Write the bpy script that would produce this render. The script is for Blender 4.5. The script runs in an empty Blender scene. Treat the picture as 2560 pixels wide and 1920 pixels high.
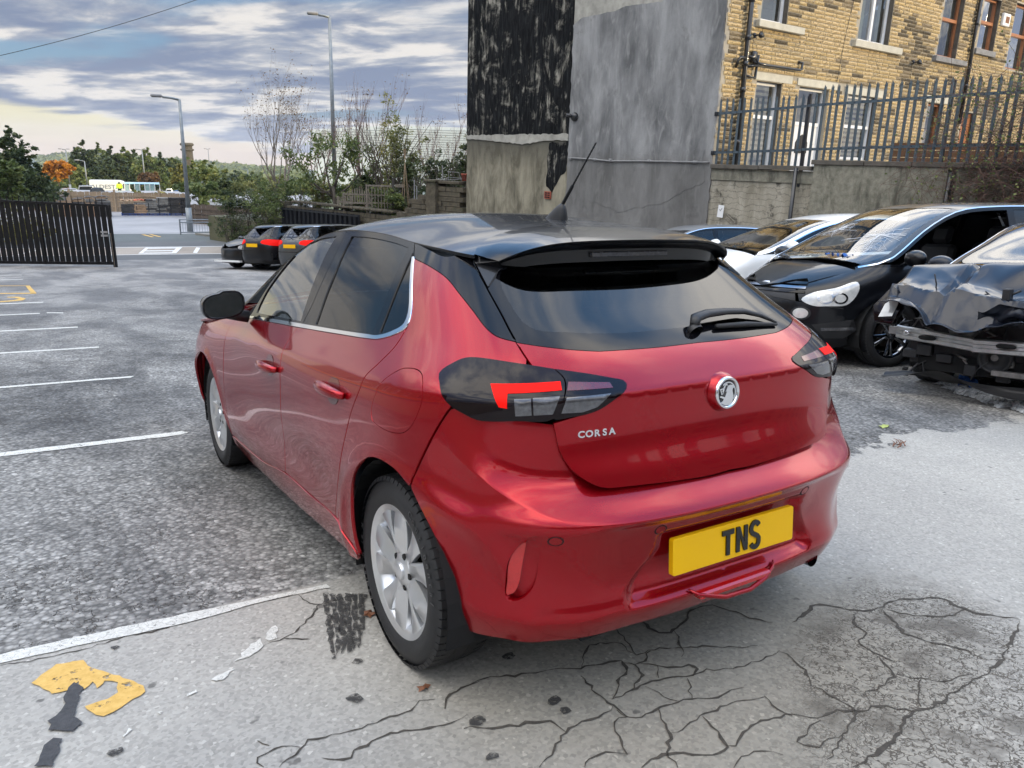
import bpy,bmesh,math,random
import numpy as np
from mathutils import Vector,Matrix,noise as mnoise
from mathutils.geometry import delaunay_2d_cdt
R=math.radians
PI=math.pi
random.seed(7);np.random.seed(7)
scene=bpy.context.scene
COL=scene.collection
# ---- camera, sky, sun, exposure
_up=Vector((-.0192,-.0835,.996)).normalized()
TILT=_up.rotation_difference(Vector((0,0,1))).to_matrix().to_4x4()
CAM_Y=Vector((-1.7603,-2.1575,1.3817));YAW,PITCH,FPX=R(32.3458),R(-11.3263),1952.09
cam=bpy.data.cameras.new('camera');cam_o=bpy.data.objects.new('camera',cam);COL.objects.link(cam_o)
cam.sensor_width=36;cam.lens=FPX/2560*36;cam.clip_start=.05;cam.clip_end=5000
_f=Vector((math.sin(YAW)*math.cos(PITCH),math.cos(YAW)*math.cos(PITCH),math.sin(PITCH)))
_r=Vector((math.cos(YAW),-math.sin(YAW),0));_u=_r.cross(_f)
_m=Matrix(((_r.x,_u.x,-_f.x),(_r.y,_u.y,-_f.y),(_r.z,_u.z,-_f.z))).to_4x4()
_m.translation=CAM_Y
cam_o.matrix_world=TILT@_m
scene.camera=cam_o
CAMW=TILT@CAM_Y
FW,RW,UW=(TILT.to_3x3()@_f),(TILT.to_3x3()@_r),(TILT.to_3x3()@_u)
def vray(u,v):
 """direction, in world axes, of the photograph's point (u, v) (2560 x 1920)"""
 u,v=float(u),float(v)
 return FW+(u-1280)/FPX*RW-(v-960)/FPX*UW
def at_depth(u,v,d):
 return CAMW+vray(u,v)*d
AZ=math.atan2(FW.x,FW.y)
def polar(a,d,z=0):
 """world point at azimuth a (degrees right of the view) and distance d from the camera"""
 return Vector((CAMW.x+math.sin(AZ+R(a))*d,CAMW.y+math.cos(AZ+R(a))*d,z))
scene.view_settings.view_transform='Standard';scene.view_settings.look='None'
scene.view_settings.exposure=1.8;scene.view_settings.gamma=1
scene.view_settings.use_curve_mapping=False
scene.cycles.max_bounces=8;scene.cycles.transparent_max_bounces=24
SUN_AZ,SUN_EL=R(math.degrees(AZ)+112),R(10)
sun=bpy.data.lights.new('sun','SUN');sun.energy=1.3;sun.angle=R(4);sun.color=(1,.80,.52)
sun_o=bpy.data.objects.new('sun',sun);COL.objects.link(sun_o)
_sd=Vector((math.sin(SUN_AZ)*math.cos(SUN_EL),math.cos(SUN_AZ)*math.cos(SUN_EL),math.sin(SUN_EL)))
sun_o.rotation_euler=_sd.to_track_quat('Z','Y').to_euler()
sun_o.location=_sd*60
world=bpy.data.worlds.new('World');scene.world=world;world.use_nodes=True
def NT(tree):
 N,L=tree.nodes,tree.links
 def n(t,**kw):
  nd=N.new(t)
  for k,v in kw.items():
   if k=='i':
    for a,b in v.items():
     if isinstance(b,bpy.types.NodeSocket):L.new(b,nd.inputs[a])
     else:nd.inputs[a].default_value=b
   else:setattr(nd,k,v)
  return nd
 return n,L
def build_world():
 t=world.node_tree;t.nodes.clear();n,L=NT(t)
 sky=n('ShaderNodeTexSky',sky_type='NISHITA',sun_disc=False,sun_elevation=SUN_EL,sun_rotation=SUN_AZ,altitude=150,air_density=1.0,dust_density=1.2,ozone_density=1.6)
 tc=n('ShaderNodeTexCoord')
 sep=n('ShaderNodeSeparateXYZ',i={0:tc.outputs['Generated']})
 def M(op,a,b=0.0,c=None,clamp=False):
  m=n('ShaderNodeMath',operation=op,use_clamp=clamp)
  for k,v in enumerate((a,b)if c is None else(a,b,c)):
   if isinstance(v,bpy.types.NodeSocket):L.new(v,m.inputs[k])
   else:m.inputs[k].default_value=v
  return m.outputs[0]
 X,Y,Z=sep.outputs
 zc=M('MAXIMUM',Z,0.0)
 den=M('ADD',zc,0.10)
 px,py=M('DIVIDE',X,den),M('DIVIDE',Y,den)
 ca,sa=math.cos(AZ+R(20)),math.sin(AZ+R(20))
 ax=M('SUBTRACT',M('MULTIPLY',px,ca),M('MULTIPLY',py,sa))
 ay=M('ADD',M('MULTIPLY',px,sa),M('MULTIPLY',py,ca))
 v1=n('ShaderNodeCombineXYZ',i={0:M('MULTIPLY',ax,.55),1:M('MULTIPLY',ay,1.0),2:5.2})
 n1=n('ShaderNodeTexNoise',i={'Vector':v1.outputs[0],'Scale':.9,'Detail':9,'Roughness':.52,'Distortion':.35})
 v2=n('ShaderNodeCombineXYZ',i={0:M('MULTIPLY',ax,.75),1:ay,2:9.1})
 n2=n('ShaderNodeTexNoise',i={'Vector':v2.outputs[0],'Scale':1.7,'Detail':10,'Roughness':.58,'Distortion':.25})
 cov=n('ShaderNodeMapRange',interpolation_type='SMOOTHSTEP',i={'Value':n1.outputs[0],'From Min':.33,'From Max':.47})
 hi=n('ShaderNodeMapRange',interpolation_type='SMOOTHSTEP',i={'Value':Z,'From Min':.30,'From Max':.75,'To Max':.07})
 L.new(M('SUBTRACT',n1.outputs[0],hi.outputs[0]),cov.inputs['Value'])
 shade=n('ShaderNodeMapRange',interpolation_type='SMOOTHSTEP',i={'Value':n2.outputs[0],'From Min':.40,'From Max':.60})
 ramp=n('ShaderNodeValToRGB',i={0:shade.outputs[0]})
 cr=ramp.color_ramp;cr.elements[0].position=0;cr.elements[0].color=(.20,.25,.37,1)
 cr.elements[1].position=1;cr.elements[1].color=(.78,.75,.71,1)
 e=cr.elements.new(.55);e.color=(.40,.43,.49,1)
 blue=n('ShaderNodeMixRGB',blend_type='MIX',i={0:.45,1:(.11,.27,.54,1)})
 skys=n('ShaderNodeMixRGB',blend_type='MULTIPLY',i={0:1.0,1:sky.outputs[0],2:(SKY_GAIN,)*3+(1,)})
 L.new(skys.outputs[0],blue.inputs[2])
 mix=n('ShaderNodeMixRGB',blend_type='MIX',i={0:cov.outputs[0],1:blue.outputs[0],2:ramp.outputs[0]})
 da=(math.cos(AZ-R(30)),-math.sin(AZ-R(30)))
 side=M('ADD',M('MULTIPLY',X,da[0]),M('MULTIPLY',Y,da[1]))
 wob=M('MULTIPLY',M('SUBTRACT',n2.outputs[0],.5),.035)
 top=M('ADD',M('SUBTRACT',.040,M('MULTIPLY',M('MAXIMUM',side,-.1),.16)),wob)
 band=n('ShaderNodeMapRange',interpolation_type='SMOOTHSTEP',i={'Value':M('SUBTRACT',top,Z),'From Min':-.005,'From Max':.006})
 yel=n('ShaderNodeMixRGB',blend_type='MIX',i={0:n('ShaderNodeMapRange',i={'Value':Z,'From Min':0.0,'From Max':.03}).outputs[0],1:(.80,.66,.54,1),2:(.82,.75,.48,1)})
 mix2=n('ShaderNodeMixRGB',blend_type='MIX',i={0:M('MULTIPLY',band.outputs[0],.92),1:mix.outputs[0],2:yel.outputs[0]})
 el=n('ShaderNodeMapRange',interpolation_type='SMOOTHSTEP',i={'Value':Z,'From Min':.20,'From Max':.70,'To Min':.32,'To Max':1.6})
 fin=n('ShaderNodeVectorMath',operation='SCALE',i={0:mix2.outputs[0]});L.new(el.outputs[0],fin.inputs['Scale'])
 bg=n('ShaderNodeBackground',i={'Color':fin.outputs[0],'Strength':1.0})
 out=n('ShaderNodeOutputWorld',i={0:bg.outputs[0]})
SKY_GAIN=.10;HAZE=.00016;SHADE_BLOCK_H=9.6
build_world()
# ---- materials
MAT={}
def newmat(name):
 m=bpy.data.materials.new(name);m.use_nodes=True;m.node_tree.nodes.clear()
 n,L=NT(m.node_tree);MAT[name]=m
 return m,n,L
def P(n,col=(.5,.5,.5),rough=.5,metal=0.,**kw):
 d={'Base Color':tuple(col)+(1,)if not isinstance(col,bpy.types.NodeSocket)else col,'Roughness':rough,'Metallic':metal}
 names={'coat':'Coat Weight','coatr':'Coat Roughness','spec':'Specular IOR Level','trans':'Transmission Weight','ior':'IOR','normal':'Normal','em':'Emission Color','ems':'Emission Strength','sheen':'Sheen Weight','alpha':'Alpha','coatn':'Coat Normal','cior':'Coat IOR'}
 for k,v in kw.items():d[names[k]]=v
 return n('ShaderNodeBsdfPrincipled',i=d)
def out(n,sh):return n('ShaderNodeOutputMaterial',i={0:sh})
def ramp(n,fac,stops,interp='LINEAR'):
 r=n('ShaderNodeValToRGB',i={0:fac});c=r.color_ramp;c.interpolation=interp
 while len(c.elements)<len(stops):c.elements.new(.5)
 for e,(p,col)in zip(c.elements,stops):
  e.position=p;e.color=(col,)*3+(1,)if isinstance(col,(int,float))else tuple(col)+(1,)
 return r.outputs[0]
def tnoise(n,vec,scale,detail=4,rough=.5,dist=0.,col=False):
 t=n('ShaderNodeTexNoise',i={'Vector':vec,'Scale':scale,'Detail':detail,'Roughness':rough,'Distortion':dist})
 return t.outputs[1 if col else 0]
def mixc(n,f,a,b,mode='MIX'):
 m=n('ShaderNodeMixRGB',blend_type=mode)
 for k,v in((0,f),(1,a),(2,b)):
  if isinstance(v,bpy.types.NodeSocket):m.id_data.links.new(v,m.inputs[k])
  else:m.inputs[k].default_value=v if isinstance(v,(int,float))and k==0 else(tuple(v)+(1,)if not isinstance(v,(int,float))else(v,)*3+(1,))
 return m.outputs[0]
def math_(n,op,a,b=0.,clamp=False):
 m=n('ShaderNodeMath',operation=op,use_clamp=clamp)
 for k,v in((0,a),(1,b)):
  if isinstance(v,bpy.types.NodeSocket):m.id_data.links.new(v,m.inputs[k])
  else:m.inputs[k].default_value=v
 return m.outputs[0]
def bump(n,h,s=.3,d=.01,normal=None):
 i={'Height':h,'Strength':s,'Distance':d}
 if normal is not None:i['Normal']=normal
 return n('ShaderNodeBump',i=i).outputs[0]
def coords(n,kind='Object',scale=None):
 c=n('ShaderNodeTexCoord').outputs[kind]
 if scale:c=n('ShaderNodeMapping',i={0:c,'Scale':scale}).outputs[0]
 return c
def simple(name,col,rough=.5,metal=0.,var=.12,vs=6.,bumps=0.,bs=60.,**kw):
 m,n,L=newmat(name);c=coords(n)
 a=tnoise(n,c,vs,5,.6)
 colr=mixc(n,ramp(n,a,[(.3,0),(.7,1)]),[x*(1-var)for x in col],[min(1,x*(1+var))for x in col])
 k=dict(kw)
 if bumps:k['normal']=bump(n,tnoise(n,c,bs,4,.6),bumps,.004)
 out(n,P(n,colr,rough,metal,**k).outputs[0]);return m
def paint(name,col,metal=.35,flake=.5,rough=.32,dirt=.10,cior=1.42):
 m,n,L=newmat(name);c=coords(n)
 fl=n('ShaderNodeTexVoronoi',i={'Vector':c,'Scale':900.}).outputs['Color']
 base=mixc(n,.10*flake,col,fl,'OVERLAY')
 d=ramp(n,tnoise(n,c,3.5,6,.65),[(.42,0),(.75,1)])
 base=mixc(n,math_(n,'MULTIPLY',d,dirt),base,(.22,.17,.13))
 rgh=math_(n,'ADD',math_(n,'MULTIPLY',d,.05),.025)
 out(n,P(n,base,rough,metal,coat=.9,coatr=rgh,cior=cior,spec=.25).outputs[0]);return m
paint('paint_red',(.33,.002,.008),metal=.66,rough=.24,dirt=.015,cior=1.38)
paint('paint_black',(.002,.0025,.004),metal=0.,dirt=.012,cior=1.30)
paint('paint_dark_blue',(.006,.009,.017),metal=.2,dirt=.012,cior=1.32)
paint('paint_white',(.74,.75,.74),metal=0.,dirt=.05)
paint('paint_silver',(.36,.37,.38),metal=.6)
paint('paint_grey',(.05,.055,.06),metal=.4)
paint('paint_blue',(.03,.09,.25),metal=.3)
simple('trim_black',(.003,.003,.004),.06,var=0,spec=.28)
simple('plastic_black',(.012,.012,.013),.45,bumps=.15,bs=900)
simple('rubber',(.014,.014,.015),.62,bumps=.2,bs=400,var=.3)
simple('tyre_print',(.034,.034,.035),.4,var=0);simple('chrome',(.75,.76,.78),.07,1.0,var=.03)
simple('dark_chrome',(.25,.26,.28),.16,1.0)
simple('alloy',(.66,.67,.68),.30,.85,var=.05)
simple('brake_steel',(.12,.10,.09),.45,.8,var=.4)
simple('liner',(.004,.004,.004),.9)
simple('interior_dark',(.012,.012,.014),.7)
simple('interior_grey',(.14,.15,.15),.7)
simple('plate_yellow',(.80,.44,.004),.35,var=.02,spec=.2)
simple('plate_black',(.004,.004,.004),.25)
def glassmat(name,tint,refl=1.0,rough=0.0):
 m,n,L=newmat(name)
 fr=n('ShaderNodeFresnel',i={'IOR':1.5})
 tr=n('ShaderNodeBsdfTransparent',i={'Color':tuple(tint)+(1,)})
 gl=n('ShaderNodeBsdfGlossy',i={'Color':(refl,)*3+(1,),'Roughness':rough})
 f=math_(n,'MULTIPLY',fr.outputs[0],1.5,True)
 mx=n('ShaderNodeMixShader',i={0:f,1:tr.outputs[0],2:gl.outputs[0]})
 out(n,mx.outputs[0]);return m
glassmat('glass_clear',(.62,.68,.66));glassmat('glass_tint',(.05,.055,.06),.60);simple('mirror_dark',(.16,.20,.25),.02,1.0,var=0)
simple('lens_smoke',(.005,.002,.003),.02,spec=.30,var=0)
simple('lens_red',(.92,.008,.004),.5,var=.12,vs=90,spec=.1)
simple('lens_red_dark',(.10,.002,.004),.08,coat=1.0,var=.2,vs=60)
simple('lens_clear',(.09,.09,.095),.12,.4,coat=1.0,var=.35,vs=70)
simple('reflector_red',(.42,.006,.006),.15,coat=1.0,var=.2,vs=300)
# ---- objects
def tag(o,label=None,cat=None,group=None,kind=None):
 if label:o['label']=label
 if cat:o['category']=cat
 if group:o['group']=group
 if kind:o['kind']=kind
 return o
def empty(name,label,cat,mat=None,group=None):
 o=bpy.data.objects.new(name,None);COL.objects.link(o);o.empty_display_size=.2
 if mat is not None:o.matrix_world=mat
 return tag(o,label,cat,group)
def copy_tree(o,parent=None):
 c=o.copy();COL.objects.link(c)
 if parent is not None:c.parent=parent;c.matrix_parent_inverse=o.matrix_parent_inverse.copy()
 for ch in list(KIDS.get(o.name,[])):
  copy_tree(ch,c)
 return c
KIDS={}
def link(name,me,parent=None,mats=None):
 o=bpy.data.objects.new(name,me);COL.objects.link(o)
 if mats is not None:
  for m in(mats if isinstance(mats,(list,tuple))else[mats]):
   me.materials.append(MAT[m]if isinstance(m,str)else m)
 if parent is not None:
  o.parent=parent;KIDS.setdefault(parent.name,[]).append(o)
 return o
class MB:
 """collects shapes into one mesh"""
 def __init__(s):s.v=[];s.f=[];s.mi=[];s.sm=[];s.m=0;s.smooth=False
 def add(s,V,F):
  b=len(s.v);s.v.extend([tuple(p)for p in V])
  for f in F:s.f.append(tuple(i+b for i in f));s.mi.append(s.m);s.sm.append(s.smooth)
  return s
 def box(s,x0,x1,y0,y1,z0,z1,M=None,bev=0.):
  if bev>0:
   b=bev;V=[];
   for(X,sx)in((x0,1),(x1,-1)):
    for(Y,sy)in((y0,1),(y1,-1)):
     for(Z,sz)in((z0,1),(z1,-1)):
      V+=[(X,Y+sy*b,Z+sz*b),(X+sx*b,Y,Z+sz*b),(X+sx*b,Y+sy*b,Z)]
   bm=bmesh.new();vs=[bm.verts.new(v)for v in V]
   r=bmesh.ops.convex_hull(bm,input=vs);bm.verts.index_update();bm.verts.ensure_lookup_table()
   F=[[v.index for v in f.verts]for f in bm.faces];VV=[v.co.copy()for v in bm.verts];bm.free()
   if M is not None:VV=[M@v for v in VV]
   return s.add(VV,F)
  V=[Vector((x,y,z))for x in(x0,x1)for y in(y0,y1)for z in(z0,z1)]
  if M is not None:V=[M@v for v in V]
  return s.add(V,[(0,1,3,2),(4,6,7,5),(0,4,5,1),(2,3,7,6),(0,2,6,4),(1,5,7,3)])
 def tube(s,pts,rad,seg=8,caps=True,flat=None):
  pts=[Vector(p)for p in pts];n=len(pts)
  rad=rad if isinstance(rad,(list,tuple))else[rad]*n
  V=[];F=[];up=None
  for i,p in enumerate(pts):
   t=(pts[min(i+1,n-1)]-pts[max(i-1,0)])
   if t.length<1e-9:t=Vector((0,0,1))
   t.normalize()
   if up is None:
    up=t.orthogonal().normalized()
    if abs(t.z)<.95:up=Vector((0,0,1))
   a=(up-t*up.dot(t));
   if a.length<1e-6:a=t.orthogonal()
   a.normalize();b=t.cross(a);up=a
   fx=1 if flat is None else flat
   for k in range(seg):
    an=2*PI*k/seg;V.append(p+rad[i]*(math.cos(an)*a*fx+math.sin(an)*b))
  for i in range(n-1):
   for k in range(seg):
    a0,a1=i*seg+k,i*seg+(k+1)%seg
    F.append((a0,a1,a1+seg,a0+seg))
  if caps:F.append(tuple(range(seg))[::-1]);F.append(tuple((n-1)*seg+k for k in range(seg)))
  return s.add(V,F)
 def lathe(s,prof,seg=24,M=None,ang=2*PI):
  """prof: list of (r, h); axis along local Z"""
  V=[];F=[];full=ang>6.28
  ns=seg if full else seg+1
  for r,h in prof:
   for k in range(ns):
    a=ang*k/seg;V.append(Vector((r*math.cos(a),r*math.sin(a),h)))
  for i in range(len(prof)-1):
   for k in range(seg):
    k1=(k+1)%ns if full else k+1
    F.append((i*ns+k,i*ns+k1,(i+1)*ns+k1,(i+1)*ns+k))
  if M is not None:V=[M@v for v in V]
  return s.add(V,F)
 def prism(s,poly,h0,h1,M=None):
  """2D polygon extruded along local Z"""
  n=len(poly);V=[Vector((x,y,h0))for x,y in poly]+[Vector((x,y,h1))for x,y in poly]
  if M is not None:V=[M@v for v in V]
  F=[tuple(range(n))[::-1],tuple(range(n,2*n))]+[(i,(i+1)%n,(i+1)%n+n,i+n)for i in range(n)]
  return s.add(V,F)
 def sheet(s,fn,nu,nv):
  V=[fn(i/nu,j/nv)for i in range(nu+1)for j in range(nv+1)]
  return s.add(V,[(i*(nv+1)+j,(i+1)*(nv+1)+j,(i+1)*(nv+1)+j+1,i*(nv+1)+j+1)for i in range(nu)for j in range(nv)])
 def mesh(s,name):
  me=bpy.data.meshes.new(name);me.from_pydata([tuple(v)for v in s.v],[],s.f)
  me.polygons.foreach_set('material_index',s.mi);me.polygons.foreach_set('use_smooth',s.sm)
  me.update();return me
 def build(s,name,mats,parent=None,fix=True,bevel=0.,wn=False):
  me=s.mesh(name)
  if fix:
   bm=bmesh.new();bm.from_mesh(me);bmesh.ops.recalc_face_normals(bm,faces=bm.faces);bm.to_mesh(me);bm.free()
  o=link(name,me,parent,mats)
  if bevel:
   m=o.modifiers.new('bevel','BEVEL');m.width=bevel;m.segments=2;m.limit_method='ANGLE';m.angle_limit=R(40)
  return o
def autosmooth(me,deg=35):
 me.polygons.foreach_set('use_smooth',[True]*len(me.polygons))
 bm=bmesh.new();bm.from_mesh(me);c=R(deg)
 for e in bm.edges:
  e.smooth=not(len(e.link_faces)==2 and e.calc_face_angle(0)>c)
 bm.to_mesh(me);bm.free()
def curve(pts,corners=(),closed=True,step=.012):
 """smooth line through points; 'corners' lists indices kept sharp ('all' = polyline)"""
 P_=np.array(pts,float);n=len(P_);out_=[]
 segs=n if closed else n-1
 allc=corners=='all'
 for i in range(segs):
  p1,p2=P_[i],P_[(i+1)%n]
  L_=np.linalg.norm(p2-p1)
  if L_<1e-6:continue
  c1,c2=allc or i in corners or(not closed and i==0),allc or((i+1)%n)in corners or(not closed and i+1==n-1)
  m1=(p2-p1)if c1 else None;m2=(p2-p1)if c2 else None
  if m1 is None:
   p0=P_[i-1];l0=np.linalg.norm(p1-p0);m1=((p1-p0)/max(l0,1e-6)*L_+(p2-p1))*.5
  if m2 is None:
   p3=P_[(i+2)%n];l3=np.linalg.norm(p3-p2);m2=((p3-p2)/max(l3,1e-6)*L_+(p2-p1))*.5
  k=max(1,int(round(L_/step)))
  for j in range(k):
   t=j/k
   out_.append((2*t**3-3*t*t+1)*p1+(t**3-2*t*t+t)*m1+(-2*t**3+3*t*t)*p2+(t**3-t*t)*m2)
 if not closed:out_.append(P_[-1])
 return np.array(out_)
def in_poly(pts,poly):
 x,y=pts[:,0],pts[:,1];r=np.zeros(len(pts),bool);n=len(poly);j=n-1
 for i in range(n):
  xi,yi,xj,yj=*poly[i],*poly[j]
  m=(yi>y)!=(yj>y)
  with np.errstate(divide='ignore',invalid='ignore'):
   c=x<(xj-xi)*(y-yi)/(yj-yi if yj!=yi else 1e-12)+xi
  r^=(m&c);j=i
 return r
def tri2d(loops,sp,feats=()):
 """loops[0] outer, others holes -> points, triangles"""
 outer=loops[0];lo,hi=outer.min(0),outer.max(0)
 gx=np.arange(lo[0]+sp*.5,hi[0],sp);gy=np.arange(lo[1]+sp*.5,hi[1],sp*.87)
 G=np.array([(x+(sp*.5 if j%2 else 0),y)for j,y in enumerate(gy)for x in gx])if len(gx)and len(gy)else np.zeros((0,2))
 if len(G):
  ok=in_poly(G,outer)
  for h in loops[1:]:ok&=~in_poly(G,h)
  G=G[ok]
 if len(G):
  B=np.vstack(loops);d=np.full(len(G),9.)
  for k in range(0,len(B),200):
   d=np.minimum(d,np.sqrt(((G[:,None]-B[None,k:k+200])**2).sum(2)).min(1))
  G=G[d>sp*.45]
 if len(feats):
  fp=np.vstack(feats);fp=fp[in_poly(fp,outer)]
  for h in loops[1:]:fp=fp[~in_poly(fp,h)]
  B=np.vstack(loops);fp=fp[np.array([np.sqrt(((B-p)**2).sum(1)).min()>.004 for p in fp],bool)]if len(fp)else fp
  if len(fp)and len(G):G=G[np.array([np.sqrt(((fp-p)**2).sum(1)).min()>sp*.5 for p in G],bool)]
  if len(fp):G=np.vstack([G,fp])
 V=[];E=[]
 for l in loops:
  b=len(V);V+=[Vector(p)for p in l];E+=[(b+i,b+(i+1)%len(l))for i in range(len(l))]
 V+=[Vector(p)for p in G]
 v2,e2,f2,ov,oe,of=delaunay_2d_cdt(V,E,[],0,1e-5,True)
 Vn=np.array([(v.x,v.y)for v in v2]);F=np.array([f for f in f2 if len(f)==3])
 c=Vn[F].mean(1);ok=in_poly(c,outer)
 for h in loops[1:]:ok&=~in_poly(c,h)
 F=F[ok]
 a=Vn[F[:,1]]-Vn[F[:,0]];b=Vn[F[:,2]]-Vn[F[:,0]]
 flip=(a[:,0]*b[:,1]-a[:,1]*b[:,0])<0
 F[flip]=F[flip][:,::-1]
 return Vn,F
def surf_mesh(name,pf,nf,loops,sp=.03,o=0.,rim=.012,sym=None,mirror=False,wave=None,feats=()):
 """mesh of a trimmed patch. pf(a, b, o)->points, nf(a, b)->normals; sym: value of a on the centre line"""
 V,F=tri2d(loops,sp,feats)
 Pn=nf(V[:,0],V[:,1])
 oo=o if wave is None else o+wave(V)
 Pp=pf(V[:,0],V[:,1],oo)
 fn=np.cross(Pp[F[:,1]]-Pp[F[:,0]],Pp[F[:,2]]-Pp[F[:,0]])
 if(fn*Pn[F[:,0]]).sum()<0:F=F[:,::-1]
 verts=Pp;norms=Pn;faces=F
 cnt={}
 for f in F:
  for i in range(3):
   a,b=int(f[i]),int(f[(i+1)%3]);cnt[(a,b)]=cnt.get((a,b),0)+1
 edges=[(a,b)for(a,b)in cnt if(b,a)not in cnt]
 quads=[]
 if rim:
  if sym is not None:edges=[(a,b)for a,b in edges if not(abs(V[a,0]-sym)<1e-4 and abs(V[b,0]-sym)<1e-4)]
  ids=sorted({i for e in edges for i in e});base=len(verts)
  mp={i:base+2*k for k,i in enumerate(ids)}
  ev={i:np.zeros(3)for i in ids}
  for a,b in edges:
   t=Pp[b]-Pp[a];q=np.cross(t,Pn[a]);q=q/max(np.linalg.norm(q),1e-12);ev[a]+=q;ev[b]+=q
  nv=[];nn=[]
  for i in ids:
   e=ev[i]/max(np.linalg.norm(ev[i]),1e-9)
   nv+=[Pp[i],Pp[i]-Pn[i]*rim];nn+=[e*.9+Pn[i]*.45,e]
  verts=np.vstack([verts,nv]);norms=np.vstack([norms,nn])
  quads=[(mp[b],mp[a],mp[a]+1,mp[b]+1)for a,b in edges]
 fl=[tuple(int(i)for i in f)for f in faces]+quads
 if sym is not None:
  n0=len(verts);V0=np.zeros(n0,bool);V0[:len(V)]=abs(V[:,0]-sym)<1e-4
  V0|=abs(verts[:,0])<1e-6
  m=np.arange(n0);idx=np.where(~V0)[0];m[idx]=n0+np.arange(len(idx))
  verts[V0,0]=0;norms[V0,0]=0
  verts=np.vstack([verts,verts[idx]*[-1,1,1]]);norms=np.vstack([norms,norms[idx]*[-1,1,1]])
  fl+=[tuple(int(m[i])for i in f)[::-1]for f in fl]
 if mirror:
  verts=verts*[-1,1,1];norms=norms*[-1,1,1];fl=[f[::-1]for f in fl]
 me=bpy.data.meshes.new(name);me.from_pydata([tuple(v)for v in verts.tolist()],[],fl)
 me.polygons.foreach_set('use_smooth',[True]*len(me.polygons))
 nl=np.linalg.norm(norms,axis=1,keepdims=True);norms=norms/np.maximum(nl,1e-9)
 me.normals_split_custom_set_from_vertices([tuple(v)for v in norms.tolist()])
 me.update();return me
def panel(name,body,loop,mat,parent,sp=.03,o=0.,rim=.012,holes=(),sym=False,both=True,corners=(),step=.012,wave=None,label=None,feats=()):
 """a body panel on the car's surface (left side; both=True adds the right-hand one)"""
 if not isinstance(loop,np.ndarray):loop=curve(loop,corners,True,step)
 loops=[loop]+[h if isinstance(h,np.ndarray)else curve(h,(),True,step)for h in holes]
 sc=body.y0-KA*PI/2
 res=[]
 pf=lambda a,b,q:body.pos(a,b,q);nf=body.nrm
 for mir in((False,True)if(both and not sym)else(False,)):
  me=surf_mesh(name,pf,nf,loops,sp,o,rim,sc if sym else None,mir,wave,feats)
  ob=link(name,me,parent,mat);res.append(ob)
  if label:ob['label']=label
 return res if len(res)>1 else res[0]
class Cap:
 """roof, windscreen and bonnet: spans between the side's upper edge lines"""
 def __init__(c,W,ze,crown,n=2.2):
  c.W,c.ze,c.crown,c.n=W,ze,crown,n
 def pos(c,t,y,o=0.):
  ze=c.ze(y);xe=c.W(y,ze)
  z=ze+c.crown(y)*(1-np.abs(t)**c.n)
  Q=np.stack([-t*xe,y,z],-1)
  if np.any(np.asarray(o)!=0):Q=Q+c.nrm(t,y)*(np.asarray(o)*np.ones(len(Q)))[:,None]
  return Q
 def nrm(c,t,y,e=2e-3):
  d1=c.pos(t+e,y)-c.pos(t-e,y);d2=c.pos(t,y+e)-c.pos(t,y-e)
  n=np.cross(d2,d1);n=n/np.linalg.norm(n,axis=1,keepdims=True)
  return n*np.where(n[:,2:3]<0,-1,1)
def cap_panel(name,cap,loop,mat,parent,sp=.04,o=0.,rim=.012,sym=True,corners='all',step=.03):
 if not isinstance(loop,np.ndarray):loop=curve(loop,corners,True,step)
 me=surf_mesh(name,cap.pos,cap.nrm,[loop],sp,o,rim,0.0 if sym else None)
 return link(name,me,parent,mat)
class CS:
 """natural cubic spline basis over fixed knots, values may vary per sample"""
 def __init__(s,xs):
  s.x=np.array(xs,float);n=len(xs);h=np.diff(s.x);s.h=h
  A=np.zeros((n,n));B=np.zeros((n,n));A[0,0]=A[-1,-1]=1
  for i in range(1,n-1):
   A[i,i-1]=h[i-1];A[i,i]=2*(h[i-1]+h[i]);A[i,i+1]=h[i]
   B[i,i-1]=6/h[i-1];B[i,i]=-6/h[i-1]-6/h[i];B[i,i+1]=6/h[i]
  s.M=np.linalg.solve(A,B)
 def w(s,q):
  q=np.clip(q,s.x[0],s.x[-1]);i=np.clip(np.searchsorted(s.x,q)-1,0,len(s.h)-1)
  h=s.h[i];a=(s.x[i+1]-q)/h;b=1-a
  W=np.zeros((len(q),len(s.x)));r=np.arange(len(q));W[r,i]=a;W[r,i+1]=b
  return W+((a**3-a)*h*h/6)[:,None]*s.M[i]+((b**3-b)*h*h/6)[:,None]*s.M[i+1]
def spl(xs,ys):
 c=CS(xs);ys=np.array(ys,float)
 return lambda q:c.w(np.atleast_1d(np.asarray(q,float)).ravel())@ys
def table(yk,zk,V):
 cy,cz=CS(yk),CS(zk);V=np.array(V,float)
 return lambda y,z:np.einsum('nj,nj->n',cy.w(y)@V,cz.w(z))
def sstep(a,b,x):
 t=np.clip((x-a)/(b-a),0,1);return t*t*(3-2*t)
def gau(x,c,s):return np.exp(-((x-c)/s)**2)
def fold(x,w):
 """smooth version of max(x,0) with transition width w"""
 return 0.5*(x+np.sqrt(x*x+w*w))
KA=0.75
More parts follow.
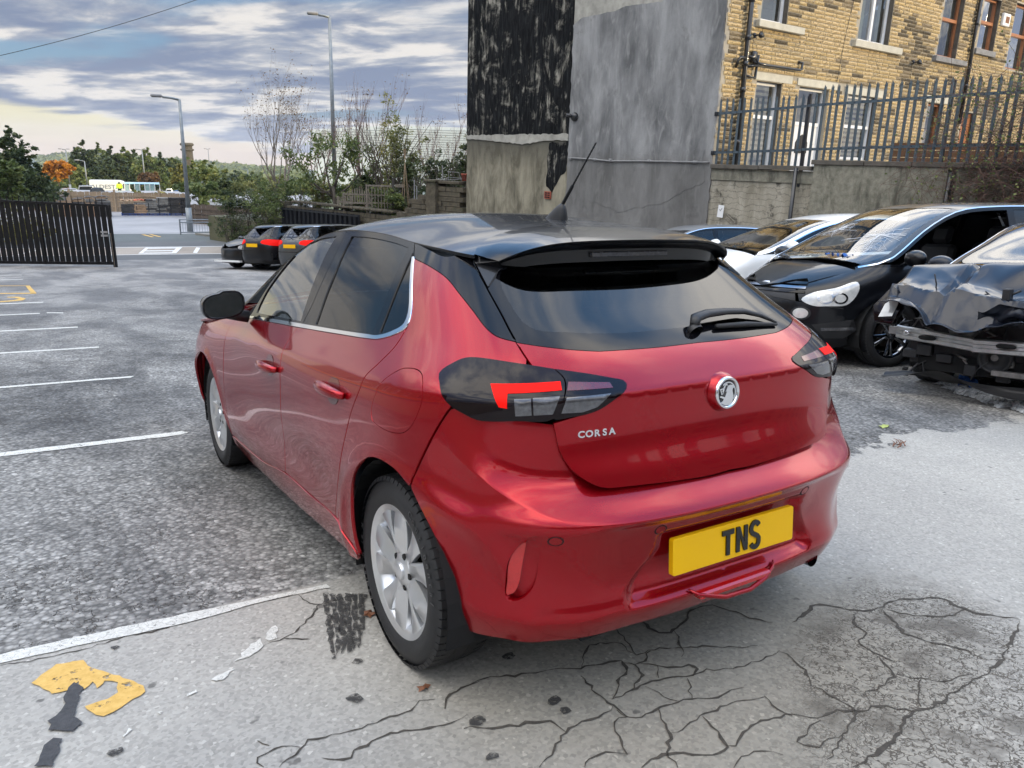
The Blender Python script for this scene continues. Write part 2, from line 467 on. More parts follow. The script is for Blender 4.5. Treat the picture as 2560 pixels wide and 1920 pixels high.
class Body:
 """car side, tail and nose as one chart: s runs along the left side (y), round the tail for y<y0, round the nose for y>y1; z is height"""
 def __init__(b,W,tail,nose,y0,y1,pt,pn,off=None,k0=0.0):
  b.W,b.tail,b.nose,b.y0,b.y1,b.pt,b.pn,b.off,b.k0=W,tail,nose,y0,y1,pt,pn,off,k0
 def raw(b,s,z,o=0.0):
  s=np.asarray(s,float);z=np.asarray(z,float)*np.ones_like(s)
  th=np.clip((b.y0-s)/KA,0,np.pi/2);tn=np.clip((s-b.y1)/KA,0,np.pi/2)
  yy=np.where(s<b.y0,b.y0-(b.y0-b.tail(z))*np.sin(th)*0.9,np.where(s>b.y1,b.y1+(b.nose(z)-b.y1)*np.sin(tn)*0.9,s))
  W=b.W(yy,z)
  Dt=b.y0-b.tail(z);Dn=b.nose(z)-b.y1
  pt=b.pt(z);pn=b.pn(z)
  rt=((np.cos(th)/W)**pt+(np.sin(th)/Dt)**pt)**(-1/pt)
  rn=((np.cos(tn)/W)**pn+(np.sin(tn)/Dn)**pn)**(-1/pn)
  r=np.where(s<b.y0,rt,np.where(s>b.y1,rn,W))
  a=np.where(s<b.y0,th,np.where(s>b.y1,-tn,0.0))
  yc=np.where(s<b.y0,b.y0,np.where(s>b.y1,b.y1,s))
  if b.off is not None:r=r+b.off(s,z)
  r=r+o
  P=np.stack([-np.cos(a)*r,yc-np.sin(a)*r,z],-1)
  return P
 def inv(b,P):
  """chart coordinates of a point and its distance outside the surface"""
  x=-np.abs(P[...,0]);y=P[...,1];z=P[...,2]
  th=np.arctan2(b.y0-y,-x);tn=np.arctan2(y-b.y1,-x)
  s=np.where(y<b.y0,b.y0-th*KA,np.where(y>b.y1,b.y1+tn*KA,y))
  yc=np.clip(y,b.y0,b.y1)
  r=np.hypot(x,y-yc)
  Q=b.raw(s,z)
  return s,z,r-np.hypot(Q[...,0],Q[...,1]-yc)
 def nrm(b,s,z,e=2e-3):
  s=np.asarray(s,float);z=np.asarray(z,float)
  d1=b.raw(s+e,z)-b.raw(s-e,z);d2=b.raw(s,z+e)-b.raw(s,z-e)
  n=np.cross(d2,d1)
  bad=np.linalg.norm(d1,axis=-1)<1e-9
  n[bad]=0;n=n/np.maximum(np.linalg.norm(n,axis=-1,keepdims=True),1e-12)
  return n
 def pos(b,s,z,o=0.0):
  P=b.raw(s,z)
  if np.any(np.asarray(o)!=0):P=P+b.nrm(s,z)*(np.asarray(o)*np.ones(len(P)))[:,None]
  return P
 def hit(b,O,D,t0=0.5,t1=9.0,n=600):
  """first hit of rays with the surface"""
  D=np.atleast_2d(D);T=np.linspace(t0,t1,n)
  out=[]
  for d in D:
   P=O+T[:,None]*d
   g=b.inv(P)[2];ok=(P[:,2]>.1)&(P[:,2]<1.5)
   i=np.where((g[:-1]>0)&(g[1:]<=0)&ok[1:])[0]
   if len(i)==0:out.append((np.nan,np.nan));continue
   a,c=T[i[0]],T[i[0]+1]
   for _ in range(30):
    m=.5*(a+c);gm=b.inv((O+m*d)[None])[2][0]
    if gm>0:a=m
    else:c=m
   s,z,_=b.inv((O+a*d)[None]);out.append((s[0],z[0]))
  return np.array(out)
CZ=[.16,.30,.45,.60,.75,.86,.95,1.05,1.20,1.40]
CY=[-.75,-.30,0,.5,1.2,2.0,2.55,3.1,3.5]
CW=[[.807,.852,.871,.878,.87,.85,.81,.73,.615,.477],[.806,.855,.882,.892,.895,.876,.842,.745,.63,.50],[.80,.860,.880,.884,.878,.866,.83,.757,.66,.51],[.80,.850,.866,.874,.872,.858,.815,.757,.67,.53],[.80,.845,.858,.864,.862,.848,.803,.752,.672,.54],[.79,.846,.868,.873,.862,.832,.778,.735,.66,.52],[.79,.855,.880,.887,.872,.820,.748,.71,.63,.50],[.78,.84,.86,.86,.83,.77,.70,.66,.60,.45],[.76,.80,.82,.80,.78,.72,.66,.62,.55,.40]]
_cw=table(CY,CZ,CW)
_ct=spl([.16,.24,.33,.45,.57,.64,.70,.80,.90,.928,.936,.944,.952,.97,1.03,1.15,1.30,1.40],[-.54,-.59,-.640,-.650,-.655,-.615,-.597,-.564,-.5555,-.5535,-.5515,-.545,-.537,-.519,-.450,-.27,-.05,.11])
_cb=spl([.16,.24,.29,.325,.36,.42,.50,.57,.60,.62,.645,.80,1.4],[-.54,-.61,-.640,-.652,-.643,-.636,-.642,-.650,-.650,-.635,-.605,-.55,-.2])
_cn=spl([.16,.30,.45,.60,.75,.90,1.1,1.4],[3.25,3.33,3.36,3.35,3.28,3.05,2.6,2.0])
_cpt=spl([.16,.35,.5,.65,.8,.95,1.06,1.2,1.4],[3.7,3.5,3.4,3.45,3.7,4.2,4.4,4.0,3.7])
_cpn=spl([.16,1.4],[2.6,2.6])
_czc=spl([-.3,0,.54,1.06,1.5,2.05,2.4],[.935,.919,.903,.885,.855,.823,.805])
def _coff(s,z):
 r=np.zeros_like(s)
 zc=_czc(np.clip(s,-.3,2.4))
 r-=.22*(fold(z-zc,.004)-fold(z-zc-.05,.04)-.022)*sstep(-.30,.10,s)*sstep(2.4,1.7,s)
 r-=.010*gau(z,.47,.12)*sstep(.35,.8,s)*sstep(2.1,1.6,s)
 for yc in(0.0,2.538):
  d=np.hypot(s-yc,z-.31)
  r+=.010*gau(d,.365,.035)*(z>.1)
 return r
corsa=Body(_cw,_ct,_cn,.30,2.70,_cpt,_cpn,_coff)
_zcb=spl([-.9,-.78,-.588,-.499,-.455,-.421,-.382,-.333,-.282,-.224,-.17,-.1],[.598,.600,.604,.609,.616,.626,.642,.670,.709,.760,.80,.84])
def _boff(s,z):
 r=_coff(s,z)
 zc=_zcb(np.clip(s,-.9,-.1))
 t=z-zc
 A=sstep(-.16,-.30,s)
 up=.030-.44*fold(t,.003)+.44*fold(t-.075,.03)
 dn=.030-.22*fold(-t,.003)+.22*fold(-t-.15,.05)
 r+=A*np.where(t>0,up*(1-sstep(.12,.19,t)),dn)
 r-=.018*A*sstep(-.45,-.6,s)*(t<0)*sstep(0,-.03,t)
 x=np.abs(.75*np.tan(np.clip((s-(.30-KA*np.pi/2))/KA,-1.2,1.2))*1.28)
 hw=.285+.10*sstep(.50,.36,z)
 d=sstep(hw+.045,hw,x)*sstep(.548,.525,z)*sstep(.318,.352,z)
 r-=.030*d
 return r
corsa_bumper=Body(_cw,_cb,_cn,.30,2.70,_cpt,_cpn,_boff)
OL={'glass_front':[(1.716,0.961),(1.724,0.997),(1.760,1.079),(1.711,1.139),(1.614,1.230),(1.520,1.291),(1.344,1.328),(1.133,1.347),(1.136,1.289),(1.113,1.198),(1.088,1.109),(1.048,1.006)],'glass_rear':[(0.861,1.007),(0.896,1.109),(0.922,1.207),(0.951,1.286),(0.958,1.348),(0.760,1.345),(0.501,1.327),(0.374,1.312),(0.327,1.189),(0.295,1.036)],'glass_quarter':[(0.329,1.301),(0.283,1.274),(0.192,1.202),(0.111,1.123),(0.100,1.091),(0.145,1.063),(0.254,1.038),(0.279,1.175)],'chrome_out':[(1.818,0.939),(1.344,0.963),(1.006,0.979),(0.517,1.004),(0.304,1.016),(0.227,1.023),(0.130,1.049),(0.079,1.078),(0.080,
 1.105),(0.170,1.203),(0.288,1.285)],'chrome_in':[(1.838,0.948),(1.369,0.977),(1.032,0.996),(0.536,1.016),(0.321,1.028),(0.246,1.032),(0.151,1.057),(0.101,1.085),(0.104,1.113),(0.188,1.202),(0.304,1.285)],'bp_mid':[(1.046,1.367),(1.026,1.284),(1.005,1.155),(0.995,1.061),(0.985,0.995)],'gutter':[(1.866,0.972),(1.659,1.125),(1.524,1.241),(1.403,1.309),(1.250,1.352),(1.072,1.370),(0.789,1.365),(0.532,1.348),(0.348,1.329)],'door_front_edge':[(2.035,0.915),(2.091,0.875),(2.090,0.806),(2.067,0.702),(2.080,0.565),(2.107,0.392),(2.139,0.269)],'door_gap':[(1.011,0.982),(1.080,0.910),(1.055,0.879),(1.016,
 0.830),(1.051,0.739),(1.072,0.627),(1.110,0.468),(1.103,0.310)],'door_rear_edge':[(0.076,1.065),(0.090,1.024),(0.143,0.957),(0.178,0.918),(0.188,0.866),(0.249,0.764),(0.304,0.646),(0.363,0.527),(0.408,0.446)],'sill_top':[(2.138,0.267),(1.555,0.284),(1.107,0.343),(0.763,0.343),(0.455,0.354)],'sill_bot':[(2.165,0.197),(1.667,0.183),(0.950,0.237),(0.285,0.270)],'arch_f':[(2.718,0.470),(2.665,0.573),(2.524,0.658),(2.445,0.682),(2.372,0.674),(2.286,0.647),(2.233,0.612),(2.168,0.537),(2.125,0.442),(2.086,0.363),(2.125,0.270)],'arch_r':[(0.268,0.270),(0.262,0.457),(0.231,0.546),(0.173,0.626),(0.127,0.669),
 (0.075,0.690),(0.012,0.696),(-0.047,0.685),(-0.090,0.657),(-0.115,0.616),(-0.140,0.569),(-0.167,0.513),(-0.190,0.432),(-0.207,0.342),(-0.217,0.272),(-0.225,0.249)],'flap':[(0.071,0.917),(0.006,0.967),(-0.015,0.974),(-0.074,0.978),(-0.095,0.969),(-0.119,0.912),(-0.109,0.868),(-0.082,0.818),(-0.054,0.798),(0.063,0.792),(0.091,0.803),(0.098,0.828),(0.085,0.883)],'lamp_out':[(-0.408,1.003),(-0.357,1.013),(-0.312,1.020),(-0.250,1.027),(-0.214,1.027),(-0.194,1.022),(-0.172,1.008),(-0.151,0.991),(-0.146,0.980),(-0.157,0.959),(-0.176,0.927),(-0.198,0.907),(-0.230,0.890),(-0.257,0.877),(-0.278,0.875),(-0.333,
 0.878),(-0.407,0.881),(-0.431,0.946),(-0.430,0.978)],'lamp_in':[(-0.409,1.003),(-0.481,0.988),(-0.547,0.971),(-0.571,0.964),(-0.578,0.955),(-0.574,0.945),(-0.535,0.916),(-0.508,0.898),(-0.476,0.887),(-0.450,0.884),(-0.408,0.881),(-0.432,0.946),(-0.431,0.978)],'red_l':[(-0.279,0.969),(-0.421,0.973),(-0.424,0.953),(-0.317,0.948),(-0.318,0.912),(-0.302,0.915)],'clear1':[(-0.331,0.936),(-0.363,0.937),(-0.365,0.894),(-0.334,0.892)],'clear2':[(-0.367,0.938),(-0.420,0.940),(-0.406,0.895),(-0.369,0.894)],'red_in':[(-0.438,0.971),(-0.533,0.962),(-0.539,0.949),(-0.435,0.951)],'clear_in':[(-0.434,0.936),
 (-0.532,0.937),(-0.499,0.905),(-0.467,0.895),(-0.423,0.896)],'gate_side':[(-0.017,1.344),(-0.021,1.325),(-0.046,1.301),(-0.094,1.268),(-0.173,1.208),(-0.253,1.136),(-0.315,1.066),(-0.356,1.016)],'gate_low':[(-0.407,0.881),(-0.413,0.842),(-0.421,0.797),(-0.434,0.764),(-0.455,0.732),(-0.476,0.710),(-0.497,0.694),(-0.519,0.685),(-0.566,0.681),(-0.621,0.677),(-0.712,0.670),(-0.810,0.665),(-0.875,0.666)],'glass_bot':[(-0.315,1.066),(-0.377,1.056),(-0.452,1.045),(-0.522,1.037),(-0.714,1.033),(-0.833,1.034)],'pillar_red':[(0.274,1.279),(0.099,1.255),(-0.017,1.225),(-0.107,1.179),(-0.170,1.140),(-0.235,
 1.093),(-0.261,1.079),(-0.289,1.071),(-0.315,1.066)],'pillar_roof':[(0.339,1.330),(0.167,1.306),(0.047,1.287),(-0.040,1.269),(-0.090,1.264)],'quarter_bumper':[(-0.194,0.906),(-0.166,0.842),(-0.136,0.776),(-0.113,0.723),(-0.102,0.687),(-0.095,0.657)],'handle_r':[(0.534,0.837),(0.468,0.847),(0.279,0.848),(0.265,0.826),(0.336,0.809),(0.518,0.818)],'cup_r':[(0.467,0.839),(0.446,0.867),(0.375,0.874),(0.336,0.855),(0.332,0.827),(0.384,0.788),(0.444,0.795)],'handle_f':[(1.371,0.800),(1.296,0.807),(1.076,0.817),(1.067,0.794),(1.153,0.777),(1.361,0.771)],'cup_f':[(1.295,0.796),(1.247,0.833),(1.152,0.838),
 (1.107,0.816),(1.125,0.785),(1.189,0.756),(1.282,0.764)],'reflector':[(-0.321,0.393),(-0.322,0.440),(-0.326,0.491),(-0.336,0.525),(-0.358,0.558),(-0.354,0.510),(-0.350,0.473),(-0.345,0.435),(-0.333,0.402)],'slot':[(-0.318,0.391),(-0.320,0.456),(-0.325,0.497),(-0.338,0.530),(-0.360,0.568),(-0.381,0.586),(-0.388,0.584),(-0.387,0.552),(-0.384,0.522),(-0.369,0.415),(-0.340,0.382),(-0.322,0.381)],'crest':[(-0.221,0.817),(-0.224,0.766),(-0.282,0.715),(-0.333,0.678),(-0.382,0.651),(-0.421,0.636),(-0.455,0.627),(-0.499,0.622),(-0.588,0.620),(-0.780,0.615)],'bottom':[(-0.229,0.258),(-0.300,0.266),(-0.384,
 0.284),(-0.482,0.320),(-0.592,0.330),(-0.696,0.329),(-0.783,0.320)],'shelf':[(-0.327,0.373),(-0.365,0.376),(-0.423,0.373),(-0.483,0.375),(-0.600,0.359),(-0.682,0.357)],'sensor':[(-0.415,0.567),(-0.618,0.565)],'corsa':[(-0.457,0.830),(-0.545,0.831)],'badge':[(-0.858,0.898)],'tip_l':[(-0.178,1.205),(-0.177,1.272),(-0.114,1.256),(-0.093,1.269)],}
# ---- wheels
def flat_text(body,size,name,mat,parent,M,extrude=.001,weight=0.,spacing=1.0,squash=1.0,align='CENTER'):
 cu=bpy.data.curves.new(name,'FONT');cu.body=body;cu.size=size;cu.extrude=extrude;cu.offset=weight
 cu.align_x=align;cu.align_y='CENTER';cu.space_character=spacing;cu.resolution_u=4
 o=bpy.data.objects.new('tmp',cu);COL.objects.link(o);dg=bpy.context.evaluated_depsgraph_get()
 me=bpy.data.meshes.new_from_object(o.evaluated_get(dg));bpy.data.objects.remove(o);bpy.data.curves.remove(cu)
 me.transform(M@Matrix.Diagonal((squash,1,1,1)));me.name=name
 return link(name,me,parent,mat)
def wheel_meshes(rt,rr,w,style,rimmat,txt=None):
 """meshes of a wheel; local Z points out of the car, z=0 is the outer face of the tyre"""
 res=[]
 mb=MB();mb.smooth=True
 hw=w*.40
 prof=[(rr-.004,-w+.02),(rr+.012,-w+.004),(rr+.05,-w-.002+.004),(rt-.045,-w+.006),(rt-.012,-w+.022)]
 zs=np.linspace(-w+.028,-.028,33)
 for i,z in enumerate(zs):
  q=(z+w/2)/(w/2);crown=.006*(q*q)
  g=min(abs(q-c)for c in(-.62,-.22,.22,.62))
  dep=.007 if g<.035 else 0
  prof.append((rt-crown-dep,z))
 prof+=[(rt-.012,-.021),(rt-.022,-.012),(rt-.045,-.003),(rt-.055,-.0005),(rt-.062,-.002),(rr+.035,-.002),(rr+.028,-.006),(rr+.012,-.010),(rr+.005,-.018),(rr-.006,-.022)]
 mb.lathe(prof,64)
 mb.smooth=False
 nb=64
 for k in range(nb):
  a=2*PI*(k+.5)/nb;c,s_=math.cos(a),math.sin(a)
  Mx=Matrix(((c,-s_,0,0),(s_,c,0,0),(0,0,1,0),(0,0,0,1)))
  hwid=2*PI*rt/nb*.40
  for side in(1,-1):
   z0,z1=(-.050,-.012)if side>0 else(-w+.012,-w+.050)
   V=[(rt-.004,-hwid,z1 if side>0 else z0),(rt-.004,hwid,z1 if side>0 else z0),(rt-.018,hwid,(z1+.006)if side>0 else z0-.006),(rt-.018,-hwid,(z1+.006)if side>0 else z0-.006),(rt+.000,-hwid,z0 if side>0 else z1),(rt+.000,hwid,z0 if side>0 else z1)]
   mb.add([Mx@Vector(v)for v in V],[(0,1,2,3),(4,5,1,0),(0,3,4),(1,5,2)])
 me=mb.mesh('tyre');me.materials.append(MAT['rubber']);res.append(('tyre',me))
 mb=MB();mb.smooth=True
 R0=rr+.0145
 mb.lathe([(rr-.02,-w+.02),(rr-.035,-w+.04),(rr-.045,-.09),(rr-.030,-.050),(rr-.016,-.030),(rr-.008,-.020),(rr+.002,-.016),(R0-.004,-.0105),(R0,-.012),(R0,-.017),(rr-.004,-.024)],72)
 ns=5
 def spoke(a0,a1,w0,w1,tw,rA,rB,z0,z1,th=.020,n=9):
  V=[]
  for i in range(n+1):
   t=i/n;r=rA+(rB-rA)*t;a=a0+(a1-a0)*(t**.85);ww=w0+(w1-w0)*t**1.6
   z=z0+(z1-z0)*(1-(1-t)**1.8)
   c,s_=math.cos(a),math.sin(a);tx=Vector((-s_,c,0));rc=Vector((c,s_,0))*r
   tl=tw*math.sin(PI*min(1,t*1.1))
   V+=[rc-tx*ww*.5+Vector((0,0,z-tl-th)),rc-tx*ww*.5+Vector((0,0,z-tl-.004)),rc-tx*ww*.38+Vector((0,0,z-tl)),rc+tx*ww*.38+Vector((0,0,z+tl)),rc+tx*ww*.5+Vector((0,0,z+tl-.004)),rc+tx*ww*.5+Vector((0,0,z+tl-th))]
  F=[]
  for i in range(n):
   for k in range(5):F.append((i*6+k,i*6+k+1,(i+1)*6+k+1,(i+1)*6+k))
  mb.add(V,F)
 if style=='twin':
  for k in range(ns):
   a=2*PI*k/ns+R(17)
   spoke(a-R(15),a-R(19.5),.052,.084,.008,.045,rr+.000,-.030,-.020)
   spoke(a+R(15),a+R(14.5),.052,.084,-.008,.045,rr+.000,-.030,-.020)
  ho=.052
 elif style=='five':
  for k in range(5):
   a=2*PI*k/5+R(10)
   spoke(a-R(9),a-R(11),.030,.040,.004,.045,rr+.002,-.024,-.020)
   spoke(a+R(9),a+R(11),.030,.040,-.004,.045,rr+.002,-.024,-.020)
  ho=.05
 else:
  for k in range(10):
   a=2*PI*k/10;spoke(a,a,.028,.030,0,.04,rr+.002,-.030,-.018)
  ho=.05
 mb.lathe([(.0,-.012),(.020,-.012),(.0275,-.014),(.029,-.017),(.030,-.022),(.032,-.022),(.058,-.029),(.068,-.036),(.072,-.060)],40)
 me=mb.mesh('rim');bm=bmesh.new();bm.from_mesh(me);bmesh.ops.recalc_face_normals(bm,faces=bm.faces);bm.to_mesh(me);bm.free();autosmooth(me,40)
 me.materials.append(MAT[rimmat]);res.append(('rim',me))
 for k in range(5):
  mb=MB();a=2*PI*(k+.5)/5+R(17);mb.lathe([(.0,-.030),(.0105,-.030),(.0115,-.034),(.0115,-.05)],10,Matrix.Translation((math.cos(a)*.054,math.sin(a)*.054,.004)))
  me=mb.mesh('wheel_bolt');me.materials.append(MAT['liner']);res.append(('wheel_bolt',me))
 mb=MB();mb.smooth=True
 mb.lathe([(.0,-.075),(.07,-.075),(.075,-.085),(.130,-.085),(.130,-.105),(0,-.105)],40)
 me=mb.mesh('brake_disc');autosmooth(me,30);me.materials.append(MAT['brake_steel']);res.append(('brake_disc',me))
 mb=MB();mb.lathe([(.0,-w+.03),(rr-.04,-w+.03)],32);me=mb.mesh('backing_plate');me.materials.append(MAT['liner']);res.append(('backing_plate',me))
 return res
def put_wheel(parent,meshes,x,y,z,side,spin=0.,steer=0.):
 """side -1: left of the car"""
 o=bpy.data.objects.new('wheel',None);COL.objects.link(o);o.empty_display_size=.1
 o.parent=parent;KIDS.setdefault(parent.name,[]).append(o)
 o.matrix_local=Matrix.Translation((x,y,z))@Matrix.Rotation(steer,4,'Z')@Matrix.Rotation(side*PI/2,4,'Y')@Matrix.Rotation(spin,4,'Z')
 for nm,me in meshes:link(nm,me,o)
 return o
CRACKS=[[(-0.728,-0.253),(-0.652,-0.245),(-0.540,-0.290),(-0.456,-0.309),(-0.363,-0.360),(-0.308,-0.368),(-0.227,-0.397),(-0.246,-0.451),(-0.307,-0.479),(-0.350,-0.531),(-0.387,-0.546)],[(-0.227,-0.397),(-0.182,-0.443),(-0.140,-0.421),(-0.106,-0.396)],[(-0.363,-0.360),(-0.302,-0.300),(-0.250,-0.267),(-0.197,-0.282),(-0.159,-0.316),(-0.163,-0.398),(-0.106,-0.396),(0.010,-0.442),(0.118,-0.510),(0.169,-0.552),(0.225,-0.568)],[(0.027,-0.195),(-0.004,-0.283),(0.002,-0.328),(0.059,-0.344),(0.140,-0.310),(0.218,-0.270),(0.294,-0.272),(0.336,-0.345),(0.354,-0.424),(0.393,-0.492)],[(0.059,-0.344),(0.009,
 -0.432),(-0.038,-0.486)],[(-0.224,-0.205),(-0.163,-0.213),(-0.109,-0.216),(-0.128,-0.306),(-0.163,-0.398)],[(0.454,-0.531),(0.547,-0.513),(0.637,-0.489),(0.691,-0.547),(0.729,-0.594),(0.818,-0.627),(0.922,-0.622),(1.013,-0.668),(1.094,-0.719),(1.073,-0.778),(1.093,-0.859),(1.169,-0.951)],[(0.729,-0.594),(0.641,-0.649),(0.611,-0.714),(0.528,-0.741),(0.512,-0.807),(0.525,-0.870)],[(0.818,-0.627),(0.776,-0.713),(0.722,-0.784),(0.739,-0.856),(0.785,-0.942),(0.775,-1.028)],[(0.818,-0.627),(0.859,-0.711),(0.957,-0.795),(1.103,-0.808)],[(1.159,-0.956),(0.980,-1.008),(0.817,-1.055),(0.699,-1.067),(0.548,
 -1.069),(0.413,-1.075),(0.321,-1.061),(0.267,-1.062),(0.201,-1.095),(0.121,-1.108),(0.027,-1.110),(-0.045,-1.114)],[(-0.389,-0.394),(-0.397,-0.455),(-0.404,-0.513),(-0.400,-0.568),(-0.404,-0.630),(-0.450,-0.628),(-0.482,-0.688),(-0.498,-0.729),(-0.513,-0.757)],[(-0.400,-0.568),(-0.446,-0.589),(-0.501,-0.589),(-0.552,-0.584),(-0.596,-0.596),(-0.643,-0.625),(-0.684,-0.648),(-0.736,-0.676)],[(-0.596,-0.596),(-0.603,-0.532),(-0.639,-0.509),(-0.712,-0.490),(-0.774,-0.453),(-0.824,-0.426)],[(-0.387,-0.546),(-0.309,-0.542),(-0.243,-0.536),(-0.171,-0.549),(-0.094,-0.581),(-0.046,-0.578),(0.046,-0.619),
 (0.150,-0.632),(0.263,-0.631)],[(-0.309,-0.542),(-0.224,-0.491),(-0.206,-0.459),(-0.209,-0.414)],[(-0.191,-0.536),(-0.148,-0.479),(-0.182,-0.443)],[(-0.094,-0.581),(-0.045,-0.544),(-0.105,-0.514),(-0.159,-0.454)],[(-0.252,-0.546),(-0.243,-0.615),(-0.229,-0.654)],[(-0.111,-0.587),(-0.157,-0.638),(-0.182,-0.669)],[(-0.413,-0.595),(-0.384,-0.650),(-0.306,-0.649),(-0.229,-0.654),(-0.182,-0.669),(-0.108,-0.700),(-0.003,-0.704)],[(-0.306,-0.649),(-0.330,-0.718),(-0.353,-0.757),(-0.411,-0.809),(-0.435,-0.867)],[(-0.353,-0.757),(-0.290,-0.757),(-0.220,-0.747),(-0.099,-0.751),(0.008,-0.773)],[(-0.220,-0.747),
 (-0.235,-0.819),(-0.260,-0.880),(-0.318,-0.880),(-0.360,-0.847),(-0.412,-0.814),(-0.469,-0.808),(-0.513,-0.818)],[(-0.260,-0.880),(-0.215,-0.883),(-0.175,-0.857),(-0.069,-0.856),(0.007,-0.883),(0.054,-0.934),(0.139,-0.931),(0.171,-0.966),(0.256,-0.991),(0.321,-1.061)],[(0.181,-0.821),(0.186,-0.871),(0.190,-0.919),(0.171,-0.966),(0.096,-1.002),(-0.011,-1.037),(-0.073,-1.059)],[(0.054,-0.934),(-0.035,-0.958),(-0.080,-0.969),(-0.069,-1.001),(0.005,-1.010),(0.054,-1.015)],[(0.497,-0.972),(0.412,-1.014),(0.357,-1.054)],[(0.456,-0.913),(0.497,-0.972),(0.550,-1.022),(0.659,-1.041)],[(0.512,-0.807),(0.456,
 -0.913),(0.352,-0.929),(0.252,-0.928)],[(0.263,-0.631),(0.243,-0.727),(0.181,-0.821)],[(0.008,-0.773),(-0.005,-0.840),(0.007,-0.883)],[(-0.513,-0.757),(-0.552,-0.720),(-0.605,-0.722),(-0.636,-0.740)],[(-0.311,-0.943),(-0.258,-0.930),(-0.196,-0.945),(-0.158,-0.981)],[(-0.828,-0.255),(-0.871,-0.247),(-0.913,-0.277),(-0.979,-0.271),(-1.045,-0.271),(-1.109,-0.270),(-1.166,-0.256),(-1.211,-0.244),(-1.243,-0.267),(-1.281,-0.295),(-1.309,-0.313)],[(-1.241,-0.263),(-1.280,-0.233),(-1.317,-0.241),(-1.346,-0.244),(-1.347,-0.289)],[(-0.784,-0.383),(-0.843,-0.387),(-0.906,-0.376),(-0.972,-0.346),(-1.007,-0.335),
 (-1.047,-0.338),(-1.083,-0.348),(-1.117,-0.357),(-1.137,-0.376),(-1.180,-0.364),(-1.207,-0.337)],[(-0.673,-0.252),(-0.757,-0.253),(-0.800,-0.279),(-0.833,-0.315)],[(-0.968,0.624),(-0.949,0.539),(-0.924,0.514),(-0.816,0.507),(-0.746,0.506)],[(-0.924,0.514),(-0.983,0.433),(-1.052,0.366),(-1.106,0.339),(-1.186,0.315)],[(-1.106,0.339),(-1.041,0.281)],[(-1.929,0.650),(-1.870,0.635),(-1.779,0.626),(-1.672,0.623),(-1.551,0.639),(-1.484,0.622),(-1.412,0.631),(-1.265,0.631),(-1.107,0.640),(-0.968,0.636)],[(-1.327,-0.171),(-1.308,-0.210)]]
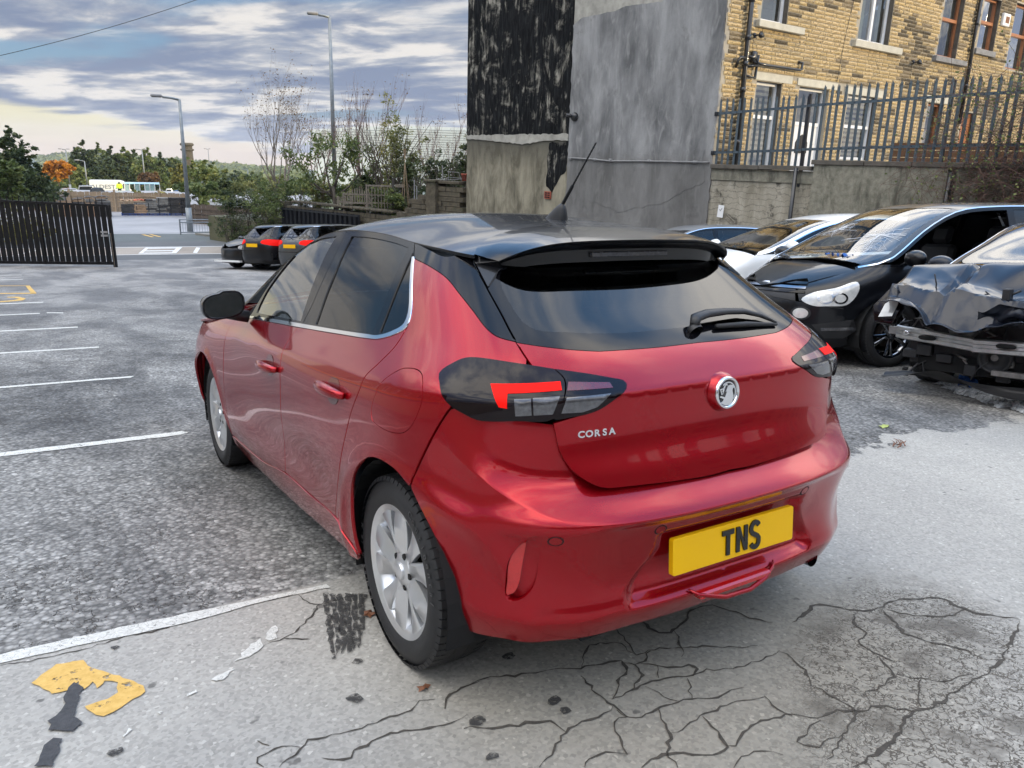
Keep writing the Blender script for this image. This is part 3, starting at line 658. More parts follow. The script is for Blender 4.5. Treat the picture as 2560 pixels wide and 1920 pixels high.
MARKS={'tyre_mark':[(-0.891,0.586),(-0.825,0.577),(-0.746,0.484),(-0.832,0.192),(-0.903,0.135),(-0.923,0.084),(-1.017,0.112),(-0.960,0.326)],'tar_a':[(-1.736,0.408),(-1.714,0.353),(-1.738,0.290),(-1.742,0.218),(-1.732,0.176),(-1.758,0.146),(-1.809,0.184),(-1.810,0.225),(-1.773,0.262),(-1.763,0.344)],'tar_b':[(-1.805,0.132),(-1.780,0.121),(-1.788,0.067),(-1.811,0.005),(-1.847,0.028),(-1.835,0.087)],'yellow':[(-1.844,0.483),(-1.776,0.563),(-1.703,0.540),(-1.683,0.474),(-1.639,0.417),(-1.557,0.280),(-1.553,0.244),(-1.627,0.194),(-1.674,0.175),(-1.694,0.194),(-1.720,0.259),(-1.654,0.262),(-1.623,0.282),
 (-1.623,0.336),(-1.650,0.374),(-1.677,0.336),(-1.684,0.389),(-1.711,0.351),(-1.724,0.414),(-1.750,0.376),(-1.792,0.383)],'line0':[(-1.930,0.738),(-1.678,0.719),(-1.365,0.694),(-0.850,0.655),(-0.837,0.618),(-1.107,0.640),(-1.371,0.622),(-1.676,0.650),(-1.929,0.672)],'L1':[(-1.949,3.569),(-0.899,3.474),(-0.859,3.411),(-0.915,3.379),(-1.948,3.443)],'L2':[(-1.967,6.091),(-0.887,5.908),(-0.933,5.829),(-1.966,5.995)],'L3':[(-1.983,8.431),(-0.998,8.177),(-1.007,8.071),(-1.982,8.295)],'L4':[(-1.998,10.650),(-1.070,10.472),(-1.079,10.332),(-1.997,10.498)],'L5':[(-2.014,12.967),(-1.462,12.853),(-1.466,12.705),
 (-2.012,12.798)],'L5b':[(-1.360,12.899),(-1.129,12.753),(-1.138,12.583),(-1.366,12.749)],'L6':[(-2.029,15.159),(-1.336,15.116),(-1.343,14.920),(-2.027,14.994)],'L7':[(-2.084,23.194),(-1.557,23.097),(-1.560,22.920),(-2.082,23.018)],'L8':[(-2.100,25.587),(-1.555,25.454),(-1.558,25.243),(-2.098,25.377)],'yel2a':[(-1.547,20.260),(-1.460,20.205),(-1.383,17.435),(-1.483,17.388)],'yel2b':[(-2.048,17.931),(-1.389,17.625),(-1.396,17.333),(-2.046,17.673)],'yel2c':[(-2.065,20.542),(-1.534,20.252),(-1.536,20.112),(-2.064,20.354)],'yel2d':[(-1.916,16.724),(-1.729,16.706),(-1.603,16.104),(-1.660,15.676),(-1.915,
 15.484),(-2.031,15.471),(-2.032,15.704),(-1.837,15.789),(-1.715,16.049),(-1.793,16.450),(-1.916,16.560)],'dash':[(-1.535,0.097),(-1.539,0.111),(-1.522,0.109)],'dash2':[(-1.382,0.204),(-1.339,0.220),(-1.297,0.230),(-1.341,0.185)],'dash3':[(-1.288,0.269),(-1.262,0.291),(-1.219,0.352),(-1.179,0.368),(-1.186,0.315),(-1.240,0.269)],'dash4':[(-1.161,0.366),(-1.128,0.432),(-1.099,0.441),(-1.133,0.348),(-1.158,0.338)],'dash5':[(-1.454,0.155),(-1.427,0.165),(-1.427,0.151),(-1.449,0.148)],'dash6':[(-1.643,0.042),(-1.615,0.073),(-1.613,0.060),(-1.636,0.035)],'dark_a':[(0.297,-0.474),(0.439,-0.521),(0.377,
 -0.684),(0.292,-0.775),(0.241,-0.690),(0.214,-0.599)],'dark_b':[(0.876,-0.776),(1.148,-0.927),(0.856,-1.044),(0.603,-1.040),(0.524,-0.956),(0.650,-0.838)],'dark_c':[(0.111,-1.213),(0.245,-1.212),(0.370,-1.228),(0.361,-1.298),(0.353,-1.341),(0.330,-1.351)],'light_a':[(-1.643,7.820),(-1.105,7.193),(-0.907,5.920),(-1.591,6.141)],'light_b':[(-0.518,10.472),(0.028,9.792),(-0.011,7.406),(-0.327,5.776),(-0.585,5.939),(-0.530,7.960)],'light_c':[(-1.034,4.860),(-0.888,4.604),(-1.029,3.974),(-1.384,3.868),(-1.667,4.087),(-1.411,4.534)],'light_d':[(-1.241,23.323),(0.296,20.610),(0.433,18.091),(-0.259,17.290),
 (-0.893,18.503)],'dark_zone':[(-1.946,3.068),(-1.021,3.546),(-0.553,1.356),(-0.813,0.684),(-1.932,0.975)],'leaf':[(3.317,0.953)],'twig':[(2.889,0.596)],'leaf2':[(-0.838,-0.195)],'spot':[(-1.605,0.572),(-1.660,-0.019),(-1.033,-0.131),(-0.953,0.057)],'spot2':[(-0.537,-0.458),(-0.538,-0.517),(-0.519,-0.182),(-0.779,-0.420),(-0.821,-0.573)]}
# ---- shape of the other cars
def gen_body(sp):
 hw=sp['hw'];y0=sp.get('y0',.35);y1=sp['wb']+sp.get('dy1',.05)
 tail=spl(*sp['tail']);nose=spl(*sp['nose']);plan=spl(*sp['plan'])
 zb,zr,tum=sp['belt'],sp['roof'],sp['tumble']
 secf=spl([.14,.30,.48,zb-.28,zb-.10,zb,zb+.12,(zb+zr)/2+.02,zr,zr+.2],[.94,.985,1.0,1.0,.985,.945,.885,.885-(.885-tum)*.50,tum,tum-.10])
 rt=sp['rt']
 def W(y,z):return hw*plan(y)*secf(z)
 def off(s,z):
  r=np.zeros_like(s)
  for yc in(0.,sp['wb']):
   d=np.hypot(s-yc,z-rt);r+=.014*gau(d,rt+.06,.04)
  zc=zb-.13;r-=.18*(fold(z-zc,.006)-fold(z-zc-.03,.03))*sp.get('crease',1)*sstep(-.3,.2,s)*sstep(sp['wb'],sp['wb']-.5,s)
  return r
 b=Body(W,tail,nose,y0,y1,spl([.1,1.5],[sp.get('pt',3.6)]*2),spl([.1,1.5],[sp.get('pn',3.0)]*2),off)
 return b
MPV=dict(hw=.942,wb=2.85,rt=.335,belt=1.04,roof=1.56,tumble=.70,y0=.35,dy1=.0,pn=2.9,plan=([-.95,-.3,.4,1.2,2.2,2.85,3.4,3.9],[.93,.985,1.0,1.0,.99,.97,.90,.80]),tail=([.14,.3,.5,.8,1.1,1.4,1.6],[-.82,-.92,-.97,-.96,-.86,-.66,-.40]),nose=([.14,.28,.40,.55,.70,.82,.95,1.2,1.6],[3.70,3.80,3.83,3.82,3.78,3.66,3.35,2.9,2.3]),zed=([-.75,-.4,.2,.9,1.5,1.9,2.2,2.5,2.8,3.05,3.25],[1.50,1.56,1.60,1.615,1.60,1.55,1.44,1.29,1.13,1.02,.985]),crown=([-.75,0,1.2,2.2,3.1],[.03,.05,.05,.08,.10]),hoodz=([2.6,3.0,3.3,3.55,3.8],[1.04,1.00,.93,.85,.74]),hoodc=([2.6,3.1,3.5,3.8],[.08,.09,.07,.02]))
MPVOL={'head':[(3.594,0.677),(3.534,0.737),(3.351,0.799),(3.194,0.856),(3.181,0.794),(3.220,0.691),(3.271,0.635),(3.410,0.620),(3.500,0.619)],'bowl':[(3.421,0.703),(3.317,0.698)],'fog':[(3.590,0.541)],'vent':[(3.506,0.433),(3.210,0.492),(3.173,0.385),(3.274,0.303),(3.409,0.298)],'drl':[(3.441,0.404),(3.193,0.415),(3.190,0.385),(3.436,0.375)],'grille':[(3.934,0.737),(3.688,0.726),(3.782,0.611)],'wheel':[(2.917,0.307)],}
# ---- the red hatchback
def car_frame(x,y,rot,z=0.):
 """car placed on the yard (yard axes), nose at angle rot from +Y (anticlockwise)"""
 return TILT@Matrix.Translation((x,y,z))@Matrix.Rotation(rot,4,'Z')
def build_corsa():
 root=empty('hatchback_car','glossy red hatchback with black roof and yellow rear plate in the foreground','car',car_frame(0,0,0))
 b=corsa;bb=corsa_bumper;SC=b.y0-KA*PI/2
 RED,BLK='paint_red','trim_black'
 ol={k:list(v)for k,v in OL.items()}
 g=.0030
 def C(pts,closed=False,corners=(),step=.012):return curve(pts,corners,closed,step)
 door_front=[(2.050,.925),(2.092,.875),(2.092,.806),(2.085,.702),(2.090,.565),(2.112,.40),(2.139,.275)]
 arch_f=[(2.150,.262)]+[(2.538+.385*math.cos(a)*1.0,.31+.372*math.sin(a))for a in np.linspace(R(172),R(5),16)]+[(2.925,.262)]
 arch_r=ol['arch_r'][:]
 beltc=ol['chrome_out']
 gut=ol['gutter']
 dg=[(1.040,.975),(1.066,.93),(1.062,.88),(1.050,.83),(1.052,.739),(1.072,.627),(1.100,.468),(1.107,.343)]
 top_f=[(2.050,.925),(1.818,.937),(1.344,.961),(1.040,.975)]
 loop=np.vstack([C(top_f)[:-1],C([(x+g,z)for x,z in dg])[:-1],C([(1.107+g,.343),(1.555,.287),(2.139,.275)])[:-1],C(door_front[::-1])[:-1]])
 def wavef(c):return lambda V:.0006*np.sin(V[:,0]*9+c)*np.sin(V[:,1]*13+c*2)+.00035*np.sin(V[:,0]*23+V[:,1]*17+c)
 fd=panel('front_door',b,loop,RED,root,.028,wave=wavef(1.))
 re=[(.079,1.072),(.090,1.024),(.143,.957),(.178,.918),(.192,.866),(.249,.764),(.304,.646),(.363,.527),(.408,.446),(.452,.356)]
 loop=np.vstack([C([(1.040-g,.975),(.517,1.002),(.304,1.014),(.227,1.021),(.130,1.047),(.079+g,1.072)])[:-1],C([(x+g,z)for x,z in re])[:-1],C([(.455,.354),(.763,.345),(1.107-g,.343)])[:-1],C([(x-g,z)for x,z in dg[::-1]])[:-1]])
 rd=panel('rear_door',b,loop,RED,root,.026,wave=wavef(2.3))
 fz=spl([1.95,2.3,2.7,3.1,3.5,3.9],[.942,.905,.865,.80,.735,.72])
 top=[(s,float(fz(s)[0]))for s in np.linspace(3.15,2.06,14)]
 loop=np.vstack([C(top)[:-1],C([(x+2*g,z)for x,z in door_front])[:-1],C([(2.139+2*g,.270),(2.150,.262)])[:-1],C(arch_f[1:-1])[:-1],C([(2.925,.262),(3.0,.262),(3.02,.60),(3.15,.70)],corners='all')[:-1]])
 panel('front_fender',b,loop,RED,root,.03)
 sN=b.y1+KA*PI/2
 loop=np.vstack([C([(3.155,.70),(3.025,.60),(3.005,.262),(3.02,.20),(sN,.20)],corners='all')[:-1],C([(sN,.20),(sN,.70)],corners='all')[:-1],C([(sN,.70),(3.6,.71),(3.155,.70)],corners='all')[:-1]])
 for mir in(False,True):
  me=surf_mesh('front_bumper',b.pos,b.nrm,[loop],.04,0,.012,None,mir);link('front_bumper',me,root,RED)
 loop=np.vstack([C([(2.139,.268),(1.555,.281),(1.107,.337),(.763,.339),(.458,.349),(.36,.33)])[:-1],C([(.36,.33),(.285,.27),(.30,.24)],corners='all')[:-1],C([(.30,.24),(.95,.212),(1.667,.185),(2.12,.19),(2.150,.22)])])
 panel('sill',b,loop,RED,root,.03,o=.004)
 up=ol['pillar_red']
 lamp=ol['lamp_out'][:-3]
 l1=C(lamp[1:])
 k0=int(np.argmin(np.hypot(l1[:,0]+.357,l1[:,1]-1.016)));k1=int(np.argmin(np.hypot(l1[:,0]+.198,l1[:,1]-.907)))
 A_=l1[k0:k1+1]
 off_lamp=lambda P_:P_+np.array([0.0,0.0])
 qb=[(-.198,.905),(-.166,.842),(-.136,.776),(-.113,.723),(-.100,.687),(-.092,.657)]
 seam=[(.270,1.277)]
 loop=np.vstack([C(up)[:-1],C([(-.315+g,1.066),(-.356+g,1.016)],corners='all')[:-1],A_[1:],C([(x+g,z)for x,z in qb])[1:-1],C(arch_r[:9][::-1])[:-1],C([(.268,.270),(.285,.272),(.36,.334),(.452-2*g,.354)],corners='all')[:-1],C([(x-g,z)for x,z in re[::-1]])[:-1],C([(.074,1.072),(.076,1.105),(.166,1.203),(.270,1.277)])[:-1]])
 flap=C(ol['flap'],True)
 fl_in=flap-(flap-flap.mean(0))*np.array([.022,.022])
 panel('quarter_panel',b,loop,RED,root,.022,holes=[flap])
 panel('fuel_flap',b,fl_in,RED,root,.03,o=-.0006)
 gl=ol['gate_low']
 gl2=[(s,z-.007)for s,z in gl[:-1]]+[(SC,.659)]
 k2=int(np.argmin(np.hypot(l1[:,0]+.407,l1[:,1]-.881)))
 B_=l1[k1:k2+1]
 low=[(SC,.255),(-.75,.255),(-.60,.258),(-.48,.255),(-.384,.25),(-.300,.247),(-.250,.243),(-.229,.246)]
 ar2=arch_r[8:-1]
 ar2=[(-.092,.657)]+ar2[1:]+[(-.225,.249)]
 loop=np.vstack([B_[1:],C(gl2)[1:-1],C([(SC,.659),(SC,.255)],corners='all')[:-1],C(low)[:-1],C(ar2[::-1])[:-1],C([(x-g,z)for x,z in qb[::-1]])[:-1]])
 slot=C(ol['slot'],True)
 cs_=np.linspace(SC,-.13,150);cz_=_zcb(np.clip(cs_,-.9,-.1))
 crest=[np.column_stack([cs_,cz_+d_])for d_ in(-.009,-.003,.001,.006)]
 bump=panel('rear_bumper',bb,loop,RED,root,.0125,sym=True,rim=.034,holes=[slot],feats=crest)
 def slw(V):q_=np.clip((V[:,0]+.318)/-.07,0,1);return-.036*(1-q_**1.5)-.002
 for mir in(False,True):link('reflector_recess',surf_mesh('reflector_recess',bb.pos,bb.nrm,[slot-(slot-slot.mean(0))*-.01],.01,0,0,None,mir,slw),root,RED)
 dk=panel('bumper_gap',b,np.vstack([C([(s,z+.03)for s,z in gl2[:-1]]+[(SC,.69)])[:-1],C([(SC,.69),(SC,.640)],corners='all')[:-1],C([(SC,.640)]+[(s,z-.025)for s,z in gl2[:-1]][::-1])[:-1]]),'liner',root,.03,o=-.060,rim=0,sym=True)
 gs=ol['gate_side']
 k3=int(np.argmin(np.hypot(l1[:,0]+.357,l1[:,1]-1.016)))
 lin=C(ol['lamp_in'][:-3])
 gb=ol['glass_bot'][:-1]+[(SC,1.034)]
 gate_red=np.vstack([C([(s+.0,z-.0015)for s,z in gb],corners=(0,3))[:-1],C([(SC,1.0325),(SC,.668)],corners='all')[:-1],C([(SC,.668)]+gl[:-1][::-1])[:-1],lin[::-1][1:-1],C([(-.409,1.003),(-.358-g,1.012),(-.316-g,1.064)],corners='all')[:-1]])
 def lipw(V):
  s,z=V[:,0],V[:,1]
  d=z-.700
  dep=.016*gau(z,.765,.05)*sstep(-.43,-.53,s)
  lip=.010*gau(z,.703,.020)*sstep(-.42,-.50,s)
  return lip-dep
 gs_=np.linspace(SC,-.42,60);panel('tailgate',b,gate_red,RED,root,.014,sym=True,wave=lipw,feats=[np.column_stack([gs_,gs_*0+z__])for z__ in(.934,.940,.948)])
 gt=[(SC,1.315),(-.60,1.315),(-.35,1.312),(-.15,1.305),(-.055,1.298)]
 side=[(-.055,1.298),(-.094-g,1.268),(-.173-g,1.208),(-.253-g,1.136),(-.315-g,1.066)]
 loop=np.vstack([C(gb,corners=(0,3))[:-1],C([(SC,1.034),(SC,1.315)],corners='all')[:-1],C(gt)[:-1],C(side)[:-1]])
 inner=np.vstack([C([(SC+.0,1.075),(SC,1.29)],corners='all')[:-1],C([(SC,1.29),(-.60,1.29),(-.35,1.285),(-.20,1.25),(-.27,1.16),(-.345,1.10),(-.45,1.085),(-.60,1.075),(SC,1.075)])[:-1]])
 panel('rear_window',b,inner,'glass_tint',root,.03,o=-.0004,rim=0,sym=True)
 brd=np.vstack([C(gb,corners=(0,3))[:-1],C([(SC,1.034),(SC,1.075)],corners='all')[:-1],C([(SC,1.29),(-.60,1.29),(-.35,1.285),(-.20,1.25),(-.27,1.16),(-.345,1.10),(-.45,1.085),(-.60,1.075),(SC,1.075)])[::-1][:-1],C([(SC,1.29),(SC,1.315)],corners='all')[:-1],C(gt)[:-1],C(side)[:-1]])
 panel('rear_window_border',b,brd,BLK,root,.022,sym=True)
 loop=np.vstack([C([(.345,1.328),(.167,1.306),(.047,1.290),(-.017,1.300)])[:-1],C([(-.017,1.30),(-.046,1.301),(-.094+g,1.268),(-.173+g,1.208),(-.253+g,1.136),(-.315+g,1.066)])[:-1],C([(s,z+.002)for s,z in up[::-1]])[:-1],C([(.274,1.281),(.300,1.295)],corners='all')])
 panel('rear_pillar',b,loop,BLK,root,.022)
 ci=[(1.838,.948),(1.369,.976),(1.032,.992),(.536,1.015),(.321,1.027),(.246,1.032),(.151,1.057),(.101,1.085),(.104,1.113),(.188,1.202),(.296,1.283)]
 co=[(1.838,.938),(1.344,.963),(1.006,.979),(.517,1.004),(.304,1.016),(.227,1.023),(.130,1.049),(.079,1.078),(.080,1.105),(.170,1.203),(.280,1.285)]
 loop=np.vstack([C(co),C(ci[::-1])])
 panel('window_trim',b,loop,'chrome',root,.03,o=.003,rim=.008,step=.01)
 gf=[(1.735,.965),(1.760,1.00),(1.722,1.079),(1.665,1.139),(1.575,1.230),(1.490,1.291),(1.344,1.330),(1.133,1.347),(1.136,1.289),(1.113,1.198),(1.088,1.109),(1.048,1.002)]
 gf[0]=(1.76,.972)
 gfl=C(gf,True,corners=(0,7,11))
 bmid=[(1.046,1.369),(1.026,1.284),(1.005,1.155),(.998,1.061),(1.010,.990)]
 aedge=[(1.845,.950),(1.80,1.02),(1.659,1.165),(1.524,1.268),(1.403,1.322),(1.250,1.356),(1.046,1.369)]
 loop=np.vstack([C([(1.010,.990),(1.369,.974),(1.845,.950)],corners=())[:-1],C(aedge)[:-1],C([(x+g,z)for x,z in bmid])[:-1]])
 panel('window_frame',b,loop,BLK,root,.03,holes=[gfl],o=-.002)
 panel('front_window',b,gfl,'glass_clear',root,.04,o=-.007,rim=0)
 gr=C(ol['glass_rear'],True,corners=(0,4,9))
 gr=C([(.861,1.007),(.896,1.109),(.922,1.207),(.951,1.286),(.958,1.348),(.760,1.345),(.501,1.328),(.378,1.314),(.340,1.189),(.300,1.034)],True,corners=(0,4,7,9))
 gq=C([(.322,1.300),(.283,1.272),(.192,1.198),(.116,1.123),(.110,1.093),(.150,1.066),(.250,1.040),(.283,1.175)],True,corners=(0,6))
 loop=np.vstack([C([(.305,1.290),(.188,1.204),(.104,1.116),(.101,1.087),(.151,1.059),(.246,1.033),(.321,1.028),(.536,1.015),(1.010,.990)])[:-1],C([(x-g,z)for x,z in bmid[::-1]])[:-1],C([(1.046-g,1.369),(.789,1.366),(.532,1.349),(.345,1.330)])[:-1]])
 panel('window_frame',b,loop,BLK,root,.03,holes=[gr,gq],o=-.002)
 panel('rear_side_window',b,gr,'glass_tint',root,.04,o=-.007,rim=0)
 panel('quarter_window',b,gq,'glass_tint',root,.04,o=-.007,rim=0)
 zed=spl([-.12,.0,.15,.348,.532,.789,1.072,1.25,1.403,1.6,1.8,2.0,2.2,2.45],[1.285,1.300,1.316,1.331,1.350,1.367,1.371,1.357,1.325,1.235,1.12,1.02,.955,.915])
 cro=spl([-.12,.1,.4,.8,1.2,1.5,1.9,2.45],[.070,.082,.087,.078,.068,.062,.06,.075])
 Wf=lambda y,z:np.abs(b.raw(y,z)[...,0])
 roof=Cap(Wf,zed,cro,2.5)
 roof.pos(np.array([0.]),np.array([0.]))
 rs=C([(1.0,-.02),(.9,.02),(.6,.075),(.3,.10),(0,.11)])
 loop=np.vstack([rs[:-1],C([(0,.11),(0,1.62)],corners='all')[:-1],C([(0,1.62),(.35,1.60),(.7,1.52),(1.0,1.38)])[:-1],C([(1.0,1.38),(1.0,-.02)],corners='all',step=.03)[:-1]])
 cap_panel('roof',roof,loop,'paint_black',root,.03)
 loop=np.vstack([C([(0,1.63),(.35,1.61),(.7,1.53),(1.0,1.39)])[:-1],C([(1.0,1.39),(1.0,2.10),(.92,2.33),(.5,2.42),(0,2.44)],corners=(1,))[:-1],C([(0,2.44),(0,1.63)],corners='all')[:-1]])
 cap_panel('windscreen',roof,loop,'glass_clear',root,.05,o=-.003)
 bz=lambda y:fz(y);bc=spl([2.0,2.3,2.8,3.2,3.4],[.10,.095,.10,.09,.03])
 hood=Cap(Wf,bz,bc,2.6)
 loop=np.vstack([C([(0,2.40),(.5,2.38),(.85,2.28),(1.0,2.06)])[:-1],C([(1.0,2.06),(1.0,3.0),(.8,3.2),(.4,3.30),(0,3.33)],corners=(0,))[:-1],C([(0,3.33),(0,2.40)],corners='all')[:-1]])
 cap_panel('bonnet',hood,loop,RED,root,.05)
 sp=MB();sp.smooth=True
 def edge(t):
  a=abs(t);return Vector((t*.500,-.172+.020*a**2+.062*a**8,1.343-.012*a**2-.05*a**6))
 def front(t):
  a=abs(t);x=t*.545;y=.105-.02*a**2-.10*a**7
  ze=float(zed(np.array([y]))[0]);xe=float(Wf(np.array([y]),np.array([ze]))[0])
  return Vector((x,y-.004,ze+float(cro(np.array([y]))[0])*(1-min(1,abs(x)/xe)**2.5)+.002))
 n=48;rows=[]
 for j in range(9):
  q=j/8;row=[]
  for i in range(n+1):
   t=-1+2*i/n;A,B=front(t),edge(t);p=A.lerp(B,q);p.z+=.010*math.sin(PI*q)*(1-abs(t)**4)-.002*gau(q,.55,.06);row.append(p)
  rows.append(row)
 row=[];
 for(dy,dz,sx)in((.002,-.006,1.),(.008,-.012,.995),(.045,-.020,.99),(.055,-.030,.985),(.060,-.070,.98),(.12,-.078,.97)):
  rows.append([Vector((edge(-1+2*i/n).x*sx,edge(-1+2*i/n).y+dy,edge(-1+2*i/n).z+dz*(1-.35*abs(-1+2*i/n)**4)))for i in range(n+1)])
 V=[p for r_ in rows for p in r_];F=[(j*(n+1)+i,j*(n+1)+i+1,(j+1)*(n+1)+i+1,(j+1)*(n+1)+i)for j in range(len(rows)-1)for i in range(n)]
 sp.add(V,F);so=sp.build('spoiler','paint_black',root);autosmooth(so.data,32)
 for sgn in(-1,1):
  w_=MB();w_.smooth=False
  tip=b.pos(np.array([-.182]),np.array([1.204]),.004)[0];a0=b.pos(np.array([-.040]),np.array([1.296]),.006)[0];a1=b.pos(np.array([-.100]),np.array([1.266]),.008)[0]
  e0=edge(-1);e1=edge(-.955)+Vector((0,.03,-.035))
  V=[Vector(a0),Vector(a1),Vector(tip),e0+Vector((0,.0,0)),e0+Vector((.010,.012,-.022)),Vector(tip)+Vector((.020,.006,0)),Vector(tip)+Vector((.03,.03,.03)),e1]
  V=[Vector((v.x*-sgn,v.y,v.z))for v in V]
  w_.add(V,[(0,1,3),(1,2,4,3),(2,5,4),(5,6,7,4),(3,4,7)])
  w_.build('spoiler_end','paint_black',so)
 bl=MB();bl.box(-.165,.165,-.128,-.10,1.286,1.304,bev=.003);bl.build('brake_light','lens_clear',so)
 for mir in(False,True):
  lo=C(ol['lamp_out'],True,corners=(0,));li=C(ol['lamp_in'],True,corners=(0,))
  sgn=1
  outer=link('tail_light',surf_mesh('tail_light',b.pos,b.nrm,[lo-(lo-lo.mean(0))*.012],.02,.003,.016,None,mir),root,'lens_smoke')
  for nm,key,mt,o_ in(('brake_lens','red_l','lens_red',.0045),('indicator_lens','clear1','lens_clear',.0042),('reversing_lens','clear2','lens_clear',.0042)):
   q=C(ol[key],True,corners='all')
   link(nm,surf_mesh(nm,b.pos,b.nrm,[q],.02,o_,.003,None,mir),outer,mt)
  inn=link('tailgate_light',surf_mesh('tailgate_light',b.pos,b.nrm,[li-(li-li.mean(0))*.015],.02,.003,.016,None,mir),root,'lens_smoke')
  for nm,key,mt in(('fog_lens','red_in','lens_red_dark'),('clear_lens','clear_in','lens_clear')):
   q=C(ol[key],True,corners='all');link(nm,surf_mesh(nm,b.pos,b.nrm,[q],.02,.0042,.003,None,mir),inn,mt)
  q=C(ol['reflector'],True)
  link('reflector',surf_mesh('reflector',bb.pos,bb.nrm,[q],.015,-.004,.030,None,mir),root,'reflector_red')
  for(s_,z_)in((-.415,.567),(-.640,.555)):
   cc=np.array([(s_+.0125*math.cos(a),z_+.0125*math.sin(a))for a in np.linspace(0,2*PI,20,endpoint=False)])
   link('parking_sensor',surf_mesh('parking_sensor',bb.pos,bb.nrm,[cc],.02,.0008,.006,None,mir),root,RED)
   ring=np.array([(s_+.0155*math.cos(a),z_+.0155*math.sin(a))for a in np.linspace(0,2*PI,20,endpoint=False)])
   link('sensor_ring',surf_mesh('sensor_ring',bb.pos,bb.nrm,[ring,cc],.02,.0005,0,None,mir),root,'liner')
 tp=math.atan2(.012,.11)
 Mp=Matrix.Translation((0,-.645,.4585))@Matrix.Rotation(R(90-2.5),4,'X')
 pl=MB();r_=.008;W_,H_=.26,.0555
 poly=[(sx*(W_-r_)+r_*math.cos(a),sy*(H_-r_)+r_*math.sin(a))for sx,sy,a0 in((1,1,0),(-1,1,90),(-1,-1,180),(1,-1,270))for a in[R(a0+k*22.5)for k in range(5)]]
 pl.prism(poly,-.018,0,Mp);po=pl.build('number_plate','plate_yellow',root,bevel=.0015)
 for ch,cx in(('T',-.040),('N',.020),('S',.078)):
  L_=MB();w_,h_,t_=.025,.0395,.0078
  if ch=='T':polys=[[(-w_,h_-2*t_),(w_,h_-2*t_),(w_,h_),(-w_,h_)],[(-t_,-h_),(t_,-h_),(t_,h_-2*t_),(-t_,h_-2*t_)]]
  elif ch=='N':polys=[[(-w_,-h_),(-w_+2*t_,-h_),(-w_+2*t_,.012),(w_-2*t_,-h_),(w_,-h_),(w_,h_),(w_-2*t_,h_),(w_-2*t_,-.012),(-w_+2*t_,h_),(-w_,h_)]]
  else:
   cl=[]
   for a in np.linspace(20,180,9):cl.append((.0172*math.cos(R(a)),.0222+.0172*math.sin(R(a))if True else 0))
   cl+=[(-.0172,.014)]
   cl+=[(-.011,.006),(0,0),(.011,-.006)]
   cl+=[(.0172,-.014)]
   for a in np.linspace(0,-160,9):cl.append((.0172*math.cos(R(a)),-.0222+.0172*math.sin(R(a))))
   P_=[Vector((x,y))for x,y in cl];Lf,Rt=[],[]
   for i,p in enumerate(P_):
    t=(P_[min(i+1,len(P_)-1)]-P_[max(i-1,0)]).normalized();nn=Vector((-t.y,t.x))*t_
    Lf.append(p+nn);Rt.append(p-nn)
   polys=[[tuple(v)for v in(Lf[i],Rt[i],Rt[i+1],Lf[i+1])]for i in range(len(P_)-1)]
  for q in polys:L_.prism([(x+cx,y)for x,y in q],.0005,.0052,Mp)
  L_.build('plate_letter','plate_black',po)
 nb=b.nrm(np.array([SC+.001]),np.array([.898]))[0];pb=b.pos(np.array([SC]),np.array([.898]),0.)[0]
 zb=Vector((0,nb[1],nb[2])).normalized();xb=Vector((1,0,0));yb=zb.cross(xb)
 Mb=Matrix(((xb.x,yb.x,zb.x,pb[0]),(xb.y,yb.y,zb.y,pb[1]),(xb.z,yb.z,zb.z,pb[2]),(0,0,0,1)))
 m=MB();m.smooth=True;m.lathe([(.060,-.010),(.058,.004),(.052,.014),(.0485,.018)],48,Mb);bo=m.build('badge_boss',RED,root)
 m=MB();m.smooth=True;m.lathe([(.0490,.016),(.0495,.022),(.0475,.0265),(.0440,.0275),(.0400,.0255),(.0385,.021)],48,Mb);m.build('badge_ring','chrome',bo)
 m=MB();m.lathe([(0,.0205),(.040,.0205)],40,Mb);m.build('badge_field','plate_black',bo)
 m=MB()
 eagle=[(-.030,-.027),(-.012,-.036),(.008,-.038),(.020,-.030),(.024,-.010),(.019,.006),(.022,.014),(.026,.012),(.022,.021),(.012,.024),(.000,.022),(-.010,.004),(-.004,.006),(-.012,-.012),(-.030,-.006),(-.034,-.010),(-.018,-.016),(-.020,-.022)]
 m.prism(eagle,.0205,.0245,Mb)
 m.prism([(-.024,.006),(-.012,.030),(-.004,.030),(-.001,.022),(-.009,.024),(-.018,.004)],.0205,.0240,Mb)
 arc=[(.034*math.cos(R(a)),.034*math.sin(R(a)))for a in range(-40,131,10)]+[(.030*math.cos(R(a)),.030*math.sin(R(a)))for a in range(130,-41,-10)]
 for i in range(17):
  m.prism([arc[i],arc[i+1],arc[34-i],arc[35-i]],.0205,.0240,Mb)
 for q in([(-.033,.012),(-.014,.013),(-.014,.016),(-.033,.015)],[(-.033,.012),(-.028,.012),(-.024,-.002),(-.027,-.004)],[(-.014,.016),(-.018,.014),(-.024,-.002),(-.021,-.003)]):
  m.prism(q,.0205,.0242,Mb)
 m.build('badge_emblem','chrome',bo)
 (s0,z0),(s1,z1)=OL['corsa']
 txt='CORSA';cs=np.linspace(s0,s1,11)[1::2]
 for i,ch in enumerate(txt):
  s_=cs[i];n_=Vector(b.nrm(np.array([s_]),np.array([.832]))[0]);p_=Vector(b.pos(np.array([s_]),np.array([.832]),0.0005)[0])
  X_=Vector((0,0,1)).cross(n_).normalized();Y_=n_.cross(X_)
  Mx=Matrix(((X_.x,Y_.x,n_.x,p_.x),(X_.y,Y_.y,n_.y,p_.y),(X_.z,Y_.z,n_.z,p_.z),(0,0,0,1)))
  flat_text(ch,.0255,'badge_letter','chrome',root,Mx,.0018,.0009,1.0,1.15)
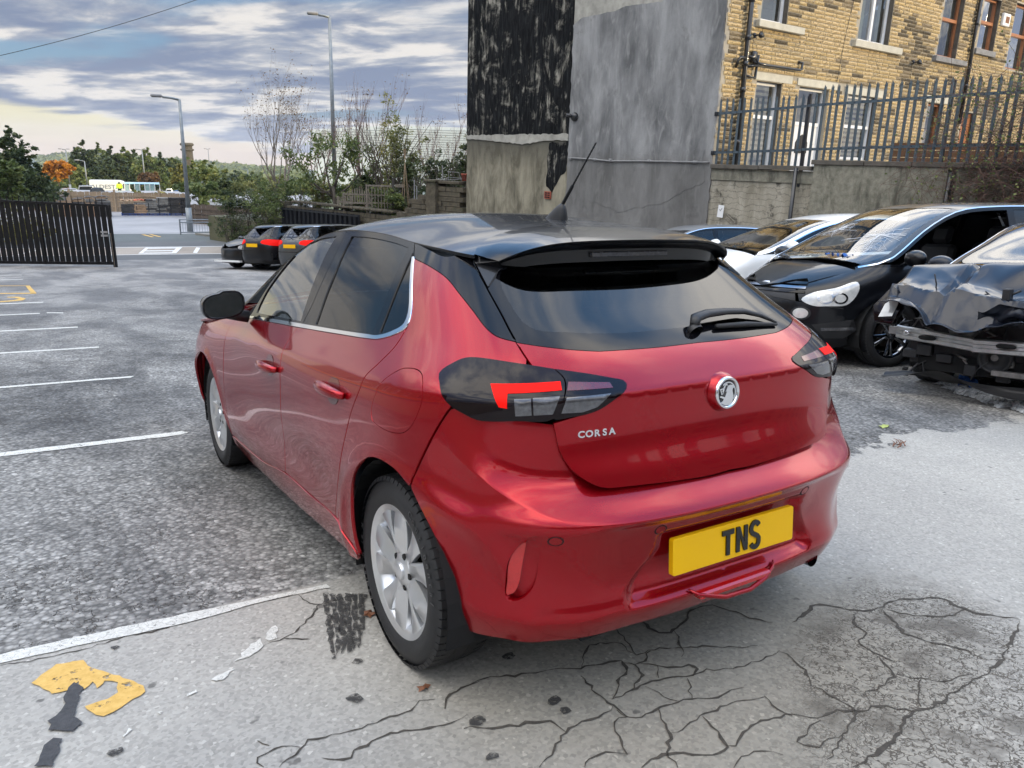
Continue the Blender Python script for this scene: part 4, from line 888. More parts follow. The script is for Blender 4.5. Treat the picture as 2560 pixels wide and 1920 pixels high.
 wp=MB();wp.smooth=True
 def gp(s,z,o):return Vector(b.pos(np.array([s]),np.array([z]),o)[0])*1.0
 def gr_(x,z,o):
  ss=np.linspace(SC,-.3,60);xx=np.abs(b.raw(ss,z)[...,0]);s=np.interp(abs(x),xx,ss)
  v=gp(s,z,o);return Vector((abs(v.x)*(1 if x>0 else-1),v.y,v.z))
 piv=gr_(.028,1.058,.004)
 wp.lathe([(.024,0),(.024,.014),(.019,.024),(0,.026)],20,Matrix.Translation(piv)@Matrix.Rotation(R(128),4,'X')@Matrix.Rotation(PI,4,'X'))
 arm=[gr_(.020,1.066,.022),gr_(.040,1.079,.030),gr_(.10,1.086,.032),gr_(.194,1.090,.028),gr_(.282,1.090,.022),gr_(.355,1.078,.016),gr_(.416,1.058,.008)]
 wp.tube(arm,[.016,.019,.018,.015,.014,.011,.005],10,flat=.7)
 wo=wp.build('rear_wiper','plastic_black',root)
 bd=MB();bd.smooth=True;bd.tube([gr_(.12,1.064,.010),gr_(.26,1.062,.009),gr_(.41,1.054,.007)],[.008,.010,.005],6);bd.build('wiper_blade','rubber',wo)
 for mir in(1,-1):
  for(sa,za,sb_,zb_,cup,par)in((.535,.832,.285,.832,(.40,.831),rd),(1.365,.787,1.085,.797,(1.215,.800),fd)):
   m=MB();m.smooth=True
   pts=[];rr=[]
   for t in np.linspace(0,1,13):
    s_=sa+(sb_-sa)*t;z_=za+(zb_-za)*t
    pts.append(Vector(b.pos(np.array([s_]),np.array([z_]),.006+.026*math.sin(PI*t)**.5)[0]));rr.append(.006+.0125*math.sin(PI*min(1,.06+t*.9))**.6)
   m.tube(pts,rr,10,flat=1.25)
   for v_i in range(len(m.v)):v=m.v[v_i];m.v[v_i]=(v[0]*mir,v[1],v[2])
   par_o=par[0]if mir==1 else par[1]
   m.build('door_handle',RED,par_o)
   q=curve([(cup[0]+.062,cup[1]),(cup[0]+.045,cup[1]+.034),(cup[0]-.03,cup[1]+.040),(cup[0]-.060,cup[1]+.01),(cup[0]-.045,cup[1]-.034),(cup[0]+.03,cup[1]-.044)],(),True,.01)
   def cupw(V,c=cup):d=np.hypot((V[:,0]-c[0])/.062,(V[:,1]-c[1])/.044);return-.0*d
   me=surf_mesh('handle_recess_shade',lambda a,c_,o:b.pos(a,c_,o),b.nrm,[q],.008,.0008,0,None,mir==-1,)
   link('handle_recess_shade',me,par_o,'recess_shade_red')  # flat patch behind the handle; recess shade is painted in its darker red
 for sg in(-1,1):
  m=MB();m.smooth=True
  c=Vector((-.925,1.80,1.018))
  prof=[(-1.0,.02),(-.85,.55),(-.5,.85),(0,1.0),(.5,1.02),(.85,1.0)]
  def sup(r,a):
   ca,sa=math.cos(a),math.sin(a);p_=2.8
   k=(abs(ca)**p_+abs(sa)**p_)**(-1/p_)
   x,z=r*.098*k*ca,r*.066*k*sa
   z+=.010*(x/.11)
   if z>0 and x<0:z*=.86
   return x,z
  V=[];nseg=32
  for yy,r in prof:
   for k in range(nseg):
    x,z=sup(r,2*PI*k/nseg);V.append(c+Vector((x+.02*(1-r),-yy*.075,z)))
  for yy,r in((.86,.90),(.70,.88)):
   for k in range(nseg):
    x,z=sup(r,2*PI*k/nseg);V.append(c+Vector((x,-yy*.075,z)))
  nr=len(prof)+2
  F=[(j*nseg+k,j*nseg+(k+1)%nseg,(j+1)*nseg+(k+1)%nseg,(j+1)*nseg+k)for j in range(nr-1)for k in range(nseg)]+[tuple(range(nseg))]
  V=[Vector((v.x*-sg,v.y,v.z))for v in V]
  m.add(V,F);mo=m.build('side_mirror','paint_black',root);autosmooth(mo.data,50)
  m=MB();V=[]
  for k in range(nseg):
   x,z=sup(.885,2*PI*k/nseg);V.append(Vector(((c.x+x)*-sg,c.y-.058-.16*x+.05*z,c.z+z)))
  m.add(V,[tuple(range(nseg))]);m.build('mirror_glass','mirror_dark',mo,fix=False)
  m=MB();m.smooth=True;m.tube([(-.80*-sg,1.80,.950),(-.86*-sg,1.80,.962),(-.90*-sg,1.80,.975)],[.030,.028,.03],10);m.build('mirror_arm','plastic_black',mo)
 m=MB();m.smooth=True
 pr=[(.30,.047,0),(.27,.042,.020),(.245,.034,.034),(.225,.022,.047),(.215,.012,.062)]
 base=Vector((0,.295,1.408))
 V=[];nseg=16
 for i,t in enumerate(np.linspace(0,1,7)):
  w_=.030*(1-t)**.7+.007;l_=.055*(1-t)**.8+.008;h=.062*t;yc=.02-.045*t
  for k in range(nseg):
   a=2*PI*k/nseg;V.append(base+Vector((w_*math.cos(a),yc+l_*math.sin(a),h)))
 m.add(V,[(j*nseg+k,j*nseg+(k+1)%nseg,(j+1)*nseg+(k+1)%nseg,(j+1)*nseg+k)for j in range(6)for k in range(nseg)]+[tuple(range(6*nseg,7*nseg))])
 ab=m.build('aerial_base','plastic_black',root)
 m=MB();m.smooth=True;p0=base+Vector((0,-.022,.055));p1=Vector((0,.075,1.672));n_=40
 pts=[p0.lerp(p1,i/n_)for i in range(n_+1)];m.tube(pts,[(.0065 if i<14 else.0036-.0012*(i/n_))+(.0010 if(i%2 and i>13)else 0)for i in range(n_+1)],8)
 m.build('aerial_rod','rubber',ab)
 m=MB();m.smooth=True;m.tube([(.46,-.585,.262),(.46,-.50,.262),(.46,-.2,.26)],.026,20,caps=False);m.build('exhaust_pipe','dark_chrome',root)
 m=MB();m.smooth=True;m.tube([(-.175,-.628,.335),(-.15,-.645,.318),(-.05,-.658,.290),(.06,-.658,.286),(.135,-.650,.300),(.18,-.640,.325),(.20,-.625,.336)],[.003,.007,.008,.008,.008,.007,.003],8);m.build('fog_light_lip',RED,root)
 m=MB();m.box(-.145,.165,-.652,-.61,.298,.322,bev=.006);m.build('fog_light','reflector_red',root)
 m=MB();m.box(-.66,.66,-.40,3.1,.22,.262);m.box(-.52,.52,-.56,-.38,.24,.30);m.box(-.66,.66,.36,2.1,.20,.23)
 m.build('underbody','liner',root)
 for yc in(0,2.538):
  for sg in(-1,1):
   m=MB();pr=[]
   m.lathe([(.36,0),(.36,.30),(.02,.30)],30,Matrix.Translation((sg*.835,yc,.31))@Matrix.Rotation(-sg*PI/2,4,'Y')@Matrix.Rotation(R(0),4,'Z'),PI*1.0 if False else 2*PI)
   o_=m.build('wheel_arch_liner','liner',root,fix=False)
   bm=bmesh.new();bm.from_mesh(o_.data)
   bmesh.ops.delete(bm,geom=[v for v in bm.verts if v.co.z<.19],context='VERTS');bm.to_mesh(o_.data);bm.free()
 lp=np.vstack([C([(1.95,.92),(1.3,.93),(.5,.96),(.12,.99),(-.05,1.05),(-.25,1.02),(-.40,.96),(-.60,.98),(SC,1.0)])[:-1],C([(SC,1.0),(SC,.30)],corners='all')[:-1],C([(SC,.30),(-.40,.30),(-.26,.30),(-.24,.45),(-.17,.60),(0,.71),(.17,.66),(.28,.55),(.31,.30),(1.0,.28),(2.08,.28),(2.10,.42),(2.2,.60),(2.3,.80)])[:-1]])
 panel('inner_shell',b,lp,'liner',root,.06,o=-.020,rim=0,wave=lambda V:-.075*sstep(-.12,-.22,V[:,0])*sstep(.98,.93,V[:,1]))
 m=MB();m.box(-.68,.68,-.10,2.0,.30,.36)
 m.build('cabin_floor','interior_dark',root)
 def seat(x,y,w,h,nm,hr=True):
  q=MB();q.smooth=True
  q.box(x-w/2,x+w/2,y,y+.5,.48,.60,bev=.04)
  Mt=Matrix.Translation((x,y,.58))@Matrix.Rotation(R(16),4,'X');q.box(-w/2,w/2,-.06,.06,0,h,Mt,bev=.045)
  if hr:q.box(-.12,.12,-.05,.04,h+.03,h+.20,Mt,bev=.04)
  ob=q.build(nm,'interior_dark',root);return ob
 for x in(-.36,.36):seat(x,1.05,.48,.56,'front_seat')
 seat(0,.15,1.2,.52,'rear_seat',False)
 for x in(-.38,.38):
  q=MB();q.smooth=True;q.box(x-.12,x+.12,-.0,.08,1.12,1.26,bev=.035);q.build('head_restraint','interior_dark',root)
 q=MB();q.box(-.55,.55,-.36,.02,.985,1.0,bev=.004);q.build('parcel_shelf','interior_dark',root)
 q=MB();q.smooth=True;q.box(-.72,.72,1.78,2.25,.78,.97,bev=.06);q.build('dashboard','interior_dark',root)
 q=MB();q.smooth=True
 Mt=Matrix.Translation((.36,1.66,.95))@Matrix.Rotation(R(65),4,'X')
 ring=[Mt@Vector((.18*math.cos(a),.18*math.sin(a),0))for a in np.linspace(0,2*PI,33)]
 q.tube(ring,.015,8,caps=False);q.build('steering_wheel','plastic_black',root)
 WM=wheel_meshes(.311,.206,.200,'twin','alloy')
 for yc,xx in((0,.838),(2.538,.841)):
  for sg in(-1,1):
   put_wheel(root,WM,sg*xx,yc,.307,sg,spin=.35 if yc else.0)
 wt=[w_ for w_ in KIDS[root.name]if w_.name.startswith('wheel')and w_.type=='EMPTY']
 for w_ in wt:
  if w_.matrix_local.translation.x>0:continue
  for tx,am,sz in(('195/55 R 16 H',100 if w_.matrix_local.translation.y<1 else 80,.026),('Continental',-62,.034)):
   for i_,ch in enumerate(tx):
    if ch==' ':continue
    a_=R(am)-(i_-len(tx)/2)*sz*.80/.262*(1 if am>0 else 1)
    Mx=Matrix.Rotation(a_,4,'Z')@Matrix.Translation((.268,0,-.0006))@Matrix.Rotation(-PI/2,4,'Z')
    flat_text(ch,sz,'tyre_letter','tyre_print',w_,Mx,.0006,.0004)
 return root
simple('recess_shade_red',(.10,.002,.004),.25,coat=1.0,var=0)  # body red darkened to stand for shade in the handle cup
corsa_root=build_corsa()
# ---- the other cars
def gen_car(sp,name,label,frame,paintm,group=None,glass='glass_tint',wheelm=None,sp_=.07,extra=None,skip=()):
 b=gen_body(sp);root=empty(name,label,sp.get('cat','car'),frame,group)
 wb,rt=sp['wb'],sp['rt'];SC=b.y0-KA*PI/2;SN=b.y1+KA*PI/2
 C=lambda pts,closed=False,corners=(),step=.03:curve(pts,corners,closed,step)
 zed,hz,hc=spl(*sp['zed']),spl(*sp['hoodz']),spl(*sp['hoodc'])
 cro=spl(*sp['crown']);belt=sp['belt']
 zb=lambda y:belt-.045*np.clip((y-0.8)/2.0,-1,1)*sp.get('wedge',1)
 ya=sp['zed'][0][-1]-.08
 yr=sp['zed'][0][0]
 ra=rt+.055
 gz=sp.get('sill',.26)
 arcr=[(ra*math.cos(a),rt+ra*math.sin(a))for a in np.linspace(-.15,PI+.15,20)]
 arcf=[(wb+ra*math.cos(a),rt+ra*math.sin(a))for a in np.linspace(-.15,PI+.15,20)]
 yd0=wb-ra-.10;yB=sp.get('yB',1.15);yC=sp.get('yC',.30)
 g=.004
 def V(pts):return C(pts,corners='all')[:-1]
 hsk=[(s,float(hz(s)[0]))for s in np.linspace(ya+.02,wb+.80,8)]
 parts={}
 if 'front_door' not in skip:
  parts['fd']=panel('front_door',b,np.vstack([V([(yB+g,zb(yB)),(yB+g,gz+.06),(yd0,gz+.06)]),V([(yd0,gz+.06),(yd0+.05,.55),(yd0+.02,zb(yd0)-.01),(ya-.02,float(zb(ya))),(yB+g,zb(yB))])]),paintm,root,sp_)
 if yC<yB-.4:
  re_=[(yC+.02,zb(yC)),(yC+.05,.78),(ra+.06,.60),(ra+.09,gz+.06)]
  parts['rd']=panel('rear_door',b,np.vstack([V([(yB-g,gz+.06),(yB-g,zb(yB)),(yC+.02,zb(yC))]),V(re_),V([(ra+.09,gz+.06),(yB-g,gz+.06)])]),paintm,root,sp_)
 panel('sill',b,np.vstack([V([(ra+.02,gz+.05),(yd0+.0,gz+.05),(yd0+.06,gz-.06),(ra+.05,gz-.06),(ra+.02,gz+.05)])]),paintm if sp.get('sillpaint',1)else 'plastic_black',root,sp_,o=.004)
 yq=yC if yC<yB-.4 else yB
 tz=float(zb(-.2))
 q=[(-.30-.45,tz-.02),(-.78,.70),(-.36,.62)]if True else[]
 edge_=([(yC+.02-g,zb(yC)),(yC+.05-g,.78),(ra+.06-g,.60),(ra+.09-g,gz+.06)]if yC<yB-.4 else[(yB-g,zb(yB)),(yB-g,gz+.06),(ra+.09,gz+.06)])
 upz=[(s,float(zed(s)[0]))for s in np.linspace(yr+.02,yq-.02,6)]
 glr=sp.get('glass_end',yr+.35)
 s_t=b.y0-KA*1.15
 quarter=np.vstack([V(edge_),V([edge_[-1],(ra*.99,gz+.05)]+arcr[1:-1]+[(-ra*.99,.36),(-ra-.02,.62),(s_t+.25,.64)]),V([(s_t+.25,.64),(s_t+.24,tz-.03),(glr-.10,tz+.02),(glr,float(zed(glr)[0])-.02 if glr>yr else tz+.3)]),V([(glr,float(zed(glr)[0])-.02),(glr+.04,tz+.05),(yq,float(zb(yq))+.01),edge_[0]])])
 panel('rear_quarter',b,np.vstack([V(edge_),V([edge_[-1],(ra*.99,gz+.05)]+arcr[1:-1]+[(-ra*.99,.36),(-ra-.02,.62),(s_t+.25,.64)]),V([(s_t+.25,.64),(s_t+.24,tz-.02),(yq-.2,tz-.005),edge_[0]])]),paintm,root,sp_)
 if 'front_wing' not in skip:panel('front_wing',b,np.vstack([V(hsk),V([hsk[-1],(wb+.76,.66),(wb+ra+.05,.60),(wb+ra*.99,gz)]),V(arcf[1:-1]),V([(wb-ra,gz+.02),(yd0+g,gz+.06),(yd0+.05+g,.55),(yd0+.02+g,zb(yd0)-.01),(ya+.01,float(zb(ya))),hsk[0]])]),paintm,root,sp_)
 if 'front_bumper' not in skip:
  panel('front_bumper',b,np.vstack([V([(SN,.20),(SN,.70),(wb+.78,.655),(wb+ra+.05,.595),(wb+ra,gz-.02),(wb+ra+.1,.20),(SN,.20)])]),paintm,root,sp_,sym=False)
 if 'nose' not in skip:
  panel('nose_panel',b,np.vstack([V([(SN,.703),(SN,float(hz(3.9)[0])+.0),(wb+.82,float(hz(wb+.82)[0])),(wb+.79,.66),(SN,.703)])]),sp.get('nosemat','plastic_black'),root,sp_)
 xs=np.linspace(yr+.04,ya-.01,26)
 upper=[(s,float(zed(s)[0]))for s in xs]
 lower=[(s,float(zb(s))+.004)for s in xs[::-1]]
 rearlow=[(yr+.04,float(zb(0))+.02)]
 band=np.vstack([V(upper),V([upper[-1]]+lower),V([lower[-1],upper[0]])])
 ins=.045
 def win(a,c,slant=0.):
  xx=np.linspace(a,c,12);up=[(s,float(zed(s)[0])-ins)for s in xx];lo=[(s,float(zb(s))+ins*.6)for s in xx[::-1]]
  up=[(s,z)if z>zb(s)+ins*.6+.01 else(s,float(zb(s))+ins*.6+.01)for s,z in up]
  return np.vstack([V(up),V([up[-1]]+lo),V([lo[-1],up[0]])])
 yfw=ya-.30 if sp.get('tri',1)else ya-.12
 wins=[win(yB+.05,ya-.14)]
 if yC<yB-.4:wins.append(win(yC+.06,yB-.05))
 if sp.get('third',1):wins.append(win(sp.get('y3',yr+.42),(yC if yC<yB-.4 else yB)-.05))
 wm=sp.get('bandmat','trim_black')
 panel('window_surround',b,band,wm,root,sp_,holes=wins,rim=.02)
 for i,w in enumerate(wins):
  if i==0 and 'front_window' in skip:continue
  panel('side_window',b,w,glass if i==0 else 'glass_tint',root,.10,o=-.006,rim=0)
 if sp.get('chrome',1):
  cu=[(s,z-.012)for s,z in upper];loop=np.vstack([V(upper),V([upper[-1]]+cu[::-1]),V([cu[0],upper[0]])])
  panel('window_trim',b,loop,'chrome',root,.08,o=.006,rim=.008)
 Wf=lambda y,z:np.abs(b.raw(y,z)[...,0])
 roof=Cap(Wf,zed,cro,sp.get('rn',3.0))
 yw=sp.get('yw',2.0)
 rf=np.vstack([V([(0,yr),(0,yw+.02),(.5,yw),(1,yw-.16)]),V([(1,yw-.16),(1,yr),(0,yr)])])
 cap_panel('roof',roof,rf,sp.get('roofmat',paintm),root,.05)
 if 'windscreen' not in skip:
  ws=np.vstack([V([(0,yw+.03),(0,ya+.08),(.5,ya+.05),(.93,ya-.06)]),V([(.93,ya-.06),(.90,yw-.11),(.5,yw+.01),(0,yw+.03)])])
  parts['ws']=cap_panel('windscreen',roof,ws,sp.get('wsmat','glass_clear'),root,.06,o=-.003)
  for sg in(1,-1):
   pl=np.vstack([V([(.93,ya-.06),(1.0,ya),(1.0,yw-.16),(.90,yw-.11),(.93,ya-.06)])])
   me=surf_mesh('windscreen_pillar',roof.pos,roof.nrm,[pl],.06,.001,.012,None,sg<0);link('windscreen_pillar',me,root,paintm)
 hood=Cap(Wf,hz,hc,2.8)
 if 'bonnet' not in skip:
  ynz=wb+.80
  hd=np.vstack([V([(0,ya+.06),(0,sp['nose_y']),(.5,sp['nose_y']-.06),(.85,sp['nose_y']-.22),(1,ynz-.08)]),V([(1,ynz-.08),(1,ya+.02),(.5,ya+.08),(0,ya+.06)])])
  parts['hood']=cap_panel('bonnet',hood,hd,paintm,root,.05)
 tz0=.64
 rl=sp.get('rglass',(belt+.06,sp['roof']-.04))
 top=[(SC,rl[1]),(s_t+.10,rl[1]-.01),(s_t+.22,rl[0]+.02)]
 panel('tailgate',b,np.vstack([V([(SC,rl[0]),(s_t+.23,rl[0]),(s_t+.235,.65),(SC,.65),(SC,rl[0])])]),paintm,root,sp_)
 rw=np.vstack([V([(SC,rl[0]+.02),(SC,rl[1]),(s_t+.02,rl[1]-.02),(s_t+.16,rl[0]+.02),(SC,rl[0]+.02)])])
 panel('rear_window',b,rw,'glass_tint',root,.08,rim=0)
 panel('rear_pillar',b,np.vstack([V([(s_t+.24,tz),(s_t+.17,rl[0]+.02),(s_t+.03,rl[1]-.02),(SC,rl[1]+.0),(SC,sp['zed'][1][0]+.03),(b.y0-.0-KA*.6,sp['zed'][1][0]),(yr+.04,float(zed(yr+.04)[0])),(yr+.045,tz),(s_t+.24,tz)])]),paintm,root,sp_)
 panel('rear_bumper',b,np.vstack([V([(SC,.63),(s_t+.25,.63),(-ra-.03,.61),(-ra,.34),(-ra-.05,.24),(SC,.24),(SC,.63)])]),paintm,root,sp_)
 lampz=sp.get('lampz',(.80,.98))
 lp=[(s_t-.10,lampz[0]+.10),(s_t-.08,lampz[1]-.01),(s_t+.30,lampz[1]),(s_t+.46,lampz[1]-.03),(s_t+.42,lampz[0]+.06),(s_t+.22,lampz[0]),(s_t+.02,lampz[0]+.04)]
 panel('tail_light',b,C(lp,True),'lens_red',root,.05,o=.006)
 m=MB();yp=float(b.tail(np.array([.80]))[0])
 m.box(-.26,.26,yp-.012,yp-.004,.76,.87);m.build('number_plate','plate_yellow',root)
 if extra:extra(b,root,parts,C,V,SN,hood,roof)
 m=MB();m.box(-.70,.70,-.72,wb+.62,.20,.34);m.build('underbody','liner',root)
 for yc in(0,wb):
  for sg in(-1,1):
   m=MB();m.lathe([(ra+.01,.02),(ra+.01,.30),(.02,.30)],20,Matrix.Translation((sg*(sp['hw']-.03),yc,rt))@Matrix.Rotation(-sg*PI/2,4,'Y'))
   m.v=[v if v[2]>.16 else(v[0],v[1],.16)for v in m.v];m.build('wheel_arch_liner','liner',root,fix=False)
 m=MB();m.box(-.74,.74,-.5,ya-.2,.40,.50);m.box(-.74,.74,ya-.62,ya-.1,.70,float(zb(ya))-.06,bev=.05);m.build('cabin_floor','interior_dark',root)
 for x in(-.37,.37):
  m=MB();Mt=Matrix.Translation((x,yB-.05,.62))@Matrix.Rotation(R(14),4,'X')
  m.box(-.24,.24,-.07,.07,0,.58,Mt,bev=.05);m.box(-.13,.13,-.05,.05,.60,.80,Mt,bev=.04);m.box(x-.24,x+.24,yB-.05,yB+.48,.5,.64,bev=.04);m.build('front_seat','interior_dark',root)
 m=MB();m.box(-.62,.62,.05,.20,.62,1.20,bev=.05);m.build('rear_seat','interior_dark',root)
 lp=np.vstack([V([(ya-.05,zb(ya)-.10),(1.0,belt-.06),(0,tz-.08),(s_t+.1,tz-.1),(SC,tz-.05)]),V([(SC,tz-.05),(SC,.30),(-.45,.30)]),V([(-.45,.30),(-.40,.60),(0,.84),(.40,.62),(.46,.30)]),V([(.46,.30),(wb-.46,.30),(wb-.42,.6),(ya-.05,zb(ya)-.10)])])
 panel('inner_shell',b,lp,'liner',root,.10,o=-.022,rim=0)
 for sg in(-1,1):
  m=MB();m.smooth=True
  cx,cy,cz=sg*(sp['hw']+.06),ya-.42,float(zb(ya))+.09
  m.lathe([(0,-.07),(.05,-.066),(.085,-.045),(.10,0),(.102,.03),(.094,.045),(0,.042)],20,Matrix.Translation((cx,cy,cz))@Matrix.Rotation(R(90),4,'X')@Matrix.Diagonal((1.15,.82,.9,1)))
  m.tube([(cx-sg*.05,cy,cz-.03),(cx-sg*.16,cy,cz-.08)],.022,8);mo=m.build('side_mirror',sp.get('mirmat',paintm),root);autosmooth(mo.data,50)
  for(hy,hzv)in((yB+.12,belt-.135),(yC+.20,belt-.125)):
   if yC>=yB-.4 and hy<yB:continue
   m=MB();m.smooth=True
   pts=[Vector(b.pos(np.array([hy+.20*t]),np.array([hzv]),.004+.028*math.sin(PI*t)**.5)[0])for t in np.linspace(0,1,9)]
   pts=[Vector((p.x*-sg,p.y,p.z))for p in pts]
   m.tube(pts,[.008+.010*math.sin(PI*t)**.6 for t in np.linspace(0,1,9)],8);m.build('door_handle',sp.get('handlemat',paintm),root)
 wm_=wheelm or WHEELS_DARK
 sc=rt/.335
 for yc in(0,wb):
  for sg in(-1,1):
   w=put_wheel(root,wm_,sg*(sp['hw']-.022),yc,rt-.004,sg,spin=.4 if yc else.1,steer=sp.get('steer',0)if yc else 0)
   w.scale=(sc,sc,1)
 return root,b,parts
WHEELS_DARK=wheel_meshes(.335,.228,.225,'five','dark_chrome')
WHEELS_ALLOY=wheel_meshes(.335,.220,.215,'ten','alloy')
MPV['nose_y']=3.76
# ---- the black people carrier with the cracked windscreen
simple('lens_head',(.62,.62,.60),.10,.2,coat=1.0,var=.2,vs=14)
simple('lens_amber',(.75,.30,.04),.15,coat=1.0)
simple('blue_rag',(.02,.10,.34),.8)
simple('white_mark',(.70,.72,.74),.6)
def cracked_glass():
 m,n,L=newmat('glass_cracked')
 fr=n('ShaderNodeFresnel',i={'IOR':1.5})
 tr=n('ShaderNodeBsdfTransparent',i={'Color':(.42,.46,.46,1)});gl=n('ShaderNodeBsdfGlossy',i={'Roughness':.0})
 mx=n('ShaderNodeMixShader',i={0:math_(n,'MULTIPLY',fr.outputs[0],1.6,True),1:tr.outputs[0],2:gl.outputs[0]})
 out(n,mx.outputs[0])
cracked_glass()
def lamp_front(b,root,loop,mat='lens_head',bowls=(),o=.004,both=True):
 res=[]
 for mir in((False,True)if both else(False,)):
  me=surf_mesh('headlight',b.pos,b.nrm,[loop],.03,o,.02,None,mir);h=link('headlight',me,root,mat);res.append(h)
  for(s_,z_,r_,mt)in bowls:
   c=np.array([(s_+r_*math.cos(a),z_+r_*math.sin(a))for a in np.linspace(0,2*PI,24,endpoint=False)])
   ring=np.array([(s_+r_*.72*math.cos(a),z_+r_*.72*math.sin(a))for a in np.linspace(0,2*PI,24,endpoint=False)])
   link('lamp_bowl',surf_mesh('lamp_bowl',b.pos,b.nrm,[c,ring],.03,o+.003,.004,None,mir),h,'chrome')
   link('lamp_bulb',surf_mesh('lamp_bulb',b.pos,b.nrm,[ring],.03,o+.002,.0,None,mir),h,mt)
 return res
def mpv_extra(b,root,parts,C,V,SN,hood,roof):
 k=lambda p:C(p,True)
 lamp_front(b,root,k(MPVOL['head']),bowls=((MPVOL['bowl'][0][0],MPVOL['bowl'][0][1],.062,'lens_head'),(MPVOL['bowl'][1][0],MPVOL['bowl'][1][1],.055,'lens_head')))
 f=MPVOL['fog'][0]
 for mir in(False,True):
  for r_,mt,o_ in((.075,'plastic_black',.003),(.056,'lens_head',.006)):
   c=np.array([(f[0]+r_*math.cos(a),f[1]+r_*.9*math.sin(a))for a in np.linspace(0,2*PI,24,endpoint=False)])
   link('fog_lamp',surf_mesh('fog_lamp',b.pos,b.nrm,[c],.03,o_,.01,None,mir),root,mt)
  for key,nm,mt,o_ in(('vent','bumper_vent','plastic_black',.002),('drl','daytime_lamp','lens_clear',.008)):
   link(nm,surf_mesh(nm,b.pos,b.nrm,[curve(MPVOL[key],'all',True,.03)],.04,o_,.01,None,mir),root,mt)
 for i,z in enumerate((.735,.775,.815)):
  for mir in(False,True):
   me=surf_mesh('grille_bar',b.pos,b.nrm,[np.vstack([V([(SN,z),(SN,z+.022),(SN-.45,z+.022),(SN-.45,z),(SN,z)])])],.05,.010,.014,None,mir);link('grille_bar',me,root,'dark_chrome' if i==1 else 'trim_black')
 m=MB();m.smooth=True;yb=float(b.nose(np.array([.80]))[0])
 m.lathe([(0,.022),(.9,.022),(1.0,.016),(1.02,.0)],32,Matrix.Translation((0,yb+.0,.80))@Matrix.Rotation(R(-90),4,'X')@Matrix.Diagonal((.075,.034,1,1)));m.build('oval_badge','chrome',root)
 rnd=random.Random(5);m=MB()
 for(tc,yc,n_,Lm)in((-.05+.55,2.62,34,.42),(-.45,2.52,18,.30),(.62,2.85,12,.2)):
  for i in range(n_):
   a=rnd.uniform(0,2*PI);L_=Lm*rnd.uniform(.25,1);t,y=tc,yc;pts=[]
   for q in range(9):
    p=roof.pos(np.array([t]),np.array([y]),.0015)[0];pts.append(Vector(p))
    a+=rnd.uniform(-.22,.22);t+=math.cos(a)*L_/9/.62;y+=math.sin(a)*L_/9*.8
    if abs(t)>.88 or y>3.08 or y<2.0:break
   if len(pts)>2:m.tube(pts,rnd.uniform(.0006,.0016),3,caps=False)
  for r_ in(.04,.08,.13):
   aa=np.linspace(0,2*PI,22)
   pts=[Vector(roof.pos(np.array([tc+math.cos(a)*r_*rnd.uniform(.8,1.2)/.62]),np.array([yc+math.sin(a)*r_*rnd.uniform(.8,1.2)]),.0015)[0])for a in aa]
   m.tube(pts,.0010,3,caps=False)
 m.build('glass_crack','white_mark',parts['ws'],fix=False)['kind']='stuff'
mpv_root,mpv_b,mpv_p=gen_car(MPV,'people_carrier','black people carrier with cracked windscreen and damaged wheel arch beside the wrecked car',car_frame(8.589,2.587,R(76.6)),'paint_black',glass='glass_clear',skip=('front_window',),extra=mpv_extra,sp_=.045)
# crumpled blue rag on the scuttle
m=MB();rnd=random.Random(3)
m.sheet(lambda u,v:Vector(((u-.5)*.34+.03*mnoise.noise(Vector((u*5,v*5,3))),(v-.5)*.14,.035+.05*mnoise.noise(Vector((u*7,v*5,1))))),26,12)
ro=m.build('blue_rag','blue_rag',fix=False);ro.matrix_world=car_frame(8.589,2.587,R(76.6))@Matrix.Translation((-.30,3.02,1.06));autosmooth(ro.data,60)
tag(ro,'crumpled blue cloth lying at the foot of the cracked windscreen','cloth')
# ---- white car behind it
COUPE=dict(MPV);COUPE.update(hw=.95,wb=2.90,rt=.345,belt=1.06,roof=1.50,tumble=.66,zed=([-.95,-.5,.1,.8,1.3,1.7,2.1,2.45,2.8,3.0],[1.16,1.32,1.45,1.50,1.485,1.42,1.30,1.17,1.06,1.03]),crown=([-.95,0,1.2,2.0,3.0],[.05,.07,.085,.10,.10]),hoodz=([2.5,3.0,3.3,3.6,3.8],[1.05,1.01,.95,.86,.74]),yw=1.75,yC=.9,yB=1.15,third=0,nosemat='chrome',wedge=.5)
def plain_lamps(b,root,parts,C,V,SN,hood,roof):
 s0=SN-.62;lamp_front(b,root,C([(s0-.05,.70),(s0-.12,.80),(s0+.0,.83),(s0+.26,.78),(s0+.24,.68),(s0+.1,.66)],True))
gen_car(COUPE,'white_car','white car with tinted side glass parked under the retaining wall behind the people carrier',car_frame(9.46,4.74,R(72)),'paint_white',extra=plain_lamps)
SMALL=dict(MPV);SMALL.update(hw=.86,wb=2.55,rt=.315,belt=.96,roof=1.36,tumble=.68,zed=([-.7,-.3,.3,.9,1.3,1.6,1.9,2.2,2.5,2.7],[1.28,1.34,1.38,1.385,1.36,1.29,1.18,1.06,.97,.94]),nose=([.14,.28,.40,.55,.70,.82,.95,1.2,1.6],[3.28,3.38,3.41,3.40,3.36,3.22,2.95,2.5,1.9]),crown=([-.7,0,1.0,1.9,2.7],[.05,.06,.06,.07,.09]),hoodz=([2.2,2.6,2.9,3.2,3.4],[.97,.93,.87,.78,.68]),hoodc=([2.2,2.7,3.1,3.4],[.08,.09,.07,.02]),yw=1.65,yB=1.02,yC=.2,tail=([.14,.3,.5,.8,1.1,1.4,1.6],[-.60,-.68,-.72,-.70,-.62,-.42,-.2]))
SMALL['nose_y']=3.34
